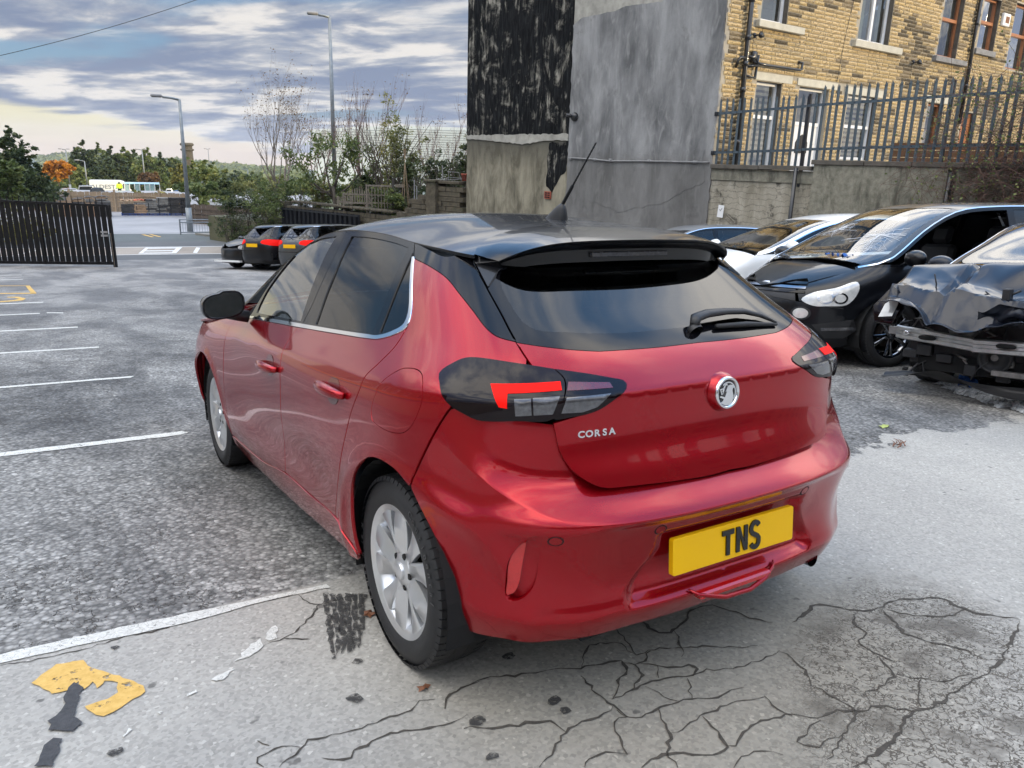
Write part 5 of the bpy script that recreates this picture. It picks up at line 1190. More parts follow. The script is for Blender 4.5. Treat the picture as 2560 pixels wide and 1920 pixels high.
gen_car(SMALL,'silver_car','silver hatchback mostly hidden behind the red car, near the grey gable wall',car_frame(11.2,9.3,R(75)),'paint_silver',sp_=.1)
gen_car(SMALL,'black_car','black car with only its roof line showing beside the silver hatchback',car_frame(10.3,12.6,R(75)),'paint_black',sp_=.1)
# ---- dark cars at the far side of the yard
ESTATE=dict(MPV);ESTATE.update(hw=.92,wb=2.75,rt=.33,belt=.98,roof=1.42,tumble=.70,zed=([-.85,-.4,.2,.9,1.4,1.8,2.1,2.4,2.7,2.9],[1.34,1.41,1.44,1.45,1.43,1.37,1.27,1.14,1.01,.97]),tail=([.14,.3,.5,.8,1.0,1.3,1.5],[-.80,-.92,-.97,-.95,-.88,-.60,-.35]),hoodz=([2.5,2.9,3.2,3.5,3.7],[1.0,.96,.90,.80,.70]),yw=1.85,wedge=.6,nose_y=3.70,nose=([.14,.28,.40,.55,.70,.82,.95,1.2,1.6],[3.62,3.72,3.75,3.74,3.70,3.56,3.25,2.8,2.2]))
gen_car(ESTATE,'black_estate','black estate car with red wing-shaped tail light, middle of three dark cars',car_frame(5.75,24.6,R(-64)),'paint_black','dark cars parked by the garden wall',sp_=.1)
gen_car(ESTATE,'dark_grey_hatchback','dark grey hatchback nearest to the red car among three dark cars',car_frame(6.35,22.5,R(-64)),'paint_grey','dark cars parked by the garden wall',sp_=.1)
def smashed(b,root,parts,C,V,SN,hood,roof):
 lamp_front(b,root,C([(SN-.67,.70),(SN-.72,.78),(SN-.4,.76),(SN-.42,.68)],True),'lens_clear')
 m=MB();m.box(-.7,.7,3.36,3.46,.24,.30);m.build('bumper_lip','paint_white',root)
gen_car(SMALL,'dark_saloon','dark car with a battered white lipped bumper, furthest left of three dark cars',car_frame(7.6,26.9,R(112)),'paint_black','dark cars parked by the garden wall',extra=smashed,sp_=.1)
# ---- the wrecked black car and its debris
WRECK=dict(ESTATE);WRECK.update(belt=.98)
WF_=car_frame(8.14,1.33,R(98))
wr,wb_,wp_=gen_car(WRECK,'wrecked_car','wrecked black car with crumpled bonnet and bare silver bumper beam at the right edge',WF_,'paint_dark_blue',skip=('bonnet','front_bumper','nose','front_wing'),sp_=.09)
for w in[c for c in KIDS[wr.name]if c.type=='EMPTY' and c.matrix_local.translation.y>1 and c.matrix_local.translation.x>0]:w.matrix_local=Matrix.Translation((1.02,3.08,.325))@Matrix.Rotation(R(-42),4,'Z')@Matrix.Rotation(PI/2,4,'Y')
def facet(x,y,c_,sd):
 X_,Y_=x/c_,y/c_;i,j=math.floor(X_),math.floor(Y_);a,b=X_-i,Y_-j
 h=lambda p,q:(math.sin((p*127.1+q*311.7+sd)*1.0)*43758.5453)%1.0-.5
 if a+b<1:return h(i,j)*(1-a-b)+h(i+1,j)*a+h(i,j+1)*b
 return h(i+1,j+1)*(a+b-1)+h(i+1,j)*(1-b)+h(i,j+1)*(1-a)
def crumple(x,y):
 """height of the torn bonnet at (x, y) in the car's own axes"""
 f=sstep(3.0,3.65,np.array([y]))[0]
 z=1.02-.10*(y-2.85)-.05*x*x
 z-=.10*f*(.5+.5*math.sin(x*3.2+1.0));z+=.17*f*facet(x+.1*y,y,.38,3)+.035*f*facet(x-.3*y,y+.4*x,.16,8)+.10*math.exp(-((y-3.08)/.20)**2)+.02*facet(x,y,.34,5)
 z-=.05*math.exp(-((x-.42-(y-3)*.12)/.03)**2)*(1-f*.3)
 k=y-3.48-.10*math.sin(x*2.3+.5)-.05*mnoise.noise(Vector((x*3,0,5)))
 if k>0:z-=min(k*1.15,.17+.05*math.sin(x*5))-.05*facet(x,y,.10,4)
 return z
m=MB();m.smooth=True
m.sheet(lambda u,v:Vector((-.90+1.84*u+.03*mnoise.noise(Vector((u*6,v*5,2)))*v,2.86+.86*v+.04*mnoise.noise(Vector((u*7,v*4,9))),crumple(-.90+1.84*u,2.86+1.0*v))),90,54)
o=m.build('bonnet','paint_dark_blue',wr);autosmooth(o.data,16);sd=o.modifiers.new('thick','SOLIDIFY');sd.thickness=-.004
# torn skirt hanging under the leading edge
m=MB();m.smooth=True
m.sheet(lambda u,v:Vector((-.75+.95*u,3.62-.08*v+.04*mnoise.noise(Vector((u*8,v*3,4))),.76-.12*v-.03*math.sin(u*7)+.09*facet(u,v*.4,.12,6))),60,14)
o=m.build('bonnet_liner','paint_dark_blue',wr);autosmooth(o.data,40)
for sg in(1,-1):
 m=MB();m.smooth=True
 m.sheet(lambda u,v:Vector((sg*(.93-.05*u-.10*v*u+.07*facet(u,v*.5,.3,7)),2.55+1.0*u-.18*u*v,1.0-.10*u-(.24-.06*u)*v)),34,16)
 o=m.build('front_wing','paint_dark_blue',wr);autosmooth(o.data,40)
simple('beam_metal',(.48,.48,.47),.36,.85,var=.2,vs=14)
m=MB()
def beam(x0,x1,y0,y1,z0,z1):
 n_=14
 for i in range(n_):
  a,b_=i/n_,(i+1)/n_
  V=[]
  for t in(a,b_):
   x,y,z=x0+(x1-x0)*t,y0+(y1-y0)*t,z0+(z1-z0)*t
   for dy,dz in((0,-.055),(.022,-.045),(.022,-.018),(.006,-.010),(.006,.010),(.022,.018),(.022,.045),(0,.055)):V.append(Vector((x,y+dy+.006*mnoise.noise(Vector((x*9,dz*20,1))),z+dz+.005*mnoise.noise(Vector((x*7,2,1))))))
  m.add(V,[(k,k+1,k+9,k+8)for k in range(7)])
beam(.86,.22,3.46,3.56,.512,.475);beam(.215,-.75,3.575,3.50,.470,.49)
o=m.build('bumper_beam','beam_metal',wr);sd=o.modifiers.new('t','SOLIDIFY');sd.thickness=.004
for x,y in((.58,3.536),(-.02,3.594)):q=MB();q.smooth=True;q.prism([(x+.07*math.copysign(abs(math.cos(a))**.5,math.cos(a)),.49+.020*math.sin(a))for a in np.linspace(0,2*PI,17)[:-1]],-y-.004,-y+.003,Matrix.Rotation(R(90),4,'X'));q.build('beam_hole','liner',wr)
q=MB();q.smooth=True;q.lathe([(.010,.02),(.022,.02),(.024,0)],16,Matrix.Translation((.76,3.50,.512))@Matrix.Rotation(R(-90),4,'X'));q.build('tow_socket','chrome',wr)
q=MB();q.box(.85,.93,3.40,3.46,.485,.545);q.build('beam_end','beam_metal',wr)
# hanging headlight
M_=Matrix.Translation((.92,3.46,.70))@Matrix.Rotation(R(-25),4,'Y')@Matrix.Rotation(R(20),4,'X')
q=MB();q.smooth=True;q.prism([(-.10,-.12),(.04,-.17),(.13,-.06),(.10,.14),(.02,.18),(-.08,.05)],-.06,.03,M_@Matrix.Rotation(R(90),4,'X'));ho_=q.build('headlight','lens_smoke',wr,bevel=.01)
for pts,mt in(([(-.06,-.06),(.03,-.12),(.05,.0),(.0,.12),(-.04,.05)],'lens_head'),([(.05,-.10),(.10,-.05),(.085,.10),(.06,.12)],'lens_clear')):q=MB();q.prism(pts,.031,.036,M_@Matrix.Rotation(R(90),4,'X')@Matrix.Rotation(0,4,'Z'));q.build('lamp_reflector',mt,ho_)
q=MB();q.prism([(-.06,-.06),(.03,-.12),(.05,.0),(.0,.12),(-.04,.05)],-.068,-.061,M_@Matrix.Rotation(R(90),4,'X'));q.build('lamp_reflector','lens_head',ho_)
# engine bay
simple('engine_metal',(.20,.19,.18),.45,.6,var=.5,vs=12);simple('engine_black',(.015,.015,.016),.55,var=.4,vs=20)
rnd=random.Random(9)
q=MB();q.box(-.72,.78,2.9,3.35,.25,.62);q.build('radiator_pack','engine_black',wr)
q=MB();q.smooth=True;q.lathe([(0,.05),(.09,.05),(.11,.02),(.12,-.04),(.10,-.10)],20,Matrix.Translation((.36,3.40,.64))@Matrix.Rotation(R(-70),4,'X')@Matrix.Diagonal((1.1,1.4,1,1)));q.build('air_cleaner','engine_metal',wr)
for x,r_ in((.10,.125),(-.22,.065)):
 q=MB();q.smooth=True;q.lathe([(0,.03),(r_*.3,.03),(r_*.32,.02),(r_*.80,.02),(r_*.84,.045),(r_,.045),(r_,-.05)],28,Matrix.Translation((x,3.40,.37))@Matrix.Rotation(R(-90),4,'X'));pu=q.build('pulley','engine_black',wr)
 q=MB();q.lathe([(0,.034),(r_*.22,.034),(r_*.22,.02)],12,Matrix.Translation((x,3.40,.37))@Matrix.Rotation(R(-90),4,'X'));q.build('pulley_cap','engine_metal',pu)
q=MB();q.box(-.30,.10,3.42,3.47,.235,.275);q.build('bracket','engine_metal',wr)
for i in range(46):
 x,z_=rnd.uniform(-.6,.82),rnd.uniform(.2,.86);q=MB()
 if i%3==0:q.box(x-rnd.uniform(.02,.07),x+rnd.uniform(.02,.07),3.34,3.38+rnd.uniform(0,.06),z_-.03,z_+rnd.uniform(.02,.07),bev=.006);nm='engine_part'
 else:
  q.smooth=True;p=Vector((x,3.38,z_));pts=[p]
  for k_ in range(4):p=p+Vector((rnd.uniform(-.10,.10),rnd.uniform(-.02,.03),rnd.uniform(-.09,.09)));pts.append(p)
  q.tube(pts,rnd.choice((.006,.010,.016)),6);nm='engine_hose'
 q.build(nm,rnd.choice(('engine_black','engine_black','engine_metal')),wr)
q=MB();q.smooth=True;q.tube([(.66+.035*math.cos(t*1.3),3.36+.035*math.sin(t*1.3),.56+.006*t)for t in range(36)],.008,6);q.build('coil_spring','engine_black',wr)
q=MB();q.smooth=True;q.sheet(lambda u,v:Vector((-.8+1.7*u,3.50+.12*v,.16+.06*math.sin(u*9+1)*v+.05*mnoise.noise(Vector((u*5,v*3,2))))),40,6);q.build('splash_guard','plastic_black',wr)
# black bumper skin on the ground at the right, strips of trim
def debris(name,label,cat,pts,mat,seed,wd=.12,ht=.10,nn=60,kink=9):
 rnd_=random.Random(seed);q=MB();q.smooth=False;P_=curve(pts,(),False,.03);n_=len(P_)
 rows=14
 def f(u,v):
  p=P_[min(n_-1,int(u*(n_-1)))];t=P_[min(n_-1,int(u*(n_-1))+1)]-P_[max(0,int(u*(n_-1))-1)];t=t/max(np.linalg.norm(t),1e-6);nx=np.array([-t[1],t[0]])
  w_=wd*(.55+.6*abs(mnoise.noise(Vector((u*kink*.7,1,seed)))))*math.sin(PI*min(1,u*6+.1)if u<.15 else PI*min(1,(1-u)*6+.1)/1 if u>.85 else PI/2)
  o_=(v-.5)*2*w_+.05*mnoise.noise(Vector((u*kink*2,v*4,seed+3)))
  z=.006+ht*(.35+.65*abs(mnoise.noise(Vector((u*kink,0,seed+5)))))*math.sin(PI*v)**.7+.045*abs(mnoise.noise(Vector((u*kink*4,v*6,seed))))+.02*abs(mnoise.noise(Vector((u*kink*9,v*14,seed))))
  return Vector((p[0]+nx[0]*o_,p[1]+nx[1]*o_,z*math.sin(PI*min(max(v,.02),.98))**.35))
 q.sheet(f,nn*4,rows*2);o_=q.build(name,mat);o_.matrix_world=TILT;autosmooth(o_.data,30);return tag(o_,label,cat)
m,n,L=newmat('plastic_film');c=coords(n)
bs=P(n,mixc(n,ramp(n,tnoise(n,c,12,6,.7),[(.35,0),(.65,1)]),(.26,.27,.27),(.62,.64,.65)),.22,coat=.6,normal=bump(n,tnoise(n,c,30,6,.75,1.),.9,.03))
out(n,n('ShaderNodeMixShader',i={0:.86,1:n('ShaderNodeBsdfTransparent').outputs[0],2:bs.outputs[0]}).outputs[0])
debris('plastic_sheet','long crumpled strip of clear plastic sheet lying in front of the wrecked car','plastic sheet',[(5.62,2.02),(5.20,1.55),(4.95,1.22),(4.75,.86),(4.62,.50)],'plastic_film',3,.12,.085,60,11)
debris('plastic_bag','rounded crumpled grey plastic bag beside the wrecked car tyre','plastic bag',[(5.66,2.00),(5.50,1.82),(5.38,1.70)],'plastic_film',8,.12,.17,24,4)
o=debris('blue_cloth','bright blue cloth hanging to the ground under the wrecked car','cloth',[(5.02,1.36),(5.06,1.30),(5.10,1.24)],'blue_rag',12,.09,.22,12,3)
debris('bumper_skin','broken black bumper skin lying at the right edge of the picture','bumper',[(5.0,.98),(4.85,.68),(4.75,.40)],'trim_black',15,.16,.13,30,4)
for i,(x,y)in enumerate(((5.75,2.12),(5.62,2.2),(5.42,1.35),(5.05,.98),(5.9,2.3))):
 q=MB();rnd_=random.Random(i);q.box(-.05,.05,-.02,.02,.002,.02,Matrix.Translation((x,y,0))@Matrix.Rotation(rnd_.uniform(0,3),4,'Z'));o=q.build('trim_fragment','plastic_black');o.matrix_world=TILT;tag(o,'small broken trim piece on the tarmac around the plastic sheet','debris','broken trim pieces by the wreck')
NW=TILT.to_3x3()@Vector((0,0,1))
FLAT=-2.62
RU,RV,RO=Vector((.981,-.196,0)),Vector((.196,.981,0)),Vector((1.71,32.0,0))
def plane_z(x,y):return-(NW.x*x+NW.y*y)/NW.z
def ground_z(x,y):
 a=plane_z(x,y);b=FLAT;k=.35
 h=max(k-abs(a-b),0)/k
 return max(a,b)+h*h*k*.25
def gpt(u,v,z=FLAT):
 d=vray(u,v);t=(z-CAMW.z)/d.z;return CAMW+d*t
def hdist(p):return math.hypot(p.x-CAMW.x,p.y-CAMW.y)
def lift(u,v,p):
 """height of the line of sight (u, v) at the distance of p"""
 d=vray(u,v);return CAMW.z+d.z*hdist(p)/math.hypot(d.x,d.y)
def at_dist(u,v,dist):
 dist=float(dist)
 d=vray(u,v);return CAMW+d*(dist/math.hypot(d.x,d.y))
def tarmac_mat(name,kind):
 m,n,L=newmat(name);c=coords(n)
 sep=n('ShaderNodeSeparateXYZ',i={0:c});X,Y=sep.outputs[0],sep.outputs[1]
 big=tnoise(n,c,.55,6,.62,.4);mid=tnoise(n,c,2.2,7,.68,.3);fine=tnoise(n,c,26,5,.7)
 st=n('ShaderNodeMapping',i={0:c,'Scale':(1,.45,1)}).outputs[0]
 patch=tnoise(n,st,.75,8,.62,.5)
 stones=n('ShaderNodeTexVoronoi',i={'Vector':c,'Scale':95.});stones2=n('ShaderNodeTexVoronoi',i={'Vector':c,'Scale':48.})
 speck=ramp(n,stones.outputs['Color'],[(.0,.60),(.5,.95),(.85,1.1),(1,1.7)])
 speck2=ramp(n,stones2.outputs['Color'],[(.0,.25),(.45,.85),(.85,1.3),(1,2.2)])
 sd=ramp(n,stones2.outputs['Distance'],[(.0,1.15),(.35,1.0),(.62,.35),(.8,.12)])
 if kind=='yard':
  edge=math_(n,'ADD',math_(n,'SUBTRACT',Y,.69),math_(n,'MULTIPLY',math_(n,'SUBTRACT',tnoise(n,c,3.,5,.6),.5),.10))
  right=n('ShaderNodeMapRange',i={'Value':X,'From Min':1.5,'From Max':3.5}).outputs[0]
  edge=math_(n,'ADD',edge,math_(n,'MULTIPLY',right,math_(n,'MULTIPLY',math_(n,'SUBTRACT',mid,.5),1.6)))
  rough_m=n('ShaderNodeMapRange',interpolation_type='SMOOTHSTEP',i={'Value':edge,'From Min':-.015,'From Max':.02}).outputs[0]
  near=mixc(n,ramp(n,big,[(.35,0),(.65,1)]),(.285,.272,.245),(.355,.338,.300))
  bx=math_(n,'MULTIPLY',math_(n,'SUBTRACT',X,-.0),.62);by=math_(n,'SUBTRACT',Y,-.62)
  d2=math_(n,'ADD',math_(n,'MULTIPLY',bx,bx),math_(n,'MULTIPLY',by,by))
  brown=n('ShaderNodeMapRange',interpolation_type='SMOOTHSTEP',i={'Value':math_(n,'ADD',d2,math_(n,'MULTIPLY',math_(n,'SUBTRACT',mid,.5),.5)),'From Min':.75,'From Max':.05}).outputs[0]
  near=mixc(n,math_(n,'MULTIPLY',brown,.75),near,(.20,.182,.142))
  near=mixc(n,1.0,near,mixc(n,.75,(1,1,1),speck),'MULTIPLY')
  old=mixc(n,ramp(n,patch,[(.42,0),(.49,.35),(.57,1)]),(.060,.058,.056),(.40,.385,.35))
  oldf=mixc(n,ramp(n,mid,[(.3,0),(.7,1)]),(.045,.044,.044),(.30,.295,.28))
  old=mixc(n,.55,old,oldf)
  old=mixc(n,1.0,old,mixc(n,.9,(1,1,1),mixc(n,.6,speck2,sd,'MULTIPLY')),'MULTIPLY')
  farf=n('ShaderNodeMapRange',i={'Value':Y,'From Min':6.,'From Max':22.}).outputs[0]
  old=mixc(n,math_(n,'MULTIPLY',farf,.55),old,mixc(n,ramp(n,patch,[(.40,0),(.62,1)]),(.15,.145,.14),(.36,.345,.325)))
  col=mixc(n,rough_m,near,old)
  wob=n('ShaderNodeVectorMath',operation='ADD',i={0:c,1:mixc(n,1.,(0,0,0),tnoise(n,c,7,4,.6,col=True),'ADD')}).outputs[0]
  v=n('ShaderNodeTexVoronoi',feature='DISTANCE_TO_EDGE',i={'Vector':wob,'Scale':7.5})
  v3=n('ShaderNodeTexVoronoi',feature='DISTANCE_TO_EDGE',i={'Vector':wob,'Scale':13.})
  gx=math_(n,'SUBTRACT',X,.52);gy=math_(n,'SUBTRACT',Y,-.98)
  rx=math_(n,'ADD',math_(n,'MULTIPLY',gx,.86),math_(n,'MULTIPLY',gy,.50));ry=math_(n,'SUBTRACT',math_(n,'MULTIPLY',gy,.86),math_(n,'MULTIPLY',gx,.50))
  q=math_(n,'ADD',math_(n,'MULTIPLY',math_(n,'MULTIPLY',rx,rx),1.25),math_(n,'MULTIPLY',math_(n,'MULTIPLY',ry,ry),4.6))
  q=math_(n,'ADD',q,math_(n,'MULTIPLY',math_(n,'SUBTRACT',mid,.5),1.2))
  gat=n('ShaderNodeMapRange',interpolation_type='SMOOTHSTEP',i={'Value':q,'From Min':1.0,'From Max':.35}).outputs[0]
  ck=math_(n,'MULTIPLY',ramp(n,v.outputs[0],[(0,1),(.035,.85),(.075,0)]),gat)
  ck=math_(n,'MAXIMUM',ck,math_(n,'MULTIPLY',ramp(n,v3.outputs[0],[(0,.9),(.06,0)]),math_(n,'MULTIPLY',gat,ramp(n,mid,[(.40,0),(.52,1)]))))
  v4=n('ShaderNodeTexVoronoi',feature='DISTANCE_TO_EDGE',i={'Vector':wob,'Scale':2.6})
  ck2=math_(n,'MULTIPLY',ramp(n,v4.outputs[0],[(0,1),(.012,.5),(.025,0)]),math_(n,'MULTIPLY',rough_m,ramp(n,big,[(.42,0),(.58,.8)])))
  ck=math_(n,'MAXIMUM',ck,ck2)
  stain=math_(n,'MULTIPLY',gat,ramp(n,tnoise(n,c,4.2,6,.65),[(.50,0),(.62,.85)]))
  col=mixc(n,math_(n,'MAXIMUM',ck,math_(n,'MULTIPLY',stain,.8)),col,(.060,.050,.038))
  spots=ramp(n,tnoise(n,c,9.,3,.5),[(.70,0),(.73,.7)])
  col=mixc(n,spots,col,(.06,.056,.05))
  h=math_(n,'SUBTRACT',math_(n,'ADD',math_(n,'MULTIPLY',fine,.25),math_(n,'MULTIPLY',stones2.outputs['Distance'],-.9)),math_(n,'MULTIPLY',ck,2.0))
  amp=math_(n,'ADD',.30,math_(n,'MULTIPLY',rough_m,.55))
  nb=n('ShaderNodeBump',i={'Height':h,'Distance':.006});L.new(amp,nb.inputs['Strength'])
  rg=mixc(n,ramp(n,patch,[(.4,0),(.6,1)]),.62,.88)
  rg=mixc(n,farf,.82,rg)
  out(n,P(n,col,rg,normal=nb.outputs[0]).outputs[0])
 else:
  a,b_,sc={'road':((.070,.074,.076),(.115,.118,.118),1.),'road_green':((.075,.088,.086),(.11,.122,.118),1.),'buff':((.24,.205,.165),(.33,.285,.235),1.),'concrete':((.25,.25,.255),(.37,.365,.37),1.),'pave':((.17,.165,.15),(.27,.255,.22),1.),'grass':((.035,.055,.018),(.09,.10,.035),1.),'earth':((.05,.055,.025),(.12,.11,.06),1.)}[kind]
  col=mixc(n,ramp(n,tnoise(n,c,.5,8,.65),[(.3,0),(.7,1)]),a,b_)
  if kind in('road','road_green','concrete'):
   wv=n('ShaderNodeTexWave',wave_type='RINGS',i={'Vector':c,'Scale':.06,'Distortion':9.,'Detail':2}).outputs['Fac']
   col=mixc(n,ramp(n,wv,[(.80,0),(1,.22)]),col,(.05,.05,.05))
  if kind!='grass':col=mixc(n,.5,col,mixc(n,1.,col,speck,'MULTIPLY'))
  out(n,P(n,col,.8 if kind!='concrete' else.42,normal=bump(n,fine,.3,.01)).outputs[0])
for k_ in('yard','road','road_green','buff','concrete','pave','grass','earth'):tarmac_mat('tarmac_'+k_,k_)
def yard_to_local(p):return TILT.inverted()@p
# the yard: grid in yard axes whose far end eases into the level road
m=MB();m.smooth=True
xs=np.concatenate([np.arange(-42,46,2.0)]);ys=np.concatenate([np.arange(-44,24,4.0),np.arange(24,30,1.0)])
rows=[]
Ti=TILT.inverted()
NV=46
for x in xs:
 rows.append([])
 for j in range(NV+1):
  t=j/NV
  wy0=-44;e=RO+RU*((x-RO.x)/RU.x);wy1=e.y
  wy=wy0+(wy1-wy0)*(1-(1-t)**1.7)
  rows[-1].append(Ti@Vector((x,wy,ground_z(x,wy))))
V=[p for r_ in rows for p in r_];F=[(i*(NV+1)+j,(i+1)*(NV+1)+j,(i+1)*(NV+1)+j+1,i*(NV+1)+j+1)for i in range(len(xs)-1)for j in range(NV)]
m.add(V,F);yg=m.build('yard_ground','tarmac_yard',fix=False);yg.matrix_world=TILT;tag(yg,kind='structure')
def strip(name,mat,poly,z,kind='structure',th=0.):
 """poly in road axes (u along, v across)"""
 q=MB();pts=[RO+RU*u+RV*v for u,v in poly]
 if th:q.prism([(p.x,p.y)for p in pts],z-th,z)
 else:q.add([Vector((p.x,p.y,z))for p in pts],[tuple(range(len(pts)))])
 o=q.build(name,mat);
 return tag(o,kind=kind)
Z=FLAT
strip('far_ground','tarmac_earth',[(-900,-1),(900,-1),(900,42),(-900,42)],Z-.30)
strip('road','tarmac_road',[(-90,-.25),(110,-.25),(110,7.35),(-90,7.35)],Z-.001)
strip('road_far_lane','tarmac_road_green',[(-90,7.35),(110,7.35),(110,11.3),(-90,11.3)],Z-.001)
strip('road_centre_strip','tarmac_buff',[(-90,2.02),(110,2.02),(110,4.9),(-90,4.9)],Z+.003)
strip('depot_yard','tarmac_concrete',[(-60,11.3),(3.6,11.3),(6.6,11.9),(12,26),(14,60),(-60,60)],Z-.001)
strip('verge','tarmac_grass',[(6.6,11.9),(110,11.9),(110,40),(14,60),(12,26)],Z+.05)
# kerbed corner pavement
kp=[]
for u,v in[(2.9,11.4),(2.75,10.6),(3.3,9.7),(4.6,9.1),(7,8.85),(30,8.7),(110,8.7),(110,12.2),(6.0,12.2),(4.2,11.9)]:kp.append((u,v))
strip('pavement','tarmac_pave',kp,Z+.10,th=.35)
# painted road markings (sheets 4 mm above the surface below)
simple('road_paint',(.62,.62,.60),.6,var=.15,vs=12)
m,n,L=newmat('worn_white');c=coords(n)
w_=tnoise(n,c,22,6,.7);msk=ramp(n,math_(n,'ADD',math_(n,'MULTIPLY',w_,.6),math_(n,'MULTIPLY',tnoise(n,c,5,4,.6),.4)),[(.36,0),(.40,1)])
vv=n('ShaderNodeTexVoronoi',feature='DISTANCE_TO_EDGE',i={'Vector':n('ShaderNodeVectorMath',operation='ADD',i={0:c,1:tnoise(n,c,9,3,.6,col=True)}).outputs[0],'Scale':9.})
msk=math_(n,'MULTIPLY',msk,ramp(n,vv.outputs[0],[(0,0),(.012,.2),(.022,1)]))
pc=mixc(n,ramp(n,tnoise(n,c,60,4,.7),[(.3,0),(.7,1)]),(.48,.47,.42),(.66,.65,.60))
out(n,n('ShaderNodeMixShader',i={0:msk,1:n('ShaderNodeBsdfTransparent').outputs[0],2:P(n,pc,.7,normal=bump(n,w_,.4,.004)).outputs[0]}).outputs[0])
m,n,L=newmat('worn_yellow');c=coords(n)
w_=tnoise(n,c,18,6,.7);msk=ramp(n,w_,[(.38,0),(.43,1)])
pc=mixc(n,ramp(n,tnoise(n,c,40,4,.7),[(.3,0),(.7,1)]),(.50,.30,.06),(.66,.42,.12))
out(n,n('ShaderNodeMixShader',i={0:msk,1:n('ShaderNodeBsdfTransparent').outputs[0],2:P(n,pc,.7).outputs[0]}).outputs[0])
m,n,L=newmat('tar');c=coords(n)
out(n,P(n,mixc(n,ramp(n,tnoise(n,c,60,4,.7),[(.3,0),(.7,1)]),(.028,.029,.031),(.060,.06,.062)),.75,normal=bump(n,tnoise(n,c,120,4,.7),.5,.004)).outputs[0])
m,n,L=newmat('stain');c=coords(n)
msk=ramp(n,tnoise(n,c,45,5,.7),[(.36,0),(.50,.85)])
out(n,n('ShaderNodeMixShader',i={0:msk,1:n('ShaderNodeBsdfTransparent').outputs[0],2:P(n,(.030,.028,.026),.8).outputs[0]}).outputs[0])
simple('crack_fill',(.050,.043,.034),.9,var=.4,vs=40)
def ragged(pts,amp,seed,step=.03):
 rnd=random.Random(seed);o_=[]
 n_=len(pts)
 for i in range(n_):
  a,b_=pts[i],pts[(i+1)%n_];d=math.hypot(b_[0]-a[0],b_[1]-a[1]);k=max(1,int(d/step))
  for j in range(k):
   t=j/k;o_.append((a[0]+(b_[0]-a[0])*t+rnd.uniform(-amp,amp),a[1]+(b_[1]-a[1])*t+rnd.uniform(-amp,amp)))
 return o_
def yard_mark(name,pts,mat,z=.0035,amp=.004,seed=1,step=.03):
 me=bpy.data.meshes.new(name);bm=bmesh.new()
 vs=[bm.verts.new((x,y,z))for x,y in(ragged(pts,amp,seed,step)if amp else pts)]
 f=bm.faces.new(vs);bmesh.ops.triangulate(bm,faces=[f]);bmesh.ops.recalc_face_normals(bm,faces=bm.faces)
 if sum(f.normal.z for f in bm.faces)<0:bmesh.ops.reverse_faces(bm,faces=bm.faces)
 bm.to_mesh(me);bm.free();o=link(name,me,None,mat);o.matrix_world=TILT;return tag(o,kind='structure')
def extend_left(pts,x_to):
 """stretch a bay line's left end out of the picture"""
 xm=min(p[0]for p in pts);
 return[(p[0]-(x_to if p[0]<xm+.03 else 0),p[1])for p in pts]
for i,k_ in enumerate(('line0','L1','L2','L3','L4','L5','L6')):
 p=extend_left(MARKS[k_],3.2)
 p=[(x,y+(.10 if x<-4 else 0))for x,y in p]
 yard_mark('bay_line',p,'worn_white',.004,.005,i,.05)
for i,k_ in enumerate(('L5b','L7','L8')):yard_mark('bay_line',MARKS[k_],'worn_white',.004,0,i)
for i in range(2,7):
 if 'dash%d'%i in MARKS:yard_mark('paint_fragment',MARKS['dash%d'%i],'worn_white',.004,.006,i,.015)
yard_mark('paint_fragment',MARKS['dash'],'worn_white',.004,.004,9,.02)
yard_mark('yellow_marking',MARKS['yellow'],'worn_yellow',.004,.004,4,.02)
for k_ in('yel2a','yel2b','yel2c','yel2d'):yard_mark('yellow_marking',MARKS[k_],'worn_yellow',.004,0)
yard_mark('tar_patch',MARKS['tar_a'],'tar',.006,.006,5,.02);yard_mark('tar_patch',MARKS['tar_b'],'tar',.006,.006,6,.02)
# ribbed tyre mark beside the rear wheel
tm=MARKS['tyre_mark']
for i in range(6):
 a0,a1,b0,b1=Vector(tm[0]),Vector(tm[2]),Vector(tm[6]),Vector(tm[4])
 t0,t1=i/6+.008,(i+1)/6-.012
 yard_mark('tyre_stain',[tuple(a0.lerp(a1,t0)),tuple(a0.lerp(a1,t1)),tuple(b0.lerp(b1,t1).lerp(a0.lerp(a1,t1),.08*((i*7)%3))),tuple(b0.lerp(b1,t0))],'stain',.005,.006,20+i,.03)
for i,(x,y)in enumerate(MARKS['spot']+MARKS['spot2']+MARKS['leaf2'][:0]):
 r_=.014+.010*((i*37)%5)/5
 yard_mark('oil_spot',[(x+r_*math.cos(a)*1.2,y+r_*math.sin(a))for a in np.linspace(0,2*PI,9)[:-1]],'stain',.0045,.006,30+i,.02)
cm=MB();rnd=random.Random(11)
for ln in CRACKS:
 pts=curve(ln,(),False,.022);n_=len(pts)
 if n_<3:continue
 Lw=[];Rw_=[]
 base=rnd.uniform(.0026,.0050)
 for i,p in enumerate(pts):
  t=pts[min(i+1,n_-1)]-pts[max(i-1,0)];t=t/max(np.linalg.norm(t),1e-9);q=np.array([-t[1],t[0]])
  jit=q*rnd.uniform(-.007,.007)
  w_=base*(.35+.65*min(1,i/4,(n_-1-i)/4))*rnd.uniform(.3,1.5)*(1+.8*mnoise.noise(Vector((i*.12,base*999,0))))
  Lw.append(p+jit+q*w_);Rw_.append(p+jit-q*w_)
 cm.add([Vector((p[0],p[1],.0022))for p in Lw]+[Vector((p[0],p[1],.0022))for p in Rw_],[(i,i+n_,i+1+n_,i+1)for i in range(n_-1)])
co=cm.build('tarmac_crack','crack_fill',fix=True);co.matrix_world=TILT;tag(co,kind='structure')
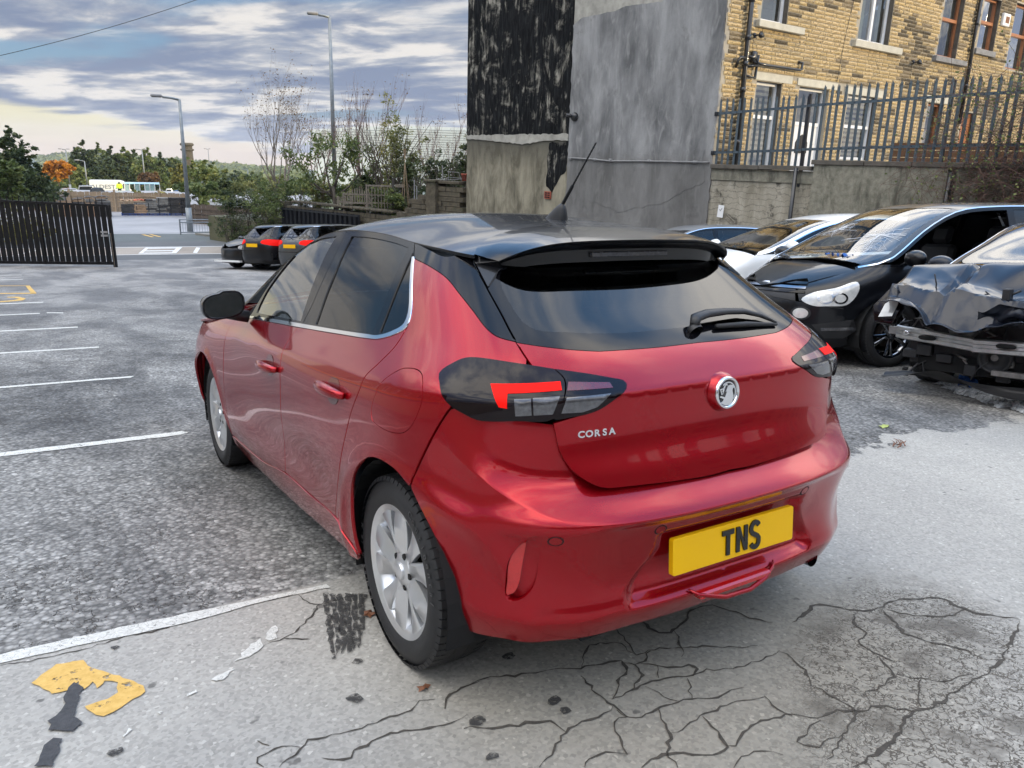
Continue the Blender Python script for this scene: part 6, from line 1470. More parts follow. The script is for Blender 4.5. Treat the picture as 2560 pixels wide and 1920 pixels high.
# road markings over the road
def rmark(name,pts,mat='road_paint',z=Z+.007):
 q=MB();q.add([Vector((x,y,z))for x,y in pts],[tuple(range(len(pts)))]);return tag(q.build(name,mat),kind='structure')
def rpt(u,v):p=RO+RU*u+RV*v;return(p.x,p.y)
for v_ in(2.02,4.9):rmark('road_line',[rpt(-60,v_-.06),rpt(80,v_-.06),rpt(80,v_+.06),rpt(-60,v_+.06)])
hx=[(2.74,34.23),(3.34,36.44),(4.82,36.16),(4.17,33.91)]
H_=[Vector(p)for p in hx]
for t0,t1 in((0,.14),(.36,.50),(.82,1.0)):rmark('hatch_bar',[tuple(H_[0].lerp(H_[1],t0)),tuple(H_[3].lerp(H_[2],t0)),tuple(H_[3].lerp(H_[2],t1)),tuple(H_[0].lerp(H_[1],t1))])
for s0,s1 in((.0,.10),(.86,1.0)):rmark('hatch_bar',[tuple(H_[0].lerp(H_[3],s0)),tuple(H_[0].lerp(H_[3],s1)),tuple(H_[1].lerp(H_[2],s1)),tuple(H_[1].lerp(H_[2],s0))],z=Z+.011)
rmark('give_way_dash',[(4.85,33.92),(4.98,33.74),(5.52,35.75),(5.38,35.92)])
for u0 in(-4,-8.5,-13):rmark('give_way_dash',[rpt(u0,2.2),rpt(u0+.16,2.2),rpt(u0+.7,4.3),rpt(u0+.5,4.3)])
for s_ in(0,.35):
 rmark('double_yellow_line',[(4.35-s_,42.6),(4.5-s_,42.6),(4.75-s_,41.2),(4.62-s_,41.1)],'worn_yellow')
simple('leaf_brown',(.16,.06,.025),.7,var=.3);simple('leaf_green',(.33,.38,.10),.6)
def leaf(x,y,r_,mat,lab,rot=0.):
 q=MB();pts=[]
 for k_ in range(14):
  a=2*PI*k_/14;rr=r_*(1.0 if k_%2==0 else.62)*(1.25 if k_==0 else 1)
  pts.append(Vector((rr*math.cos(a+rot),rr*math.sin(a+rot)*.8,.006+.006*math.sin(a*3))))
 q.add(pts+[Vector((0,0,.012))],[(i,(i+1)%14,14)for i in range(14)])
 o=q.build('fallen_leaf',mat);o.matrix_world=TILT@Matrix.Translation((x,y,.002));return tag(o,lab,'leaf')
leaf(3.317,.953,.05,'leaf_green','pale green leaf lying on the dark rough tarmac right of the red car')
leaf(-.838,-.195,.022,'leaf_brown','small reddish brown leaf on the tarmac in front of the rear wheel')
leaf(-.80,.33,.03,'leaf_brown','dark brown leaf lying beside the tyre mark by the rear wheel',1.)
q=MB();rnd=random.Random(2)
for k_ in range(7):
 a=rnd.uniform(-.5,.5)+.3;p=Vector((rnd.uniform(-.06,.06),rnd.uniform(-.03,.03),.01));q.tube([p,p+Vector((.07*math.cos(a),.07*math.sin(a),.01)),p+Vector((.13*math.cos(a),.12*math.sin(a+.3),.004))],[.004,.003,.001],5)
o=q.build('twig_bundle','leaf_brown');o.matrix_world=TILT@Matrix.Translation((2.889,.596,.004));tag(o,'broken brown twig lying on the pale tarmac right of the bumper','twig')
# ---- the stone terrace and its rendered gable
HC=Vector((13.403,12.488,0));HX=Vector((.9973,.0740,0)).normalized();HY=Vector((-.147,.989,0)).normalized()
HN=Vector((HX.y,-HX.x,0))
GN=Vector((-HY.y,HY.x,0))
def frame(o,x,z=Vector((0,0,1))):
 y=z.cross(x).normalized()
 return Matrix(((x.x,y.x,z.x,o.x),(x.y,y.y,z.y,o.y),(x.z,y.z,z.z,o.z),(0,0,0,1)))
MF=frame(HC,HX)
MG=frame(HC,-HY)
# stone colours
STONES=[]
for i,(a,b_)in enumerate([((.42,.31,.155),(.54,.42,.23)),((.40,.30,.15),(.54,.41,.21)),((.45,.34,.18),(.58,.45,.26)),((.33,.26,.15),(.46,.36,.21)),((.16,.13,.09),(.30,.24,.15)),((.055,.048,.04),(.17,.14,.09))]):
 m,n,L=newmat('stone_%d'%i);c=coords(n,'Object')
 oi=n('ShaderNodeObjectInfo').outputs['Random']
 cc=n('ShaderNodeVectorMath',operation='ADD',i={0:c,1:n('ShaderNodeCombineXYZ',i={0:math_(n,'MULTIPLY',oi,50.),1:0,2:0}).outputs[0]}).outputs[0]
 t=tnoise(n,cc,11,6,.7);col=mixc(n,ramp(n,t,[(.3,0),(.7,1)]),a,b_)
 col=mixc(n,ramp(n,tnoise(n,cc,26,4,.6),[(.54,0),(.62,.8)]),col,(.07,.058,.04))
 out(n,P(n,col,.9,spec=.15,normal=bump(n,tnoise(n,cc,40,5,.7),.8,.012)).outputs[0]);STONES.append(m)
simple('mortar',(.34,.31,.25),.95,var=.15,vs=4,bumps=.4,bs=50)
simple('mortar_dark',(.10,.09,.075),.95,var=.3,vs=4)  # darker mortar tone for reveals, the wall recess and copings
simple('lintel_stone',(.50,.48,.40),.85,var=.10,vs=5,bumps=.3,bs=60)
simple('sill_grey',(.22,.22,.22),.85,var=.2,vs=5)
simple('white_upvc',(.78,.79,.79),.25,var=.03)
simple('brown_upvc',(.33,.13,.05),.35,var=.15)
simple('black_iron',(.012,.013,.014),.35,var=.3,coat=.3)
simple('curtain',(.55,.55,.50),.9);simple('blind_cream',(.62,.58,.46),.8);simple('blind_grey',(.38,.38,.36),.8)
m,n,L=newmat('window_glass');fr=n('ShaderNodeFresnel',i={'IOR':1.52})
cg=coords(n);bn=bump(n,tnoise(n,cg,1.7,2,.5),.25,.02)
L.new(bn,fr.inputs['Normal'])
out(n,n('ShaderNodeMixShader',i={0:math_(n,'ADD',math_(n,'MULTIPLY',fr.outputs[0],1.4,True),.28,True),1:n('ShaderNodeBsdfTransparent',i={'Color':(.55,.6,.6,1)}).outputs[0],2:n('ShaderNodeBsdfGlossy',i={'Roughness':.01,'Normal':bn}).outputs[0]}).outputs[0])
# openings in the front: (x0, x1, z0, z1)
OPEN=[(1.28,2.35,5.12,6.9),(5.68,7.30,5.12,6.95),(10.2,11.45,5.14,7.2),(12.75,13.95,5.60,7.2),(15.1,16.6,5.2,7.3),(1.40,2.45,1.0,3.72),(3.24,4.62,1.0,3.72),(5.60,7.15,1.9,3.68),(10.2,11.2,2.35,3.75),(12.6,13.6,1.0,3.6)]
house=empty('stone_terrace_house','yellow stone terrace house with white and brown framed windows and a grey rendered gable','house',Matrix.Identity(4))
def part(name,mb,mat,par=None,fix=True,**k):return mb.build(name,mat,par or house,fix,**k)
# front wall behind the stones (mortar), with real openings
X1=22.0;ZT=8.2;ZB=.4
xsn=sorted({-.02,X1}|{a for o_ in OPEN for a in o_[:2]}|set(np.arange(1,22,3.)))
zsn=sorted({ZB,ZT}|{a for o_ in OPEN for a in o_[2:]})
m=MB()
for i in range(len(xsn)-1):
 for j in range(len(zsn)-1):
  cx,cz=(xsn[i]+xsn[i+1])/2,(zsn[j]+zsn[j+1])/2
  if any(o_[0]<cx<o_[1]and o_[2]<cz<o_[3]for o_ in OPEN):continue
  m.add([MF@Vector(p)for p in((xsn[i],.0,zsn[j]),(xsn[i+1],.0,zsn[j]),(xsn[i+1],.0,zsn[j+1]),(xsn[i],.0,zsn[j+1]))],[(0,1,2,3)])
part('wall',m,'mortar')
# stone meshes: rough pitched faces
def stone_mesh(L_,seed):
 rnd=random.Random(seed);bm=bmesh.new();nx,nz=4,2;g={}
 h=.079
 for i in range(nx+1):
  for j in range(nz+1):
   e=(i in(0,nx))or(j in(0,nz))
   y=-.012 if e else-.022-rnd.uniform(0,.020)
   x=-L_/2+L_*i/nx+(0 if i in(0,nx)else rnd.uniform(-.1,.1)*L_/nx);z=-h/2+h*j/nz+(rnd.uniform(-.003,.003)if j in(0,nz)else rnd.uniform(-.008,.008))
   g[i,j]=bm.verts.new((x,y,z))
 for i in range(nx):
  for j in range(nz):bm.faces.new((g[i,j],g[i+1,j],g[i+1,j+1],g[i,j+1]))
 ring=[g[i,0]for i in range(nx+1)]+[g[nx,j]for j in range(1,nz+1)]+[g[i,nz]for i in range(nx-1,-1,-1)]+[g[0,j]for j in range(nz-1,0,-1)]
 bk=[bm.verts.new((v.co.x,.004,v.co.z))for v in ring]
 for k_ in range(len(ring)):bm.faces.new((ring[k_],bk[k_],bk[(k_+1)%len(ring)],ring[(k_+1)%len(ring)]))
 me=bpy.data.meshes.new('stone');bm.to_mesh(me);bm.free();return me
LENS=[.20,.30,.42,.56]
SM={}
for li,L_ in enumerate(LENS):
 for s_ in range(2):
  base=stone_mesh(L_,li*10+s_)
  for mi in range(6):
   me=base.copy();me.materials.append(STONES[mi]);SM[li,s_,mi]=me
lint=[(1.27,2.86,3.74,3.93),(3.10,4.98,3.74,3.92),(5.36,7.50,3.69,3.89),(10.0,11.5,3.77,3.97)]
sills=[(1.10,3.00,4.95,5.11),(5.42,7.94,4.93,5.11),(9.98,12.06,4.97,5.13),(12.5,13.95,5.42,5.59)]
blockers=OPEN+lint+sills
rnd=random.Random(21);stones=[]
course=.100;z=1.35;row=0
while z<ZT-.05:
 x=-.0+rnd.uniform(0,.2)
 while x<X1-.3:
  li=rnd.choices(range(4),(1.3,3,3,1.6))[0];L_=LENS[li]
  x0,x1=x,x+L_+.016
  zc=z+course/2
  hit=[o_ for o_ in blockers if o_[0]-.01<x1 and o_[1]+.01>x0 and o_[2]-.02<zc<o_[3]+.02]
  if hit:
   nx_=max(o_[1]for o_ in hit)+.008
   lo_=min(o_[0]for o_ in hit)
   fit_=[k_ for k_ in range(4)if LENS[k_]<=lo_-x0-.01]
   if fit_:stones.append((x0+LENS[fit_[-1]]/2,zc,fit_[-1]));
   x=max(nx_,x+.01);continue
  stones.append((x0+L_/2,zc,li));x=x1+.004
 z+=course;row+=1
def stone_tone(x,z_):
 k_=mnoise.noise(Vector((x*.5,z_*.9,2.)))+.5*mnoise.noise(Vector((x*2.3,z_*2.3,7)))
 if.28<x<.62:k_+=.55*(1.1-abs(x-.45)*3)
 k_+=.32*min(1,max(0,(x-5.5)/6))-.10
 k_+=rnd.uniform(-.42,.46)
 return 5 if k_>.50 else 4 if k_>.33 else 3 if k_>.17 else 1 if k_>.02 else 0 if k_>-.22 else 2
def seen_px(x,z_):
 p=MF@Vector((x,0,z_));return(p-CAMW).length
stones.sort(key=lambda s:(0 if 1.75<s[1]<5.7 else 1,seen_px(s[0],s[1])))
rest={}
for k_,(x,zc,li)in enumerate(stones):
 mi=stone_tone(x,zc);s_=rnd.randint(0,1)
 if k_<300:
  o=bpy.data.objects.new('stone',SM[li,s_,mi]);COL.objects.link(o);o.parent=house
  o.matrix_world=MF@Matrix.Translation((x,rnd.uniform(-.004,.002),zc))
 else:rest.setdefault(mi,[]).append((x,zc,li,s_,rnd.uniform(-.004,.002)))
bm=bmesh.new();mats_=[]
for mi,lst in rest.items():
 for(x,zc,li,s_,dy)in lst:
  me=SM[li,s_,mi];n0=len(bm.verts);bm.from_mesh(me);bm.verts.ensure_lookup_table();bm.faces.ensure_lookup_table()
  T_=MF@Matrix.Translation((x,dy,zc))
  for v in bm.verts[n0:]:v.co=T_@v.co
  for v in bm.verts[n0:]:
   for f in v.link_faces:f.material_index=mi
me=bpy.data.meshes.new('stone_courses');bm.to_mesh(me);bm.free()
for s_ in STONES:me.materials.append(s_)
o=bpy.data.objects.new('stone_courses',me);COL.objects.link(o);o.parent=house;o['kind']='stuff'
for l_ in lint:
 m=MB();m.box(l_[0],l_[1],-.030,.05,l_[2],l_[3],MF,bev=.006);part('lintel',m,'lintel_stone')
for i,l_ in enumerate(sills):
 m=MB();m.box(l_[0],l_[1],-.13,.12,l_[2],l_[3],MF,bev=.01);part('sill',m,'lintel_stone' if i<2 else 'sill_grey')
def window(o_,fm,style,nm='window'):
 x0,x1,z0,z1=o_;d=.17
 m=MB()
 for a,b_ in(((x0,z0),(x0,z1)),((x1,z1),(x1,z0)),((x0,z1),(x1,z1)),((x1,z0),(x0,z0))):
  m.add([MF@Vector(p)for p in((a[0],0,a[1]),(b_[0],0,b_[1]),(b_[0],d+.1,b_[1]),(a[0],d+.1,a[1]))],[(0,1,2,3)])
 part('reveal',m,'mortar_dark' if style!='door' else 'mortar')
 f=.075;m=MB()
 m.box(x0,x0+f,d-.03,d+.05,z0,z1,MF);m.box(x1-f,x1,d-.03,d+.05,z0,z1,MF);m.box(x0+f,x1-f,d-.03,d+.05,z1-f,z1,MF);m.box(x0+f,x1-f,d-.03,d+.05,z0,z0+f,MF)
 if style=='mullion':xm=x0+(x1-x0)*.52;m.box(xm-.05,xm+.05,d-.04,d+.05,z0+f,z1-f,MF)
 if style=='transom':zm=z0+(z1-z0)*.54;m.box(x0+f,x1-f,d-.05,d+.05,zm-.05,zm+.05,MF)
 if style=='blind':zm=z1-.85;m.box(x0+f,x1-f,d-.05,d+.05,zm-.045,zm+.045,MF)
 fo=part(nm+'_frame' if nm!='window' else 'window',m,fm,bevel=.006)
 m=MB();m.add([MF@Vector(p)for p in((x0+f,d+.02,z0+f),(x1-f,d+.02,z0+f),(x1-f,d+.02,z1-f),(x0+f,d+.02,z1-f))],[(0,1,2,3)])
 m.build('pane','window_glass',fo)
 m=MB()
 if style=='blind':
  zz=z1-.1
  while zz>z0:m.add([MF@Vector(p)for p in((x0+f,d+.10,zz),(x1-f,d+.10,zz),(x1-f,d+.10,zz-.07),(x0+f,d+.10,zz-.07))],[(0,1,2,3)]);zz-=.135
  m.build('blind_slat','blind_cream',fo)['kind']='stuff'
 else:
  w_=(x1-x0)
  for a,b_ in((x0+.03,x0+w_*.40),(x1-w_*.18,x1-.03)):
   m.sheet(lambda u,v,a=a,b_=b_:MF@Vector((a+(b_-a)*u,d+.13+.02*math.sin(u*22),z0+.05+(z1-z0-.1)*v)),24,1)
  m.build('curtain','curtain',fo)
 m=MB();m.box(x0-.3,x1+.3,d+.9,d+.92,z0-.4,z1+.3,MF);part('room_back',m,'interior_dark')
window(OPEN[0],'white_upvc','plain');window(OPEN[1],'white_upvc','mullion');window(OPEN[2],'brown_upvc','transom');window(OPEN[3],'brown_upvc','transom');window(OPEN[4],'brown_upvc','transom')
window(OPEN[5],'white_upvc','blind');window(OPEN[7],'white_upvc','blind');window(OPEN[8],'brown_upvc','plain')
# door
x0,x1,z0,z1=OPEN[6];m=MB();d=.17
m.box(x0,x1,d,d+.05,1.0,2.78,MF);m.box(x0,x0+.07,d-.03,d+.06,1.0,z1,MF);m.box(x1-.07,x1,d-.03,d+.06,1.0,z1,MF);m.box(x0+.07,x1-.07,d-.02,d+.06,2.74,2.84,MF);m.box(x0+.07,x1-.07,d-.02,d+.06,z1-.07,z1,MF)
m.box(x0+.22,x1-.22,d-.012,d,1.3,1.9,MF,bev=.01)
do=part('door',m,'white_upvc',bevel=.006)
m=MB();m.prism([(.0,.0),(.55,.0),(.55,.28),(.45,.42),(.28,.5),(.10,.42),(0,.28)],-.02,0,MF@Matrix.Translation((x0+.35,d-.02,2.02))@Matrix.Rotation(R(90),4,'X'));m.build('door_glass','interior_dark',do)
m=MB();m.add([MF@Vector(p)for p in((x0+.07,d+.02,2.84),(x1-.07,d+.02,2.84),(x1-.07,d+.02,z1-.07),(x0+.07,d+.02,z1-.07))],[(0,1,2,3)]);m.build('pane','window_glass',do)
for s_,(a,b_)in enumerate(((x0,x0),(x1,x1))):
 m=MB();m.add([MF@Vector(p)for p in((a,0,1.),(a,0,z1),(a,.3,z1),(a,.3,1.))],[(0,1,2,3)]);part('reveal',m,'mortar')
m=MB();m.add([MF@Vector(p)for p in((x0,0,z1),(x1,0,z1),(x1,.3,z1),(x0,.3,z1))],[(0,1,2,3)]);part('reveal',m,'mortar_dark')
x0,x1,z0,z1=OPEN[9];m=MB();m.box(x0,x1,.15,.2,1.,z1,MF);part('back_door',m,'brown_upvc')
# downpipes, soil pipe clutter, lights, alarm box
m=MB();m.smooth=True;m.tube([MF@Vector((.72,-.12,z_))for z_ in(1.3,4.0,8.1)],.062,14)
for z_ in(2.2,3.45,4.05,4.65,5.5):m.tube([MF@Vector((.72,-.12,z_-.06)),MF@Vector((.72,-.12,z_+.06))],.075,14)
part('downpipe',m,'black_iron')
m=MB();m.smooth=True;m.tube([MF@Vector((12.28,-.10,z_))for z_ in(3.2,8.1)],.06,12)
for z_ in(4.4,6.3):m.tube([MF@Vector((12.28,-.10,z_-.05)),MF@Vector((12.28,-.10,z_+.05))],.07,12)
part('downpipe',m,'black_iron')
m=MB();m.smooth=True
for pts in([(1.05,-.1,4.12),(1.6,-.11,4.09),(3.0,-.11,4.10),(3.08,-.10,4.12),(3.1,-.10,4.28),(3.02,-.02,4.30)],[(.45,-.05,3.95),(.42,-.12,4.08),(.5,-.12,4.18),(.72,-.14,4.18)],[(.72,-.16,3.78),(1.18,-.10,3.76),(1.22,-.1,4.3)],[(.80,-.14,4.22),(1.1,-.14,4.22),(1.2,-.14,4.05),(.80,-.14,4.0)]):
 m.tube([MF@Vector(p)for p in pts],.035,8)
m.box(.98,1.16,-.14,-.02,4.12,4.38,MF,bev=.03)
part('waste_pipe',m,'black_iron')
for(x,z_)in((1.08,4.74),(8.83,4.82)):
 m=MB();m.smooth=True;m.box(x-.05,x+.05,-.05,.0,z_-.06,z_+.06,MF,bev=.01);m.tube([MF@Vector((x,-.05,z_)),MF@Vector((x+.02,-.16,z_+.01))],.02,8)
 m.lathe([(.01,-.06),(.06,-.03),(.085,.05),(.0,.06)],14,MF@Matrix.Translation((x+.03,-.19,z_-.01))@Matrix.Rotation(R(60),4,'X'));part('wall_light',m,'black_iron')
m=MB();m.tube([MF@Vector((1.06+.02*math.sin(k_*2.),-.03,4.65-k_*.06))for k_ in range(9)],.006,5);part('cable',m,'black_iron')
m=MB();m.tube([MF@Vector((8.83,-.03,4.75)),MF@Vector((8.80,-.03,4.2)),MF@Vector((8.78,-.03,2.6))],.007,5);m.tube([MF@Vector((4.9,-.03,3.95)),MF@Vector((5.0,-.03,5.0)),MF@Vector((5.3,-.03,6.8))],.007,5);part('cable',m,'black_iron')
m=MB();m.box(14.1,14.62,-.10,0,6.45,6.85,MF,bev=.02);ab_=part('alarm_box',m,'white_upvc');m=MB();m.box(14.26,14.52,-.106,-.099,6.55,6.75,MF);m.build('alarm_label','leaf_brown',ab_)
# gable render
m,n,L=newmat('render_grey');c=coords(n)
st=n('ShaderNodeMapping',i={0:c,'Scale':(1.6,1.6,.55)}).outputs[0]
a=tnoise(n,st,.9,8,.62,.3);b_=tnoise(n,c,5,7,.65,.4);f_=tnoise(n,st,3.2,6,.6,.8)
col=mixc(n,ramp(n,a,[(.34,0),(.66,1)]),(.095,.097,.098),(.29,.292,.29))
col=mixc(n,ramp(n,f_,[(.52,0),(.70,.45)]),col,(.36,.36,.35))
sep=n('ShaderNodeSeparateXYZ',i={0:c})
lowm=n('ShaderNodeMapRange',interpolation_type='SMOOTHSTEP',i={'Value':math_(n,'ADD',sep.outputs[2],math_(n,'MULTIPLY',math_(n,'SUBTRACT',b_,.5),.9)),'From Min':2.1,'From Max':1.4}).outputs[0]
col=mixc(n,math_(n,'MULTIPLY',lowm,.55),col,(.115,.110,.100))
col=mixc(n,ramp(n,tnoise(n,c,1.3,5,.7),[(.60,0),(.74,.7)]),col,(.075,.073,.070))
out(n,P(n,col,.92,normal=bump(n,b_,.45,.02,bump(n,tnoise(n,c,45,4,.7),.3,.006))).outputs[0])
m,n,L=newmat('render_black');c=coords(n)
st=n('ShaderNodeMapping',i={0:c,'Scale':(2.6,2.6,.42)}).outputs[0]
sw=tnoise(n,st,1.7,9,.72,.9);blob=tnoise(n,c,1.5,8,.68,.7)
f=ramp(n,math_(n,'ADD',math_(n,'MULTIPLY',sw,.5),math_(n,'MULTIPLY',blob,.5)),[(.52,0),(.56,.3),(.61,1)])
col=mixc(n,f,mixc(n,ramp(n,tnoise(n,st,6,5,.6),[(.4,0),(.7,1)]),(.004,.0045,.005),(.022,.023,.024)),(.30,.285,.24))
out(n,P(n,col,.9,spec=.08,normal=bump(n,tnoise(n,c,14,7,.7),.5,.02)).outputs[0])
m,n,L=newmat('render_cream');c=coords(n)
st=n('ShaderNodeMapping',i={0:c,'Scale':(1.8,1.8,.7)}).outputs[0]
a=tnoise(n,st,1.1,8,.66,.4);col=mixc(n,ramp(n,a,[(.38,0),(.62,1)]),(.10,.09,.062),(.29,.265,.195))
sep=n('ShaderNodeSeparateXYZ',i={0:c});topd=n('ShaderNodeMapRange',i={'Value':math_(n,'ADD',sep.outputs[2],math_(n,'MULTIPLY',a,1.2)),'From Min':2.0,'From Max':2.9}).outputs[0]
col=mixc(n,math_(n,'MULTIPLY',topd,.8),col,(.045,.045,.038))
out(n,P(n,col,.92,normal=bump(n,tnoise(n,c,18,6,.7),.4,.02)).outputs[0])
simple('render_pale',(.33,.32,.28),.9,var=.3,vs=3,bumps=.4,bs=30)
m,n,L=newmat('wall_stained');c=coords(n)
st=n('ShaderNodeMapping',i={0:c,'Scale':(2.2,2.2,.6)}).outputs[0]
a=tnoise(n,st,1.2,8,.66,.4);col=mixc(n,ramp(n,tnoise(n,c,8,6,.7),[(.35,0),(.65,1)]),(.15,.145,.11),(.27,.255,.20))
col=mixc(n,ramp(n,a,[(.50,0),(.64,.8)]),col,(.05,.048,.035));
out(n,P(n,col,.92,normal=bump(n,tnoise(n,c,22,6,.7),.5,.015)).outputs[0])
m,n,L=newmat('wall_lime');c=coords(n)
st=n('ShaderNodeMapping',i={0:c,'Scale':(2.0,2.0,.8)}).outputs[0]
a=tnoise(n,st,1.5,8,.68,.6);col=mixc(n,ramp(n,a,[(.36,0),(.64,1)]),(.22,.20,.15),(.40,.37,.30))
col=mixc(n,ramp(n,tnoise(n,c,2.6,8,.72,.5),[(.56,0),(.64,.9)]),col,(.055,.05,.04))
wv=n('ShaderNodeTexWave',bands_direction='Z',i={'Vector':c,'Scale':2.2,'Distortion':5.,'Detail':3,'Detail Scale':2.}).outputs['Fac']
col=mixc(n,ramp(n,wv,[(.0,.5),(.07,0)]),col,(.08,.07,.055))
out(n,P(n,col,.92,normal=bump(n,tnoise(n,c,16,6,.7),.6,.02)).outputs[0])
def gy(y,z_,d=0.):return HC+HY*y+GN*d+Vector((0,0,z_))
def slab(name,poly,mat,d,seed,amp=.03,par=None):
 pts=ragged(poly,amp,seed,.12)if amp else poly
 me=bpy.data.meshes.new(name);bm=bmesh.new()
 vs=[bm.verts.new(gy(y,z_,d))for y,z_ in pts];f=bm.faces.new(vs)
 r_=bmesh.ops.extrude_face_region(bm,geom=[f]);ev=[v for v in r_['geom']if isinstance(v,bmesh.types.BMVert)]
 for v in ev:v.co-=GN*(d+.03)
 bmesh.ops.recalc_face_normals(bm,faces=bm.faces);bmesh.ops.triangulate(bm,faces=[f_ for f_ in bm.faces if len(f_.verts)>4])
 bm.to_mesh(me);bm.free();o=link(name,me,par or house,mat);return o
GB=-2.9
slab('cream_render',[(10.09,GB),(10.09,2.33),(5.15,2.33),(5.15,GB)],'render_cream',.02,1,0)
slab('black_render',[(10.09,2.36),(10.09,9.0),(5.15,9.0),(5.15,2.36)],'render_black',.035,2,0)
slab('render_ledge',[(10.09,2.26),(10.09,2.38),(5.16,2.40),(5.16,2.22),(6.2,2.20),(7.2,2.10),(8.4,2.18),(9.3,2.24)],'render_pale',.055,3,.02)
slab('black_patch',[(6.00,2.15),(6.05,.85),(5.75,.70),(5.50,1.1),(5.17,1.35),(5.17,2.2)],'render_black',.028,4,.03)
slab('grey_render',[(5.14,GB),(5.14,5.35),(4.9,5.50),(3.6,5.55),(3.2,5.62),(2.0,5.60),(1.0,5.95),(0.0,6.3),(0.0,GB)],'render_grey',.045,5,.02)
slab('pale_render',[(5.14,5.2),(5.14,9.0),(0.0,9.0),(0.0,6.0),(2.0,5.4)],'render_pale',.030,6,0)
slab('patch_render',[(4.2,.55),(3.9,.9),(3.2,1.0),(2.9,1.9),(1.9,1.85),(1.0,1.98),(.3,1.95),(.2,1.2),(1.5,.6),(3.,.3)],'render_grey',.052,7,.04)
# roof-side body of the house (back and top) so that it is solid
m=MB();zt=8.9
P0,P1,P2,P3=HC+HY*.02,HC+HY*10.08,HC+HX*X1+HY*10.08,HC+HX*X1+HY*.1
m.add([p+Vector((0,0,z_))for z_ in(GB,zt)for p in(P0+HX*.03,P1+HX*.03,P2,P3+Vector((0,.9,0)))],[(1,2,6,5),(2,3,7,6)]);part('back_wall',m,'mortar')
m=MB();rz=11.6;A0,A1,B0,B1=HC-HX*.15-HY*.3,HC-HX*.15+HY*10.3,HC+HX*X1-HY*.3,HC+HX*X1+HY*10.3
M0,M1=(A0+A1)/2,(B0+B1)/2;zz=Vector((0,0,1))
m.add([A0+zz*8.1,B0+zz*8.1,M1+zz*rz,M0+zz*rz,A1+zz*8.1,B1+zz*8.1],[(0,1,2,3),(3,2,5,4)]);simple('slate',(.07,.07,.075),.6,var=.3,vs=9);part('roof',m,'slate')
m=MB();m.add([gy(0,8.9,.0),gy(10.09,8.9,0),gy(5.05,rz-.1,0)],[(0,1,2)]);part('gable_top',m,'render_pale')
# conduit, camera, air brick on the gable
m=MB();m.smooth=True;m.tube([gy(5.05,1.72,.08),gy(4.2,1.70,.08),gy(3.4,1.66,.08),gy(2.2,1.68,.08),gy(.05,1.69,.09)],.022,8)
for y_ in(5.0,4.0,3.4,2.0,.5):m.box(-.035,.035,-.06,.04,-.035,.035,Matrix.Translation(gy(y_,1.69,.06)))
part('conduit',m,'sill_grey')
m=MB();m.smooth=True;m.lathe([(0,.0),(.12,.0),(.13,.03),(.10,.10),(.05,.13),(0,.13)],20,Matrix.Translation(gy(4.9,2.87,.04))@GN.to_track_quat('Z','Y').to_matrix().to_4x4())
m.tube([gy(4.95,2.88,.16),gy(5.1,2.93,.20)],.05,10);part('security_camera',m,'black_iron')
simple('terracotta',(.30,.07,.04),.8)
m=MB();Mb_=frame(gy(5.93,.60,.05),-HY);m.box(-.14,.14,-.02,.02,-.11,.11,Mb_);abk=part('air_brick',m,'terracotta')
for i in range(2):
 for j in range(3):
  m=MB();m.box(-.11+i*.12,-.01+i*.12,-.024,-.018,-.085+j*.062,-.045+j*.062,Mb_);m.build('air_slot','liner',abk)
wall=empty('retaining_wall','tall stained concrete and stone retaining wall under the palisade fence','wall',Matrix.Identity(4))
def wx(x,z_,d=0.):return HC-HY*x+GN*d+Vector((0,0,z_))
def wbox(mb,x0,x1,d0,d1,z0,z1,bev=0.):mb.box(x0,x1,-d1,-d0,z0,z1,frame(HC,-HY)if False else WM,bev=bev)
WM=Matrix(((-HY.x,-GN.x,0,HC.x),(-HY.y,-GN.y,0,HC.y),(0,0,1,0),(0,0,0,1)))
m=MB();wbox(m,.0,2.74,-.4,.0,GB,1.27);part('lime_panel',m,'wall_lime',wall)
m=MB();wbox(m,.0,2.74,-.4,.03,1.275,1.55);part('band_course',m,'wall_stained',wall)
m=MB();wbox(m,2.76,5.62,-.4,.07,GB,1.70);part('concrete_panel',m,'wall_stained',wall)
m=MB();wbox(m,5.78,14.0,-.4,.03,GB,1.70);part('concrete_panel',m,'wall_stained',wall)
m=MB();wbox(m,5.63,5.77,-.4,-.02,GB,1.70);part('wall_recess',m,'mortar_dark',wall)
for a,b_,z_,dz in[(0,1.35,1.55,.10),(1.37,2.72,1.56,.10),(2.70,3.9,1.70,.10),(3.92,4.9,1.70,.10),(4.92,5.9,1.705,.10),(5.92,7.3,1.70,.10),(7.32,8.8,1.70,.1),(8.82,14.,1.70,.1)]:
 m=MB();wbox(m,a,b_,-.45,.11,z_,z_+dz,bev=.008);part('coping_stone',m,'mortar_dark',wall)
for x,r_ in((2.36,.045),(5.70,.05)):
 m=MB();m.smooth=True;m.tube([wx(x,1.62,.12),wx(x,0,.12),wx(x,-2.4,.12)],r_,12);part('drainpipe',m,'black_iron',wall)
m=MB();wbox(m,0,14.,-8,-.42,GB,1.45);te=m.build('terrace_ground','tarmac_pave');tag(te,kind='structure')
m=MB();m.add([wx(a,z_,b_)for z_ in(GB,)for a,b_ in((0,0),)],[])
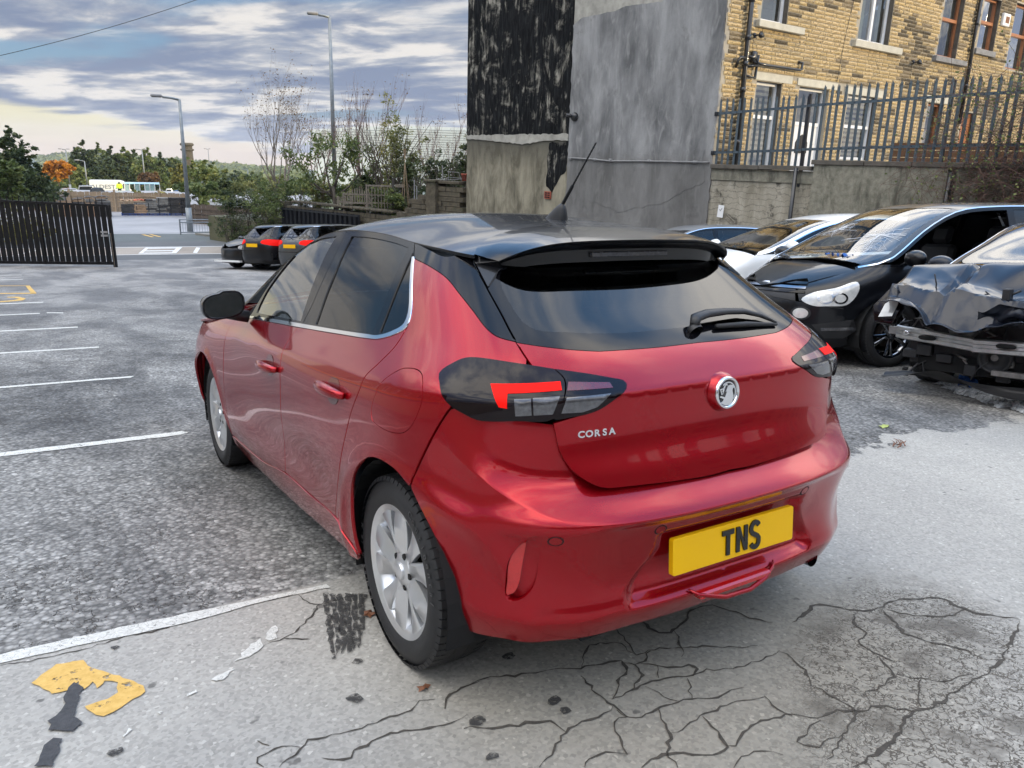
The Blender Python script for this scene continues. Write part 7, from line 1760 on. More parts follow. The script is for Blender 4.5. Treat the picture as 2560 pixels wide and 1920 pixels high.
# timber screen on the terrace
simple('timber_brown',(.13,.065,.03),.8,var=.3,vs=9)
ts=empty('timber_screen','low brown boarded timber screen behind the right end of the palisade fence','screen',Matrix.Identity(4))
for i in range(5):
 m=MB();wbox(m,3.9,8.5,-1.2,-1.17,1.45+i*.155,1.59+i*.155);m.build('board','timber_brown',ts)
m=MB();m.box(-.085,.085,-.004,.0,-.15,.15,WM@Matrix.Translation((.42,-.075,.52))@Matrix.Rotation(R(4),4,'Y'));po=m.build('paper_notice','white_upvc');tag(po,'small white paper notice with a tick, stuck low on the wall beside the gable','notice')
m=MB();Mt=WM@Matrix.Translation((.42,-.082,.56));m.tube([Mt@Vector((-.035,0,.01)),Mt@Vector((-.01,0,-.03)),Mt@Vector((.04,0,.04))],.005,5);m.build('tick_mark','liner',po)
# palisade fence
m,n,L=newmat('galvanised');c=coords(n)
col=mixc(n,ramp(n,tnoise(n,c,7,6,.7),[(.3,0),(.7,1)]),(.065,.092,.115),(.12,.155,.18))
col=mixc(n,ramp(n,tnoise(n,c,2.2,4,.6),[(.62,0),(.75,.5)]),col,(.10,.06,.05))
out(n,P(n,col,.45,.55).outputs[0])
simple('rail_dark',(.018,.02,.024),.45,.3,var=.4)
fence=empty('palisade_fence','blue grey galvanised palisade fence with split spiked tops above the retaining wall','fence',Matrix.Identity(4))
def pale_mesh():
 q=MB();W_,D=.034,.018;prof=[(-W_,.006),(-W_*.62,-D*.2),(-W_*.3,-D),(W_*.3,-D),(W_*.62,-D*.2),(W_,.006),(W_*.62,.0+.004),(W_*.3,-D+.006),(-W_*.3,-D+.006),(-W_*.62,.004)]
 zs_=[0,1.42,1.47,1.52,1.56];V=[]
 for z_ in zs_:
  for x,y in prof:
   k_=1.0 if z_<1.45 else(.92 if z_<1.5 else.55 if z_<1.54 else.10)
   V.append(Vector((x*k_,y*(k_ if z_>1.45 else 1)-(.0 if z_<1.5 else.02*(z_-1.5)/.06),z_)))
 n_=len(prof);F=[(j*n_+k_,j*n_+(k_+1)%n_,(j+1)*n_+(k_+1)%n_,(j+1)*n_+k_)for j in range(len(zs_)-1)for k_ in range(n_)]
 q.add(V,F)
 for sx in(-1,1):q.add([Vector((sx*.012,-.016,1.46)),Vector((sx*.032,.004,1.46)),Vector((sx*.040,-.012,1.545))],[(0,1,2)])
 return q.mesh('pale')
pm=pale_mesh();pm.materials.append(MAT['galvanised'])
def top_z(x):return 1.665 if x<2.72 else 1.805
xp=.10;k_=0
while xp<9.6:
 if abs(xp-2.40)>.05:
  o=bpy.data.objects.new('pale',pm);COL.objects.link(o);o.parent=fence
  lean=R((k_*37%7-3)*.22);h=1.0 if xp<2.4 else 1.02+.02*min(1,(xp-2.4)/3)
  o.matrix_world=WM@Matrix.Translation((xp,-.02,top_z(xp)-.02))@Matrix.Rotation(lean,4,'Y')@Matrix.Diagonal((1,1,h,1))
 xp+=.166;k_+=1
for(x0,x1,za,zb_)in((-.02,2.38,1.92,2.01),(2.40,5.4,2.02,2.12),(5.42,9.7,2.12,2.20),(-.02,2.38,2.84,2.95),(2.40,5.4,2.96,3.05),(5.42,9.7,3.05,3.14)):
 m=MB();dx=x1-x0;An=math.atan2(zb_-za,dx);Mt=WM@Matrix.Translation((x0,.0,za))@Matrix.Rotation(-An,4,'Y')
 m.box(0,math.hypot(dx,zb_-za),-.052,-.044,-.028,.028,Mt);m.box(0,math.hypot(dx,zb_-za),-.052,-.01,.022,.028,Mt);ro_=m.build('rail','galvanised',fence)
 for i in range(int(dx/.166)):
  b2=MB();b2.box(.09+i*.166,.108+i*.166,-.058,-.052,-.008,.010,Mt);b2.build('rail_bolt','rail_dark',ro_)
for x in(2.40,5.41,8.4):
 m=MB();m.box(x-.03,x+.03,.02,.07,.9,top_z(x)+1.55,WM);m.box(x-.035,x+.035,-.01,.0,1.2,top_z(x)+1.5,WM);m.build('post','rail_dark',fence)
for z_ in(1.92,2.84):
 m=MB();m.box(-.05,.05,-.07,.02,z_-.05,z_+.05,WM,bev=.01);m.build('fixing_bracket','rail_dark',fence)
def leafmat(name,a,b_,c_=None):
 m,n,L=newmat(name);co=coords(n)
 at=n('ShaderNodeAttribute',attribute_name='tone').outputs['Fac']
 col=ramp(n,at,[(0,a),(.6,b_),(1,c_ or b_)])
 bs=P(n,col,.6);tl=n('ShaderNodeBsdfTranslucent',i={'Color':col})
 out(n,n('ShaderNodeMixShader',i={0:.28,1:bs.outputs[0],2:tl.outputs[0]}).outputs[0]);return m
leafmat('leaf_dark',(.024,.040,.016),(.060,.088,.028),(.11,.13,.04))
leafmat('leaf_mid',(.055,.085,.022),(.12,.16,.04),(.21,.23,.07))
leafmat('leaf_olive',(.08,.10,.03),(.19,.20,.055),(.33,.30,.09))
leafmat('leaf_yellow',(.10,.11,.025),(.22,.21,.05),(.40,.33,.08))
leafmat('leaf_orange',(.22,.08,.012),(.48,.19,.02),(.62,.30,.04))
leafmat('leaf_rusty',(.07,.04,.02),(.16,.09,.04),(.26,.16,.06))
simple('bark',(.085,.07,.055),.9,var=.3,vs=8);simple('bark_pale',(.21,.175,.14),.9,var=.3,vs=8);simple('twig_brown',(.085,.045,.034),.85,var=.35,vs=5);simple('twig_red',(.16,.10,.085),.85,var=.3)
RS=np.random.RandomState(5)
def leaves(name,pts,size,mat,parent,aspect=.5,droop=.0,kind=None,tone=None):
 """one quad per point, random orientation"""
 n_=len(pts);u=RS.normal(size=(n_,3));u/=np.linalg.norm(u,axis=1,keepdims=True);u[:,2]=u[:,2]*.6-droop;u/=np.linalg.norm(u,axis=1,keepdims=True)
 w=RS.normal(size=(n_,3));w-=(w*u).sum(1,keepdims=True)*u;w/=np.maximum(np.linalg.norm(w,axis=1,keepdims=True),1e-6)
 s=size*RS.uniform(.6,1.4,(n_,1))
 V=np.stack([pts-u*s*.5,pts+w*s*aspect*.5,pts+u*s*.5,pts-w*s*aspect*.5],1).reshape(-1,3)
 me=bpy.data.meshes.new(name);me.vertices.add(4*n_);me.vertices.foreach_set('co',V.astype(np.float32).ravel())
 me.loops.add(4*n_);me.loops.foreach_set('vertex_index',np.arange(4*n_,dtype=np.int32));me.polygons.add(n_)
 me.polygons.foreach_set('loop_start',np.arange(0,4*n_,4,dtype=np.int32))
 a=me.attributes.new('tone','FLOAT','FACE');t=RS.uniform(0,1,n_)if tone is None else np.clip(tone+RS.uniform(-.25,.25,n_),0,1);a.data.foreach_set('value',t.astype(np.float32))
 me.update(calc_edges=True);o=link(name,me,parent,mat)
 if kind:o['kind']=kind
 return o
def crown_pts(blobs,n_,clump=40,cs=.16,shell=.55):
 """points in clumps spread through ellipsoids; blobs: (centre, radii)"""
 out_=[];tones=[]
 vol=np.array([b_[1][0]*b_[1][1]*b_[1][2]for b_ in blobs])**.75;vol/=vol.sum()
 for(c_,r_),f in zip(blobs,vol):
  k_=max(2,int(n_*f/clump));d=RS.normal(size=(k_,3));d/=np.linalg.norm(d,axis=1,keepdims=True)
  rr=RS.uniform(shell,1.08,(k_,1))**.8*RS.uniform(.85,1.1,(k_,1));cc=np.array(c_)+d*rr*np.array(r_)
  sc=cs*np.mean(r_)*RS.uniform(.5,1.4,(k_,1,1))
  p=cc[:,None]+RS.normal(size=(k_,clump,3))*sc*np.array([1,1,.7]);out_.append(p.reshape(-1,3));tones.append(np.repeat(RS.uniform(.1,.9,k_),clump))
 return np.vstack(out_),np.concatenate(tones)
def skeleton(mb,p,d,L_,r_,depth,spread,rnd,up=.15,n_=3,tips=None,bend=.12,shrink=.72):
 pts=[p.copy()];rr=[r_];k_=4
 for i in range(k_):
  d=(d+Vector((rnd.uniform(-bend,bend),rnd.uniform(-bend,bend),rnd.uniform(-bend*.4,bend)+up*.25))).normalized();p=p+d*L_/k_;pts.append(p.copy());rr.append(r_*(1-.38*(i+1)/k_))
  if depth>0 and i in(1,2)and rnd.random()<.8:
   a=d.orthogonal().normalized();a.rotate(Matrix.Rotation(rnd.uniform(0,2*PI),3,d));nd=(d*(1-spread*.6)+a*spread*rnd.uniform(.8,1.3)+Vector((0,0,up))).normalized()
   skeleton(mb,p,nd,L_*shrink*rnd.uniform(.75,1.1),r_*.55,depth-1,spread,rnd,up,n_,tips,bend,shrink)
 mb.tube(pts,rr,5 if r_>.02 else 3,caps=False)
 if depth==0:
  if tips is not None:tips.extend([pts[-1],pts[-2],pts[2]])
  return
 for i in range(n_-1 if depth>1 else n_):
  a=d.orthogonal().normalized();a.rotate(Matrix.Rotation(2*PI*i/n_+rnd.uniform(-.6,.6),3,d));nd=(d*(1-spread*.5)+a*spread+Vector((0,0,up))).normalized()
  skeleton(mb,p,nd,L_*shrink*rnd.uniform(.8,1.15),rr[-1]*.75,depth-1,spread,rnd,up,n_,tips,bend,shrink)
def tree(name,label,base,h,w,mat,n_=4000,leaf_=.12,seed=1,group=None,cat='tree',trunk=.25,style='round',bark='bark',droop=.1,depth=3):
 rnd=random.Random(seed);root=empty(name,label,cat,Matrix.Translation(base),group)
 m=MB();m.smooth=True;tips=[]
 if style=='conifer':
  m.tube([(0,0,-.2),(rnd.uniform(-.1,.1),0,h*.5),(0,0,h*.98)],[h*.018,h*.012,.01],6)
  blobs=[]
  for i in range(15):
   t=i/14;z_=h*(trunk+(1-trunk)*t);r_=w*.5*((1-t)**.75)*rnd.uniform(.75,1.1)+.10
   a=rnd.uniform(0,6.28);blobs.append(((r_*.25*math.cos(a),r_*.25*math.sin(a),z_),(r_,r_,h*.075)))
  for i in range(26):
   t=rnd.uniform(0,.9)**1.2;a=rnd.uniform(0,6.28);r_=w*.5*((1-t)**.8)*rnd.uniform(.7,1.25);blobs.append(((r_*math.cos(a),r_*math.sin(a),h*(trunk+(1-trunk)*t)),(w*.10,w*.10,h*.045)))
 else:
  skeleton(m,Vector((0,0,-.2)),Vector((0,0,1)),h*.30,h*.022,depth,.62,rnd,.16,3,tips)
  blobs=[]
  for i in range(9 if style=='round' else 7):
   a=rnd.uniform(0,6.28);t=rnd.uniform(0,1);q=w*.5*rnd.uniform(.15,.72)
   z_=h*(trunk+(1-trunk)*(.22+.60*t));blobs.append(((q*math.cos(a),q*math.sin(a),z_),(w*rnd.uniform(.16,.30),w*rnd.uniform(.16,.30),h*rnd.uniform(.08,.15))))
  blobs.append(((0,0,h*(trunk+(1-trunk)*.5)),(w*.34,w*.34,h*(1-trunk)*.42)))
  for i in range(14):
   a=rnd.uniform(0,6.28);t=rnd.uniform(.05,1);q=w*.5*math.sqrt(max(0,1-(2*t-1)**2*.8))*rnd.uniform(.85,1.12);blobs.append(((q*math.cos(a),q*math.sin(a),h*(trunk+(1-trunk)*t)),(w*.085,w*.085,h*.05)))
 m.build('trunk',bark,root,fix=False)
 p,t=crown_pts(blobs,n_);ok=p[:,2]>.1
 zz=np.clip((p[:,2]/h),0,1)
 leaves('crown',p[ok],leaf_,mat,root,.55,droop,tone=t[ok]);return root
def bush(name,label,base,size,mat,n_,leaf_,seed=1,group=None,cat='bush',aspect=.4,droop=.1,nb=12,mat2=None):
 rnd=random.Random(seed);root=empty(name,label,cat,Matrix.Translation(base),group);sx,sy,sz=size
 blobs=[]
 for i in range(nb):
  a=rnd.uniform(0,6.28);q=rnd.uniform(0,.8)
  blobs.append(((sx*.5*q*math.cos(a),sy*.5*q*math.sin(a),sz*rnd.uniform(.12,.82)),(sx*rnd.uniform(.12,.26),sy*rnd.uniform(.14,.28),sz*rnd.uniform(.10,.22))))
 p,t=crown_pts(blobs,n_,30,.22,.3);ok=p[:,2]>0;leaves('foliage',p[ok],leaf_,mat,root,aspect,droop,tone=t[ok])
 m=MB();
 for i in range(10):skeleton(m,Vector((rnd.uniform(-.2,.2)*sx,rnd.uniform(-.2,.2)*sy,0)),Vector((rnd.uniform(-.4,.4),rnd.uniform(-.4,.4),1)).normalized(),sz*.45,.012+.004*sz,1,.5,rnd,.1,2)
 m.build('stem','bark',root,fix=False);return root
def bare_tree(name,label,base,h,w,seed,group=None,leafy=None,n_=0,bark='bark_pale',depth=4,spread=.42,stems=3):
 rnd=random.Random(seed);root=empty(name,label,'tree',Matrix.Translation(base),group);m=MB();tips=[]
 for i in range(stems):
  d=Vector((rnd.uniform(-.35,.35)*w/h*2,rnd.uniform(-.3,.3)*w/h,1)).normalized()
  skeleton(m,Vector((rnd.uniform(-.15,.15),rnd.uniform(-.15,.15),-.1)),d,h*.30,h*.009,depth,spread,rnd,.20,2,tips,.10,.78)
 o=m.build('branches',bark,root,fix=False)
 if leafy and tips:
  tp=np.array([tuple(t)for t in tips]);idx=RS.randint(0,len(tp),n_);p=tp[idx]+RS.normal(size=(n_,3))*.10
  leaves('foliage',p,.085,leafy,root,.55,.2)
 return root
WA,WB_=Vector((11.86,22.75,0)),Vector((8.95,31.6,0));WD=(WB_-WA).normalized()
def on_wall(u,back=0.):
 """point where the line of sight column u crosses the garden wall, moved back"""
 d=vray(u,480);a=Vector((d.x,d.y));o_=Vector((CAMW.x,CAMW.y));b_=Vector((WA.x,WA.y));c_=Vector((WD.x,WD.y))
 den=a.x*c_.y-a.y*c_.x;t=((b_.x-o_.x)*c_.y-(b_.y-o_.y)*c_.x)/den
 p=o_+a*t;q=a.normalized()*back;return Vector((p.x+q.x,p.y+q.y,0))
GZ=-.75
def gard(u,back,z_=GZ):p=on_wall(u,back);p.z=z_;return p
bare_tree('bare_tree','pale leafless tree with upswept branches left of the tall lamp post',gard(705,6,-1.2),7.4,6.2,4,leafy='leaf_rusty',n_=1100,depth=5,stems=4)
bare_tree('bare_tree','thin leafless tree just behind the big leaved tree and the lamp post',gard(800,9,-1.0),6.4,3.6,9,'leafless trees in front of the white hall',n_=260,leafy='leaf_rusty',bark='twig_red')
bare_tree('bare_tree','leafless tree with tall straight shoots right of the lamp post',gard(905,7,-.9),7.1,3.4,12,'leafless trees in front of the white hall',n_=260,leafy='leaf_rusty',bark='twig_red',spread=.30,stems=5)
bare_tree('bare_tree','reddish leafless tree beside the black gable, right of the conifers',gard(1100,7,-.6),5.4,3.8,15,'leafless trees in front of the white hall',n_=200,leafy='leaf_rusty',bark='twig_red',spread=.34,stems=4)
def big_leaf_tree():
 root=empty('spreading_tree','low spreading tree with drooping big dark leaves behind the garden bench','tree',Matrix.Translation(gard(842,.9,-.75)))
 rnd=random.Random(8);m=MB();m.smooth=True;tips=[]
 rx=Vector((math.cos(AZ-.15),-math.sin(AZ-.15),0));fy=Vector((rx.y,-rx.x,0))*-1
 m.tube([Vector((0,0,-.2)),Vector((0,0,.4))-rx*.1,-rx*.15+Vector((0,0,1.1))],[.10,.085,.07],8)
 for(x,z_,yy)in((-1.5,1.9,.2),(-.5,2.5,-.2),(.4,2.6,.2),(1.2,2.0,-.1),(1.7,1.4,.2),(-1.0,1.1,.1),(.1,1.9,.4)):
  p0=-rx*.15+Vector((0,0,.55+rnd.uniform(0,.5)));p3=rx*x+fy*yy+Vector((0,0,z_));mid=(p0+p3)/2+Vector((0,0,-.18))
  m.tube([p0,mid,p3],[.05,.035,.018],6)
  for k_ in range(5):
   q=p3+rx*rnd.uniform(-.45,.45)+fy*rnd.uniform(-.5,.5)+Vector((0,0,rnd.uniform(-.2,.6)));m.tube([mid.lerp(p3,.7),q],[.015,.008],4);tips.append(q)
 m.build('trunk','bark',root,fix=False)
 P_=[];
 for q in tips+tips:
  c_=np.array(q)+RS.normal(size=3)*.10;k_=34;P_.append(c_+RS.normal(size=(k_,3))*np.array([.15,.15,.12]))
 leaves('crown',np.vstack(P_),.17,'leaf_mid',root,.36,.75)
big_leaf_tree()
bush('tall_shrub','tall narrow olive yellow shrub rising above the trellis',gard(985,1.8),(1.25,1.2,4.3),'leaf_olive',3600,.10,21,nb=16)
bush('tall_shrub','slender pale topped poplar like shrub, tallest above the trellis',gard(968,2.6),(.75,.75,5.4),'leaf_yellow',1500,.09,22,nb=14)
bush('tall_shrub','olive green shrub between the trellis and the conifer like bushes',gard(1035,2.6),(1.3,1.1,3.6),'leaf_olive',2400,.10,23,nb=12)
for i,(u,bk,sx,sz,mt,lb)in enumerate([(1020,1.6,1.7,2.2,'leaf_dark','dark evergreen shrub right behind the dark fence post'),(1075,1.5,1.6,2.5,'leaf_dark','dark feathery shrub over the stepped stone wall'),(1120,1.4,1.5,2.4,'leaf_dark','dark shrub behind the stone pier'),(1160,1.2,1.0,3.0,'leaf_dark','very dark shrub squeezed against the black gable'),(950,1.0,1.4,1.6,'leaf_mid','mid green shrub behind the garden trellis'),(885,1.2,1.2,1.1,'leaf_mid','low green shrub behind the garden bench'),(800,1.5,2.2,1.4,'leaf_olive','loose yellowish shrub left of the spreading tree'),(1000,.5,1.0,1.1,'leaf_mid',
 'green climber growing between the fence post and the steps'),(925,2.4,2.6,1.9,'leaf_dark','broad dark shrub behind the trellis and bench'),(850,3.4,3.0,1.7,'leaf_mid','broad green shrub at the back of the garden'),(1010,3.4,2.6,2.2,'leaf_mid','broad mid green shrub at the back near the wigwam of canes')]):
 bush('garden_shrub',lb,gard(u,bk,GZ if u<1050 else-.35),(sx,1.2,sz),mt,3000,.11,40+i,'shrubs behind the garden wall')
for i,(u,bk,sx,sz,mt,zz,lb)in enumerate([(720,.6,3.6,2.3,'leaf_mid',-1.1,'wide green hedge bush beneath the pale leafless tree'),(660,2.2,3.4,2.1,'leaf_olive',-1.3,'yellow green bush left of the leafless tree'),(640,-1.0,2.8,3.3,'leaf_dark',-2.55,'dark arching shrub overhanging the dark parked cars'),(585,-2.6,2.6,2.6,'leaf_dark',-2.6,'dark low spreading shrub at the yard corner, left of the dark cars'),(690,-.4,2.4,2.7,'leaf_mid',-2.5,'arching green shrub in front of the closeboard fence')]):
 bush('hedge_bush',lb,gard(u,bk,zz),(sx,1.6,sz),mt,4200,.12,60+i,'bushes between the road and the garden',aspect=.28,droop=.35)
def creeper():
 root=empty('bramble_thicket','tangle of brown leafless creeper hanging over the right end of the fence and wall','climbing plant',Matrix.Identity(4))
 rnd=random.Random(77);m=MB();leafp=[]
 for i in range(1150):
  t=rnd.random()**.8;x=4.5+t*4.2
  if x<5.6:top=2.3+(x-4.5)*1.0
  else:top=3.25+.45*min(1,(x-5.6)/1.)
  dens=min(1,.10+max(0,x-4.9)/.9)
  if rnd.random()>dens:continue
  z_=rnd.uniform(-1.6,top)if x>5.7 else rnd.uniform(1.2 if rnd.random()<.55 else-.8,top)
  y=-.12-rnd.random()**2*(.25+.5*min(1,max(0,x-5.4)/1.0));p=Vector((x,y,z_));d=Vector((rnd.uniform(-1,1),rnd.uniform(-.25,.12),rnd.uniform(-1,.6))).normalized();L_=rnd.uniform(.35,1.2);pts=[p.copy()]
  for k_ in range(6):
   d=(d+Vector((rnd.uniform(-.35,.35),rnd.uniform(-.15,.15),rnd.uniform(-.42,.22)))).normalized();p=p+d*L_/6;p.y=min(p.y,-.10 if p.z<1.9 else.15);pts.append(p.copy())
  m.tube([WM@q for q in pts],[.0065*rnd.uniform(.5,1.3)]+[.0035]*5+[.0015],3,caps=False)
  if rnd.random()<.30*(1 if z_>.4 else.4):leafp+=[tuple(WM@(q+Vector((rnd.uniform(-.04,.04),rnd.uniform(-.05,.02),rnd.uniform(-.05,.05)))))for q in pts for _ in range(2)]
 o=m.build('stems','twig_brown',root,fix=False);o['kind']='stuff'
 P_=np.column_stack([RS.uniform(5.55,9.0,24000),-RS.uniform(.02,.42,24000),RS.uniform(-1.8,3.05,24000)])
 keep=P_[:,2]<1.4+1.5*np.clip((P_[:,0]-5.8)/.8,0,1);keep&=RS.rand(len(P_))<np.clip((P_[:,0]-5.5)/.9,.08,1)*np.where(P_[:,2]>1.9,.42,1);P_=P_[keep]
 Q=np.array(WM)[:3,:3]@P_.T;leaves('dead_twigs',Q.T+np.array(WM)[:3,3],.26,'twig_brown',root,.035,.3,'stuff')
 leaves('foliage',np.array(leafp),.05,'leaf_mid',root,.7,.2,'stuff')
creeper()
# ---- garden wall and things on it
m,n,L=newmat('old_stone');c=coords(n)
col=mixc(n,ramp(n,tnoise(n,c,6,6,.7),[(.3,0),(.7,1)]),(.040,.034,.024),(.125,.105,.07));col=mixc(n,ramp(n,tnoise(n,c,2.2,5,.7),[(.55,0),(.70,.7)]),col,(.045,.055,.02))
out(n,P(n,col,.95,normal=bump(n,tnoise(n,c,18,5,.7),.8,.02)).outputs[0])
simple('old_timber',(.19,.165,.13),.85,var=.25,vs=7);simple('dark_timber',(.05,.045,.04),.85,var=.3);simple('fence_brown',(.10,.075,.055),.9,var=.3,vs=3);simple('fence_tan',(.30,.22,.14),.9,var=.3,vs=1.3)
gw=empty('garden_wall','dark weathered stone garden wall with stepped top and square pier behind the red car','wall',Matrix.Identity(4))
GWM=frame(Vector((WA.x,WA.y,0)),WD)
Lw_=(WB_-WA).length
yd=1 if(GWM.to_3x3()@Vector((0,1,0))).dot(Vector((1,0,0)))>0 else-1
def wall_top(x):
# heights of coping along the wall, from the sight lines
 for a,z_ in((1.45,.73),(2.0,.45),(2.45,.20),(2.9,-.05),(3.3,-.25)):
  if x<a:return z_
 return-.42+.06*(x-3.3)/6
rnd=random.Random(31);blocks=[]
z_=-2.75;row=0
while z_<.8:
 h=.17;x=-.1-(row%2)*.17
 while x<Lw_+1:
  w_=rnd.uniform(.26,.52)
  if z_+h<wall_top(x+w_/2)-.02:blocks.append((x,x+w_-.014,z_,z_+h-.014,rnd.uniform(-.018,.02)))
  x+=w_
 z_+=h;row+=1
blocks.sort(key=lambda b_:-b_[3]);rest_=MB()
for k_,(a,b_,c_,d_,e_)in enumerate(blocks):
 q=MB()if k_<290 else rest_
 q.box(a,b_,-.20-e_,.20,c_,d_,GWM if yd>0 else GWM@Matrix.Diagonal((1,-1,1,1)))
 if k_<290:q.build('stone','old_stone',gw)
rest_.build('stone_courses','old_stone',gw)['kind']='stuff'
q=MB();Mw=GWM if yd>0 else GWM@Matrix.Diagonal((1,-1,1,1))
xx=3.3
while xx<Lw_:
 q=MB();q.box(xx,xx+.62,-.26,.25,wall_top(xx+.1)-.03,wall_top(xx+.1)+.05,Mw,bev=.015);q.build('coping_stone','old_stone',gw);xx+=.64
q=MB();q.box(.95,1.42,-.34,.24,-2.7,.78,Mw);q.box(.90,1.47,-.39,.29,.78,.86,Mw,bev=.015);q.build('pier','old_stone',gw)
q=MB();q.box(-.1,.95,-.24,.24,.74,.83,Mw,bev=.01);q.build('coping_stone','old_stone',gw)
# garden soil
q=MB();q.add([Mw@Vector(p)for p in((-.2,.15,-.72),(Lw_+3,.15,-1.0),(Lw_+8,30,-1.4),(-3,30,-.7))],[(0,1,2,3)]);tag(q.build('garden_soil','tarmac_earth'),kind='structure')
q=MB();q.box(-3,Lw_+8,.24,30,-2.9,-1.45,Mw);tag(q.build('garden_bank','tarmac_earth'),kind='structure')
# dark corrugated sheet fence leaning on the wall
cf=empty('corrugated_fence','black corrugated sheet fence in front of the garden wall, left of the red roof','fence',Matrix.Identity(4))
q=MB();xa,xb=5.1,10.2;n_=17
simple('sheet_black',(.004,.005,.008),.55,var=.3,spec=.3)
for i in range(n_):
 x0=xa+(xb-xa)*i/n_;q=MB();w_=(xb-xa)/n_
 q.prism([(x0,-.34),(x0+w_*.45,-.34),(x0+w_*.55,-.42),(x0+w_*.92,-.42),(x0+w_,-.34),(x0+w_*.92,-.40),(x0+w_*.56,-.40),(x0+w_*.46,-.325),(x0,-.325)],-2.6,-.62,Mw);q.build('sheet','sheet_black',cf)
q=MB();q.box(xa,xb,-.45,-.43,-.70,-.64,Mw);q.build('rail','rail_dark',cf)
q=MB();
for i in range(20):x=3.5+i*.34;q.tube([Mw@Vector((x,-.3,-.62)),Mw@Vector((x,-.34,-.30+.05*math.sin(i)))],.007,4)
q.build('spike','rail_dark',cf)['kind']='stuff'
# bench
def px_frame(u,back,z_,yaw=0.):
 p=gard(u,back,z_);d=Vector((p.x-CAMW.x,p.y-CAMW.y,0)).normalized();x=Vector((d.y,-d.x,0));return frame(p,x)@Matrix.Rotation(yaw,4,'Z')
bf=px_frame(893,.45,-.62,R(0));bench=empty('garden_bench','weathered wooden garden bench with curved slatted back, seen from behind','bench',bf)
def bx_(nm,a,mat,par,M_=None):q=MB();q.box(*a,M_);o=q.build(nm,mat,par);return o
for x in(-.55,.55):bx_('leg',(x-.035,x+.035,-.04,.03,.0,.78),'old_timber',bench);bx_('leg',(x-.035,x+.035,.42,.49,.0,.58),'old_timber',bench);bx_('armrest',(x-.045,x+.045,-.04,.5,.58,.62),'old_timber',bench)
bx_('back_rail',(-.55,.55,-.03,.02,.70,.76),'old_timber',bench);bx_('back_rail',(-.55,.55,-.03,.02,.36,.42),'old_timber',bench);bx_('seat',(-.55,.55,.02,.46,.36,.40),'old_timber',bench)
for i in range(11):x=-.48+i*.096;bx_('slat',(x-.022,x+.022,-.02,.01,.42,.80+.17*math.cos(x*2.9)**2),'old_timber',bench)
b2=empty('wooden_bench','low weathered wooden seat left of the garden bench','bench',px_frame(861,.5,-.62))
for x in(-.28,.28):bx_('leg',(x-.035,x+.035,-.04,.03,.0,.62),'old_timber',b2)
bx_('back_rail',(-.28,.28,-.03,.02,.36,.42),'old_timber',b2);bx_('seat',(-.28,.28,.02,.4,.14,.20),'old_timber',b2)
for i in range(6):x=-.22+i*.088;bx_('slat',(x-.02,x+.02,-.02,.01,.20,.60),'old_timber',b2)
# trellis
tr=empty('garden_trellis','square wooden garden trellis panel with vertical laths between two posts','trellis',px_frame(949,.4,-.75))
for x in(-.50,.50):bx_('post',(x-.035,x+.035,-.03,.03,0,1.30),'dark_timber' if x>0 else 'old_timber',tr)
bx_('top_rail',(-.52,.52,-.04,.04,1.22,1.28),'old_timber',tr)
for i in range(8):x=-.42+i*.12;bx_('lath',(x-.014,x+.014,-.02,.0,.05,1.22),'old_timber',tr)
for i in range(3):bx_('lath',(-.46,.46,.001,.015,.28+i*.30,.315+i*.30),'old_timber',tr)
dp=empty('fence_post','dark square garden post just right of the trellis','post',px_frame(983,.35,-.8));bx_('shaft',(-.05,.05,-.05,.05,0,1.62),'dark_timber',dp)
bx_('panel',(.07,.42,-.01,.02,1.28,1.40),'old_timber',dp)
cw=empty('cane_wigwam','bundle of tied bamboo canes standing among the shrubs','garden canes',px_frame(1013,.7,-.6))
for i in range(7):a=i*.9;q=MB();q.tube([(.22*math.cos(a),.22*math.sin(a),0),(.03*math.cos(a),.03*math.sin(a),1.75),(-.05*math.cos(a),-.05*math.sin(a),2.5)],.010,5);q.build('cane','fence_tan',cw)
hf=empty('metal_frame','pale metal frame and hurdle lying on top of the stone wall by the gable','frame',px_frame(1136,.0,.86))
q=MB();q.tube([(-.22,0,0),(-.20,0,.30),(.15,.05,.27),(.24,.05,.0)],.012,6);q.build('hoop','sill_grey',hf)
q=MB();q.tube([(-.5,0,.0),(-.2,0,.10),(.3,0,.08),(.3,0,0)],.010,6);q.tube([(-.4,.1,.0),(.3,.1,.05)],.010,6);q.build('bar','sill_grey',hf)
fp=empty('flower_pot','small terracotta flower pot on the stone wall against the gable','pot',px_frame(1161,-.05,.86));q=MB();q.smooth=True;q.lathe([(0,0),(.08,0),(.115,.20),(.125,.20),(.125,.25),(.10,.25),(.09,.2),(0,.2)],16);q.build('pot_body','terracotta',fp)
for u,z0_,h_ in((1036,-.3,1.1),(1042,-.2,.8),(1106,.8,.55)):
 o=empty('thin_post','thin grey rod standing %s'%('on the stepped wall, taller of two' if u==1036 else 'on the stepped wall, shorter of two' if u==1042 else 'on the stone pier'),'post',px_frame(u,.0,z0_));q=MB();q.tube([(0,0,0),(0,0,h_)],.022,6);q.build('rod','sill_grey',o)
GA,GB_=Vector((-6.2,33.5,0)),Vector((1.28,28.71,0));gd=(GA-GB_).normalized();Lg=8.6
gate=empty('yard_gate','black sheet steel palisade gate standing open on the left of the yard','gate',Matrix.Identity(4))
def gz_(p):return ground_z(p.x,p.y)
p0=GB_.copy();p0.z=gz_(p0)+.08;p1=GB_+gd*Lg;p1.z=p0.z-.0
gx=(p1-p0).normalized();gx=Vector((gx.x,gx.y,(gz_(GB_+gd*4)-gz_(GB_))/4)).normalized();gn=gx.cross(Vector((0,0,1))).normalized();gup=gn.cross(gx).normalized()
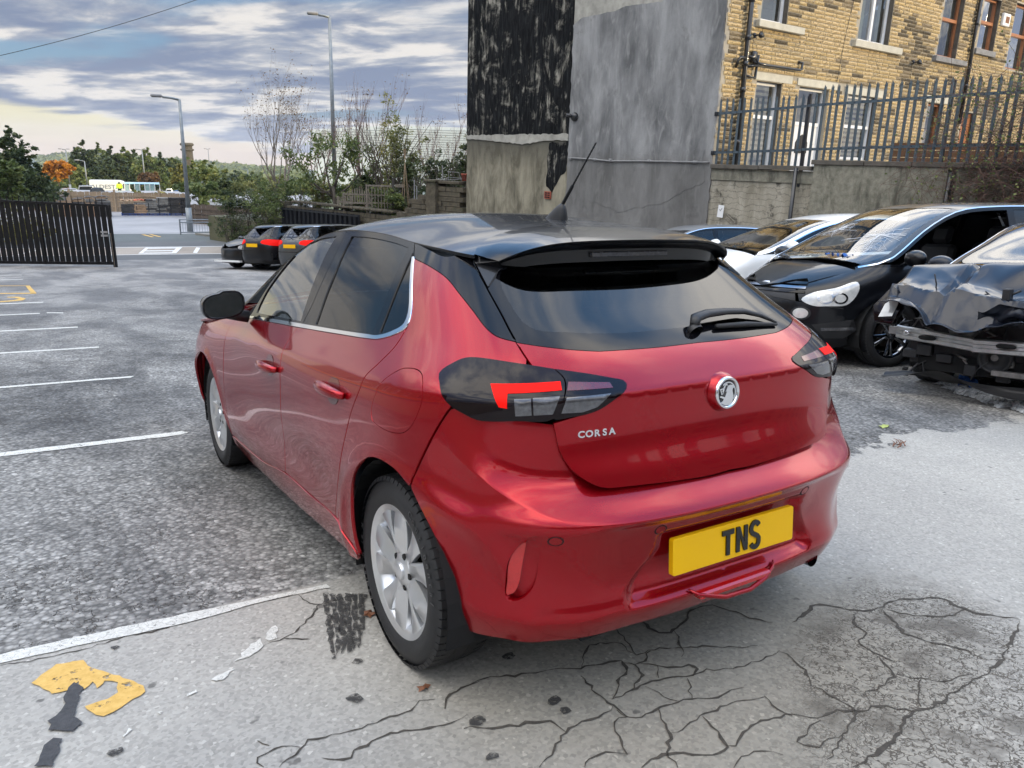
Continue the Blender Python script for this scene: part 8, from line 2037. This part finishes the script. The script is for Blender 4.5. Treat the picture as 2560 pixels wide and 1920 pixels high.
GM=Matrix(((gx.x,gn.x,gup.x,p0.x),(gx.y,gn.y,gup.y,p0.y),(gx.z,gn.z,gup.z,p0.z),(0,0,0,1)))
simple('gate_black',(.004,.004,.005),.5,var=.3,spec=.25)
Hg=2.05;pw=.205
def gtop(x):return Hg+.035*x
i=0;x=.10
while x<Lg-.2:
 q=MB();t_=gtop(x)-.06
 q.prism([(x,0),(x+pw*.86,0),(x+pw*.86,.012),(x+pw*.55,.045),(x+pw*.25,.045),(x,.012)],.10,t_,GM);q.build('pale','gate_black',gate)
 if i%1==0:
  q=MB();cx=x+pw*.4;q.add([GM@Vector(p)for p in((cx-.025,.0,t_),(cx+.025,0,t_),(cx+.025,.02,t_),(cx-.025,.02,t_),(cx,.01,t_+.36))],[(0,1,4),(1,2,4),(2,3,4),(3,0,4)]);q.build('spike','gate_black',gate)
 x+=pw;i+=1
for z0_,z1_ in((.0,.10),(-.06,.02)):
 q=MB();n_=1
 if z0_==0:q.box(0,Lg,-.03,.05,.0,.10,GM)
 else:q.add([GM@Vector(p)for p in((0,-.03,gtop(0)-.06),(Lg,-.03,gtop(Lg)-.06),(Lg,.05,gtop(Lg)-.06),(0,.05,gtop(0)-.06),(0,-.03,gtop(0)+.02),(Lg,-.03,gtop(Lg)+.02),(Lg,.05,gtop(Lg)+.02),(0,.05,gtop(0)+.02))],[(0,1,2,3),(4,5,6,7),(0,1,5,4),(3,2,6,7),(0,3,7,4),(1,2,6,5)])
 q.build('rail','gate_black',gate)
q=MB();q.box(-.06,.04,-.05,.06,-.10,gtop(0)+.0,GM);q.build('end_post','gate_black',gate)
q=MB();q.tube([GM@Vector((-.02,-.08,1.1)),GM@Vector((-.02,-.08,-.12))],.018,8);q.build('drop_bolt','bark',gate)
for z_ in(.98,1.10):
 q=MB();q.box(.10,.34,-.045,-.035,z_,z_+.07,GM);q.build('latch_plate','sill_grey',gate)
for x in(2.4,5.6):q=MB();q.box(x,x+.08,-.045,-.0,.1,gtop(x)-.05,GM);q.build('stile','gate_black',gate)
# ---- road side
simple('post_steel',(.22,.24,.25),.5,.5,var=.15)
def lamp_post(label,u_b,v_b,u_t,v_t,zg,arm,dist=None,group=None,rad=.09,heads=1):
 b_=gpt(u_b,v_b,zg)if dist is None else at_dist(u_b,v_b,dist)
 b_.z=zg;top=lift(u_t,v_t,b_);h=top-zg
 d=Vector((b_.x-CAMW.x,b_.y-CAMW.y,0)).normalized();right=Vector((d.y,-d.x,0))
 root=empty('street_lamp',label,'lamp post',frame(b_,right),group)
 q=MB();q.smooth=True;q.tube([(0,0,-.2),(0,0,1.3)],rad*1.35,12);q.tube([(0,0,1.3),(0,0,h*.6),(0,0,h)],[rad,rad*.8,rad*.6],12)
 q.tube([(0,0,h-.02),(-arm*.5,0,h+.07*arm),(-arm,0,h+.10*arm)],rad*.5,8);q.build('post','post_steel',root)
 for s_ in((-1,1)if heads==2 else(-1,)):
  q=MB();q.smooth=True;q.box(-arm*1.0-.55 if s_<0 else arm*.2,-arm if s_<0 else arm*.2+.5,-.12,.12,h+.06*arm,h+.14+.08*arm,bev=.05);q.build('lamp_head','sill_grey',root)
 return root
lamp_post('tall grey street lamp with single arm standing by the kerb railing',476,581,454,249,FLAT,.8,rad=.12)
lamp_post('tallest grey street lamp rising behind the garden trees',839,510,824,42,FLAT,.55,dist=44,rad=.13)
for lb,ub,vb,ut,vt,dd,two in(('slim car park lamp beside the orange tree',174,457,163,374,150,2),('short pale lamp left of the white van',218,462,213,403,110,1),('slim car park lamp in front of the middle conifers',363,460,356,375,150,2),('distant slim lamp right of the old chimney',523,410,519,373,230,2),('small distant lamp left of the orange tree',118,442,116,415,190,1),('distant white lamp between the far trees and the leafless tree',622,470,621,425,170,1)):
 z_=-5.5 if dd>120 else-4.0
 lamp_post(lb,ub,vb,ut,vt,z_,.5,dist=dd,group='car park lamps',rad=.14 if dd>120 else.10,heads=two)
rl=empty('kerb_railing','grey tubular pedestrian railing along the kerb','railing',Matrix.Identity(4))
ra_=gpt(452,587,FLAT+.1);rb_=ra_+RU*7.5;d_=RU;ztop=lift(452,548,ra_)-(FLAT+.1)
RM=frame(Vector((ra_.x,ra_.y,FLAT+.1)),RU)
for i in range(4):q=MB();q.tube([RM@Vector((i*1.55,0,0)),RM@Vector((i*1.55,0,ztop))],.035,8);q.build('post','post_steel',rl)
for z_ in(ztop-.02,ztop*.80,.12):q=MB();q.tube([RM@Vector((0,0,z_)),RM@Vector((6.2,0,z_))],.028,8);q.build('rail','post_steel',rl)
for i in range(1,48):q=MB();q.tube([RM@Vector((i*.13,0,.12)),RM@Vector((i*.13,0,ztop*.80))],.010,4);q.build('bar','post_steel',rl)
# brown closeboard fence beside the verge
def board_fence(name,label,A,B,h,bw,mat,post_h=None,group=None,rails=False):
 root=empty(name,label,'fence',Matrix.Identity(4),group);d=(B-A);L_=d.length;F_=frame(A,Vector((d.x,d.y,0)).normalized());n_=int(L_/bw);rnd=random.Random(4)
 one=MB();one.box(.0,bw*.93,-.01,.012,0,1);bm_=one.mesh('board');bm_.materials.append(MAT[mat])
 for i in range(min(n_,300)):
  o=bpy.data.objects.new('board',bm_);COL.objects.link(o);o.parent=root;hh=h+rnd.uniform(-.03,.03)
  o.matrix_world=F_@Matrix.Translation((i*bw,rnd.uniform(-.008,.008),-.05+(B.z-A.z)*i/n_))@Matrix.Rotation(rnd.uniform(-.006,.006),4,'Y')@Matrix.Diagonal((1,1,hh,1))
 for i in range(int(L_/2.9)+1):q=MB();q.box(i*2.9-.06,i*2.9+.06,-.10,-.01,-.1,(post_h or h)+.05,F_);q.build('post',mat,root)
 for z_ in(.35,h*.5,h-.3):q=MB();q.box(0,L_,-.05,-.012,z_-.045,z_+.045,F_);q.build('rail',mat,root)
 return root
A_=gpt(478,556,FLAT+.05);B_=at_dist(760,540,47);A_.z=B_.z=FLAT+.05
board_fence('closeboard_fence','dark brown closeboard timber fence behind the kerb railing',A_,Vector((B_.x,B_.y,FLAT+.05)),lift(480,508,A_)-A_.z,.17,'fence_brown')
A_=gpt(113,539,FLAT);B_=gpt(480,536,FLAT);A_=at_dist(60,500,64);B_=at_dist(476,500,61);A_.z=B_.z=FLAT
board_fence('timber_fence','tan timber fence with tall posts at the back of the depot yard',A_,B_,lift(250,478,(A_+B_)/2)-FLAT,.155,'fence_tan',lift(250,475,(A_+B_)/2)-FLAT)
# pallet stacks
simple('slab_dark',(.055,.052,.05),.9,var=.4,vs=2.5);simple('slab_tan',(.34,.22,.13),.9,var=.35,vs=3);simple('slab_grey',(.20,.19,.17),.9,var=.4,vs=3);simple('tarp_orange',(.42,.10,.04),.7,var=.3,vs=2);simple('pallet_blue',(.02,.06,.22),.8);simple('wrap_black',(.012,.012,.014),.35)
K_=.2532
stk=[(1215,1335,815,'slab_dark','low dark stack of paving wrapped in plastic beside the gate'),(1342,1455,815,'slab_tan','tan stack of paving topped with an orange tarpaulin'),(1456,1560,765,'slab_grey','tall grey stack of mixed stone with white tags'),(1566,1672,762,'slab_grey','tall grey stack with uneven top, fourth from the gate'),(1680,1784,765,'slab_dark','tall neat dark stack of slabs, fifth from the gate'),(1790,1862,765,'slab_dark','tall dark stack partly behind the street lamp')]
for i,(a,b_,t_,mt,lb)in enumerate(stk):
 base=gpt((a+b_)/2*K_,300+943*K_,FLAT);W_=(b_-a)*K_/FPX*hdist(base);H_=lift((a+b_)/2*K_,300+t_*K_,base)-FLAT
 d=Vector((base.x-CAMW.x,base.y-CAMW.y,0)).normalized();st_=empty('pallet_stack',lb,'pallet stack',frame(base,Vector((d.y,-d.x,0))),'stacks in the depot yard');rnd=random.Random(i)
 q=MB();q.box(-W_/2,W_/2,0,W_,.0,.03);q.box(-W_/2,W_/2,0,W_,.10,.13)
 for k_ in(-.46,0,.40):q.box(k_*W_,(k_+.07)*W_,0,W_,.03,.10)
 q.build('pallet','pallet_blue',st_);n_=int((H_-.15)/.115)
 for k_ in range(n_):
  z_=.14+k_*.115;x=-W_/2+rnd.uniform(0,.05)
  while x<W_/2-.1:
   w_=rnd.uniform(.25,.7)if mt=='slab_grey' else rnd.uniform(.5,1.2);x1=min(x+w_,W_/2+rnd.uniform(-.04,.03));q=MB();q.box(x,x1-.015,rnd.uniform(0,.05),W_*.9,z_,z_+.10);q.build('slab',rnd.choice([mt,mt,'slab_grey' if mt!='slab_dark' else 'slab_dark','slab_dark' if i>1 else mt]),st_);x=x1
 q=MB();q.box(W_/2+.02,W_/2+.07,0,W_*.9,.0,H_*.98);q.build('wrapping','wrap_black',st_)
 if i==1 or i==0:
  q=MB();q.sheet(lambda u,v:Vector((-W_*.5+W_*1.0*u,W_*.9*v,H_-.02+.30*(.6+.5*mnoise.noise(Vector((u*3+i,v*2,3))))*(1 if i else.8)+.12*mnoise.noise(Vector((u*9,v*7,1))))),14,6);q.build('tarpaulin','tarp_orange' if i==1 else 'slab_tan',st_)
for i,(a,b_,t_,mt,lb)in enumerate([(520,600,785,'slab_grey','pale crate of stone seen over the gate, leftmost'),(605,705,750,'slab_tan','domed pile under a dark cover seen over the gate'),(735,850,780,'slab_grey','stack of flat goods seen over the middle of the gate'),(860,955,762,'slab_tan','leaning brown boards on a pile seen over the gate'),(965,1090,755,'slab_dark','dark pile with a brown cover nearest the gate end')]):
 base=gpt((a+b_)/2*K_,300+955*K_,FLAT);W_=(b_-a)*K_/FPX*hdist(base);H_=lift((a+b_)/2*K_,300+t_*K_,base)-FLAT
 d=Vector((base.x-CAMW.x,base.y-CAMW.y,0)).normalized();st_=empty('goods_pile',lb,'goods pile',frame(base,Vector((d.y,-d.x,0))),'piles seen over the gate');rnd=random.Random(i+50)
 q=MB();q.box(-W_/2,W_/2,0,1,0,H_*.72);q.build('goods_block',mt,st_)
 for k_ in range(4):q=MB();q.box(-W_/2+rnd.uniform(0,.2),W_/2-rnd.uniform(0,.3),0,1,H_*.72+k_*H_*.06,H_*.72+(k_+.8)*H_*.06);q.build('plank',rnd.choice(['slab_tan','slab_dark','slab_grey']),st_)
 q=MB();q.sheet(lambda u,v:Vector((-W_*.45+W_*.9*u,v,H_*.95+.10*math.sin(PI*u)+.06*mnoise.noise(Vector((u*5,v*3,i))))),8,2);q.build('cover','slab_dark',st_)
q=MB();q.add([RO+RU*a_+RV*b_-Vector((0,0,2.9+.047*(b_-30)))for a_,b_ in((-400,30),(500,30),(500,340),(-400,340))],[(0,1,2,3)]);tag(q.build('car_park','tarmac_grass'),kind='structure')
q=MB();simple('hill_green',(.075,.10,.075),.95,var=.3,vs=.02)
def hill_pts():
 V=[];F=[];n_=90
 prof=[]
 for i in range(n_+1):
  u=-700+i*42.;
  v=372+14*mnoise.noise(Vector((u*.002,0,0)));
  v=383+(-1)*0
  ks=[(-700,395),(60,398),(110,392),(150,386),(205,385),(260,388),(330,396),(450,402),(560,412),(640,420),(760,425),(1100,425),(3200,470)]
  vv_=np.interp(u,[k_[0]for k_ in ks],[k_[1]for k_ in ks])+2.0*mnoise.noise(Vector((u*.02,1,0)))+1.0*mnoise.noise(Vector((u*.11,4,0)))
  for D_,dz in((900.,-60.),(1300.,-20.),(1800.,0.)):
   p=at_dist(u,vv_,D_);V.append(Vector((p.x,p.y,(p.z if dz==0 else min(p.z,CAMW.z+(p.z-CAMW.z)*1)+dz))))
 for i in range(n_):
  for j in range(2):F.append((i*3+j,(i+1)*3+j,(i+1)*3+j+1,i*3+j+1))
 return V,F
q=MB();q.smooth=True;V,F=hill_pts();q.add(V,F);tag(q.build('hill','hill_green'),kind='structure')
# wooded ridge texture: small trees on the hill read as one mass
P_=[]
for k_ in range(2600):
 u=RS.uniform(90,760);ks=[(60,398),(110,392),(150,386),(205,385),(260,388),(330,396),(450,402),(560,412),(640,420),(760,425)]
 v=np.interp(u,[a[0]for a in ks],[a[1]for a in ks])+RS.uniform(-2,26)**1.0;D_=1750-(max(0,v-390))*18;P_.append(tuple(at_dist(u,v,D_)))
tag(leaves('far_woodland',np.array(P_),12.,'leaf_mid',None,.8,0),kind='stuff')
# white hall with curved roof
hall=empty('exhibition_hall','large pale hall with shallow arched roof behind the leafless trees','building',Matrix.Identity(4))
simple('cladding_pale',(.50,.56,.58),.6,var=.06,vs=.3)
Dh=150.
def arc_v(u):return 315+.00022*(u-1000)**2
q=MB();us=np.linspace(780,1420,33);tops=[at_dist(u,arc_v(u),Dh)for u in us]
q.smooth=True
V=[t for t in tops]+[Vector((t.x,t.y,-4))for t in tops];n_=len(us);q.add(V,[(i,i+1,i+1+n_,i+n_)for i in range(n_-1)]);q.build('wall','cladding_pale',hall)
bk=Vector((math.sin(AZ),math.cos(AZ),0))*60
q=MB();q.smooth=True;q.add([t for t in tops]+[t+bk+Vector((0,0,0))for t in tops],[(i,i+1,i+1+n_,i+n_)for i in range(n_-1)]);q.build('roof','cladding_pale',hall)
for k_ in range(16):
 q=MB();z0_=1.5+k_*.42
 pts=[Vector((t.x,t.y,0))-bk*.002 for t in tops if t.z>z0_+.2]
 if len(pts)>3:q.tube([p+Vector((0,0,z0_))for p in pts],.035,4);q.build('cladding_line','post_steel',hall)
simple('van_white',(.72,.72,.70),.4,var=.03,coat=.5);simple('glass_far',(.02,.025,.03),.05,coat=1.,var=0);simple('van_text',(.16,.19,.22),.6);simple('hivis',(.55,.80,.03),.7);simple('skin',(.45,.28,.2),.6);simple('shelter_glass',(.30,.42,.42),.15,var=.2,coat=1.)
def far_frame(u,v,D_,yaw=0.):p=at_dist(u,v,D_);d=Vector((p.x-CAMW.x,p.y-CAMW.y,0)).normalized();return frame(p,Vector((d.y,-d.x,0)))@Matrix.Rotation(yaw,4,'Z')
Dv=140.;vf=far_frame(280,479,Dv);vf=Matrix.Translation((0,0,at_dist(280,450,Dv).z-2.55-vf.translation.z))@vf;van=empty('delivery_van','long white high roofed van lettered ALDESTAR beyond the timber fence','van',vf);S_=84*1.0/FPX*Dv;hv=2.55
q=MB();q.smooth=False
pf_=[(-S_/2,.12),(-S_/2,hv*.95),(-S_/2+.15,hv),(S_*.22,hv),(S_*.31,hv*.93),(S_*.40,hv*.55),(S_*.485,hv*.38),(S_*.5,hv*.12),(S_*.49,-.3),(-S_/2,-.3)]
q.prism(pf_,-1.0,1.0,Matrix.Rotation(R(90),4,'X'));q.build('body','van_white',van,bevel=.08)
q=MB();q.prism([(S_*.27,hv*.80),(S_*.335,hv*.78),(S_*.385,hv*.48),(S_*.27,hv*.48)],1.0,1.02,Matrix.Rotation(R(90),4,'X'));q.build('window','glass_far',van)
flat_text('ALDESTAR',hv*.34,'lettering','van_text',van,Matrix.Translation((-S_*.085,-1.03,hv*.60))@Matrix.Rotation(R(90),4,'X'),.01,.008,1.0,1.12)
for x in(-S_*.3,S_*.36):q=MB();q.lathe([(0,0),(.36,0),(.36,.2),(0,.2)],16,Matrix.Translation((x,-.95,-.2))@Matrix.Rotation(R(90),4,'X'));q.build('wheel','rubber',van)
def far_car(u,v,D_,w_px,lab,mat,h=1.45,yaw=0.,grp='cars in the far car park'):
 L_=w_px/FPX*D_;root=empty('parked_car',lab,'car',far_frame(u,v,D_,yaw)@Matrix.Translation((0,0,-h)),grp);W_=.85
 q=MB();pr=[(-L_/2,.3),(-L_/2,.85),(-L_*.40,.95),(-L_*.30,h-.05),(-L_*.1,h),(L_*.12,h-.03),(L_*.27,.98),(L_*.45,.85),(L_*.5,.55),(L_*.5,.3)]
 q.prism(pr,-W_,W_,Matrix.Rotation(R(90),4,'X'));q.build('body',mat,root,bevel=.06)
 q=MB();q.prism([(-L_*.34,.97),(-L_*.27,h-.13),(L_*.10,h-.12),(L_*.22,.97)],W_-.01,W_+.015,Matrix.Rotation(R(90),4,'X'));q.build('window','glass_far',root)
 for x in(-L_*.31,L_*.32):q=MB();q.lathe([(0,0),(.31,0),(.31,.2),(0,.2)],14,Matrix.Translation((x,-W_+.05,.31))@Matrix.Rotation(R(90),4,'X'));q.build('wheel','rubber',root)
for a in[(180,470,105,58,'silver saloon roof just above the timber fence, leftmost','paint_silver',1.35),(221,463,100,60,'dark off road car with silver roof beside the white van','paint_silver',1.85),(247,469,92,48,'dark blue car low in front of the van','paint_dark_blue',1.4),(161,471,120,22,'black car end showing at the left of the car row','paint_black',1.4),(402,473,130,22,'grey car just right of the bus shelter','paint_grey',1.5),(425,471,120,26,'pale car with white roof beyond the fence','paint_white',1.7),(447,475,125,30,'blue car parked beyond the fence near the lamp post','paint_blue',
 1.4),(487,475,135,22,'white car behind the small trees','paint_white',1.4),(580,477,150,26,'bright blue car in the distant car park','paint_blue',1.5),(600,478,150,24,'white car in the distant car park, first of a row','paint_white',1.5),(622,479,145,24,'silver car in the distant car park','paint_silver',1.5),(646,480,150,20,'pale car at the right end of the distant row','paint_white',1.5),(590,489,120,30,'white car low in front of the distant row','paint_white',1.3)]:
 far_car(*a)
sh=empty('bus_shelter','pale green glazed shelter with curved roof right of the white van','shelter',far_frame(357,481,125));Ls=70/FPX*125;Hs=22/FPX*125
q=MB();q.smooth=True;q.sheet(lambda u,v:Vector((-Ls/2+Ls*u,-.8+1.6*v,Hs*(.82+.18*math.sin(PI*v)))),12,6);q.build('roof','shelter_glass',sh)
for i in range(8):q=MB();x=-Ls/2+Ls*i/7;q.box(x-.05,x+.05,-.8,-.7,0,Hs*.85);q.build('post','van_white',sh)
for i in(0,2,4,5):q=MB();x=-Ls/2+Ls*i/7;q.box(x+.06,x+Ls/7-.06,-.76,-.74,.2,Hs*.75);q.build('glass_panel','shelter_glass',sh)
# person in a hi-vis jacket: one continuous body
pf2=far_frame(300,481,95)@Matrix.Translation((0,0,-.55));per=empty('person','person in a yellow high visibility jacket beyond the fence in front of the van','person',pf2)
def skin_body(pts,edges,rad,name,mat,par):
 me=bpy.data.meshes.new(name);me.from_pydata(pts,edges,[]);o=link(name,me,par,mat);sk=o.modifiers.new('skin','SKIN');
 for i,r_ in enumerate(rad):me.skin_vertices[0].data[i].radius=(r_,r_*.8)
 me.skin_vertices[0].data[0].use_root=True;o.modifiers.new('sub','SUBSURF').levels=1;o.modifiers['sub'].render_levels=2;return o
bp=[(0,0,.92),(0,0,1.15),(0,0,1.40),(0,0,1.52),(0,-.01,1.64),(.10,0,.86),(.11,-.02,.48),(.11,0,.08),(.12,-.10,.03),(-.10,0,.86),(-.12,.03,.48),(-.12,.04,.08),(-.12,-.06,.03),(.19,0,1.40),(.25,-.03,1.14),(.22,-.14,.92),(-.19,0,1.40),(-.25,-.02,1.14),(-.24,-.12,.92)]
be=[(0,1),(1,2),(2,3),(3,4),(0,5),(5,6),(6,7),(7,8),(0,9),(9,10),(10,11),(11,12),(2,13),(13,14),(14,15),(2,16),(16,17),(17,18)]
br=[.15,.15,.17,.06,.105,.10,.07,.05,.045,.10,.07,.05,.045,.07,.05,.04,.07,.05,.04]
body_=bpy.data.meshes.new('body');body_.from_pydata(bp,be,[]);ob=link('body',body_,per,['interior_dark'])
ob.modifiers.new('skin','SKIN');
for i,r_ in enumerate(br):body_.skin_vertices[0].data[i].radius=(r_,r_*.85)
body_.skin_vertices[0].data[0].use_root=True;s_=ob.modifiers.new('sub','SUBSURF');s_.levels=1;s_.render_levels=2
jb=bpy.data.meshes.new('jacket');jb.from_pydata([(0,0,.88),(0,0,1.12),(0,0,1.42),(.19,0,1.40),(.25,-.03,1.14),(.22,-.13,.95),(-.19,0,1.40),(-.25,-.02,1.14),(-.24,-.11,.95)],[(0,1),(1,2),(2,3),(3,4),(4,5),(2,6),(6,7),(7,8)],[]);jo=link('jacket',jb,per,'hivis');jo.modifiers.new('skin','SKIN')
for i,r_ in enumerate([.20,.20,.20,.095,.075,.065,.095,.075,.065]):jb.skin_vertices[0].data[i].radius=(r_,r_*.85)
jb.skin_vertices[0].data[0].use_root=True;s_=jo.modifiers.new('sub','SUBSURF');s_.levels=1;s_.render_levels=2
# chimney
ch=at_dist(470,400,260);ct=lift(472,357,ch);chm=empty('mill_chimney','old tapering stone mill chimney with banded head behind the street lamp','chimney',Matrix.Translation((ch.x,ch.y,-8)))
q=MB();q.lathe([(2.0,0),(1.55,(ct+8)*.70),(1.5,(ct+8)*.80)],20);q.build('shaft','old_stone',chm)
q=MB();h_=ct+8;q.lathe([(1.5,h_*.80),(1.9,h_*.82),(1.9,h_*.85),(1.5,h_*.86),(1.5,h_*.92),(1.95,h_*.94),(1.95,h_*.97),(1.6,h_),(0,h_)],20);q.build('chimney_head','old_stone',chm)
# ---- trees beyond the fence
def far_tree(u_c,v_b,v_t,w_px,D_,lab,mat,style,seed,n_=2600,leaf_=.5,grp=None,**k):
 b_=at_dist(u_c,v_b,D_);b_.z=min(b_.z,-3.4)if D_>60 else b_.z;t_=lift(u_c,v_t,b_);W_=w_px/FPX*D_
 return tree('broadleaf_tree' if style!='conifer' else 'conifer_tree',lab,b_,t_-b_.z,W_,mat,n_,leaf_,seed,grp,style=style,**k)
far_tree(50,520,322,150,52,'large dark green tree with thin crooked top at the left edge','leaf_dark','conifer',3,15000,.20,trunk=.06)
far_tree(16,520,392,80,47,'lower dark tree at the far left edge beside the large tree','leaf_mid','round',5,4500,.26,trunk=.04)
far_tree(92,515,430,60,56,'rounded dark green tree between the large tree and the timber fence','leaf_dark','round',6,3500,.28,trunk=.05)
b_=at_dist(58,500,42);b_.z=-2.6;bush('pale_bush','pale yellow green rounded bush just above the gate',b_,(3.0,2.4,lift(58,474,b_)+2.6),'leaf_yellow',3000,.16,71)
far_tree(150,472,400,58,120,'vivid orange autumn tree on the left beyond the fence','leaf_orange','round',8,5200,.42,trunk=.28)
cones=[(186,405,44,'small mid green tree behind the orange tree'),(222,362,52,'tallest dark conifer, leftmost of the row'),(257,368,46,'dark conifer second from the left of the row'),(290,374,46,'dark conifer behind the white van'),(318,376,42,'dark conifer above the bus shelter'),(345,380,44,'dark conifer behind the slim car park lamp'),(378,378,48,'dark conifer right of the slim car park lamp'),(408,390,44,'shorter dark conifer third from the right of the row'),(436,396,44,'low dark tree near the street lamp')]
for i,(u,vt,w_,lb)in enumerate(cones):far_tree(u,475,vt-3,w_*2.3,165+(i%3)*9,lb,'leaf_dark' if i%2 else 'leaf_mid','conifer',80+i,9000,.62,'evergreens beyond the car park',trunk=.05)
for i,(u,vt,w_,mt,lb,D_)in enumerate([(455,412,34,'leaf_yellow','yellowing tree just left of the street lamp',120),(502,398,52,'leaf_mid','green tree with a thin leaning top behind the railing',70),(535,408,48,'leaf_mid','rounded green tree right of the leaning top tree',75),(560,430,46,'leaf_dark','dark green tree in front of the distant car park',80),(600,425,60,'leaf_dark','dark far tree behind the distant cars',180),(375,430,34,'leaf_rusty','brown autumn tree among the conifers',140),(640,432,50,'leaf_mid','green far tree left of the leafless tree',160),(495,455,70,'leaf_mid','bushy green shrub in front of the closeboard fence top',
 58),(575,448,60,'leaf_dark','dark green mound tree behind the hedge bushes',60),(680,440,90,'leaf_olive','broad yellow green tree behind the pale leafless tree',56),(760,452,80,'leaf_mid','bright green mound behind the foot of the tall lamp',50),(900,448,90,'leaf_olive','loose yellowing tree behind the garden bench',48)]):
 far_tree(u,490 if D_<100 else 475,vt,w_*1.3,D_,lb,mt,'round',100+i,3200,.26 if D_<100 else.55,trunk=.04)
for i,(u,w_)in enumerate(((90,80),(165,60),(385,50),(415,50),(350,40))):
 b_=at_dist(u,478,70);b_.z=-3.2;W_=w_/FPX*70;bush('verge_bush',['olive scrub behind the left end of the timber fence','low scrub under the orange tree','small scrub right of the bus shelter behind the fence','scrub near the fence end by the street lamp','thin scrub in front of the bus shelter'][i],b_,(W_,1.6,lift(u,474 if i>1 else 466,b_)+3.2),'leaf_olive',1500,.22,120+i,'scrub behind the timber fence')
q=MB();A_=at_depth(-260,195,30);B_=at_depth(700,-75,34);q.tube([A_.lerp(B_,t)-Vector((0,0,.35*math.sin(PI*t)))for t in np.linspace(0,1,24)],.012,5);tag(q.build('overhead_cable','rubber',fix=False),'thin dark overhead cable crossing the sky at the top left','cable')
# haze
hz=bpy.data.meshes.new('haze');bm=bmesh.new();bmesh.ops.create_cube(bm,size=1);bm.to_mesh(hz);bm.free();ho=link('haze',hz)
m,n,L=newmat('haze_air');v=n('ShaderNodeVolumePrincipled',i={'Color':(.80,.86,.95,1),'Density':HAZE,'Anisotropy':.3});n('ShaderNodeOutputMaterial',i={1:v.outputs[0]});hz.materials.append(m)
ho.scale=(4000,4000,120);ho.location=(0,1200,10);tag(ho,kind='stuff')
# ---- what stands beside the photographer, and an unseen block added to shade the yard
simple('cream_wall',(.52,.46,.34),.85,var=.12,vs=2);simple('dark_roof',(.045,.04,.038),.7,var=.3,vs=3);simple('brown_stone',(.15,.12,.085),.9,var=.3,vs=2)
bw_=empty('side_wall','cream rendered yard wall left of the picture','wall',TILT.copy())
q=MB();q.box(-9.2,-9.0,-8,30,-.4,2.6);q.build('wall_face','cream_wall',bw_)
ban=empty('rainbow_banner','long rainbow striped banner on the cream side wall','banner',TILT.copy())
for i,cc in enumerate([(.55,.02,.02),(.7,.22,.02),(.75,.6,.04),(.05,.35,.08),(.03,.12,.45),(.22,.05,.35)]):
 simple('banner_%d'%i,cc,.6,var=.05);q=MB();q.box(-8.99,-8.985,2,26,2.40-i*.10,2.495-i*.10);q.build('stripe','banner_%d'%i,ban)
lb_=empty('left_building','brown stone building with dark pitched roof left of the picture','building',TILT.copy())
q=MB();q.box(-19,-10.5,6,30,-.4,5.4);q.build('wall','brown_stone',lb_)
q=MB();q.prism([(-19.4,5.4),(-10.1,5.4),(-14.7,8.6)],-30.4,-5.6,Matrix.Rotation(R(90),4,'X'));q.build('roof','dark_roof',lb_)
for i in range(6):
 q=MB();q.box(-10.5,-10.44,8+i*3.4,9.1+i*3.4,2.9,4.5);w__=q.build('window','white_upvc',lb_);q=MB();q.box(-10.44,-10.42,8.1+i*3.4,9.0+i*3.4,3.0,4.4);q.build('pane','glass_far',w__)
ml=empty('shade_block','unseen stone block added behind the photographer to shade the yard','building',Matrix.Identity(4))  # added blocker out of view, sized to shade the yard, not the facade
q=MB();q.box(-16,62,-34,-24,-3,SHADE_BLOCK_H);q.build('wall','brown_stone',ml)
q=MB();q.prism([(-34.3,SHADE_BLOCK_H),(-23.7,SHADE_BLOCK_H),(-29,SHADE_BLOCK_H+.9)],-16.3,62.3,Matrix(((0,0,1,0),(1,0,0,0),(0,1,0,0),(0,0,0,1))));q.build('roof','dark_roof',ml)
for j in range(4):
 for i in range(20):q=MB();q.box(-14+i*3.7,-12.6+i*3.7,-24.0,-23.95,1.5+j*3.4,3.6+j*3.4);q.build('window','glass_far',ml)
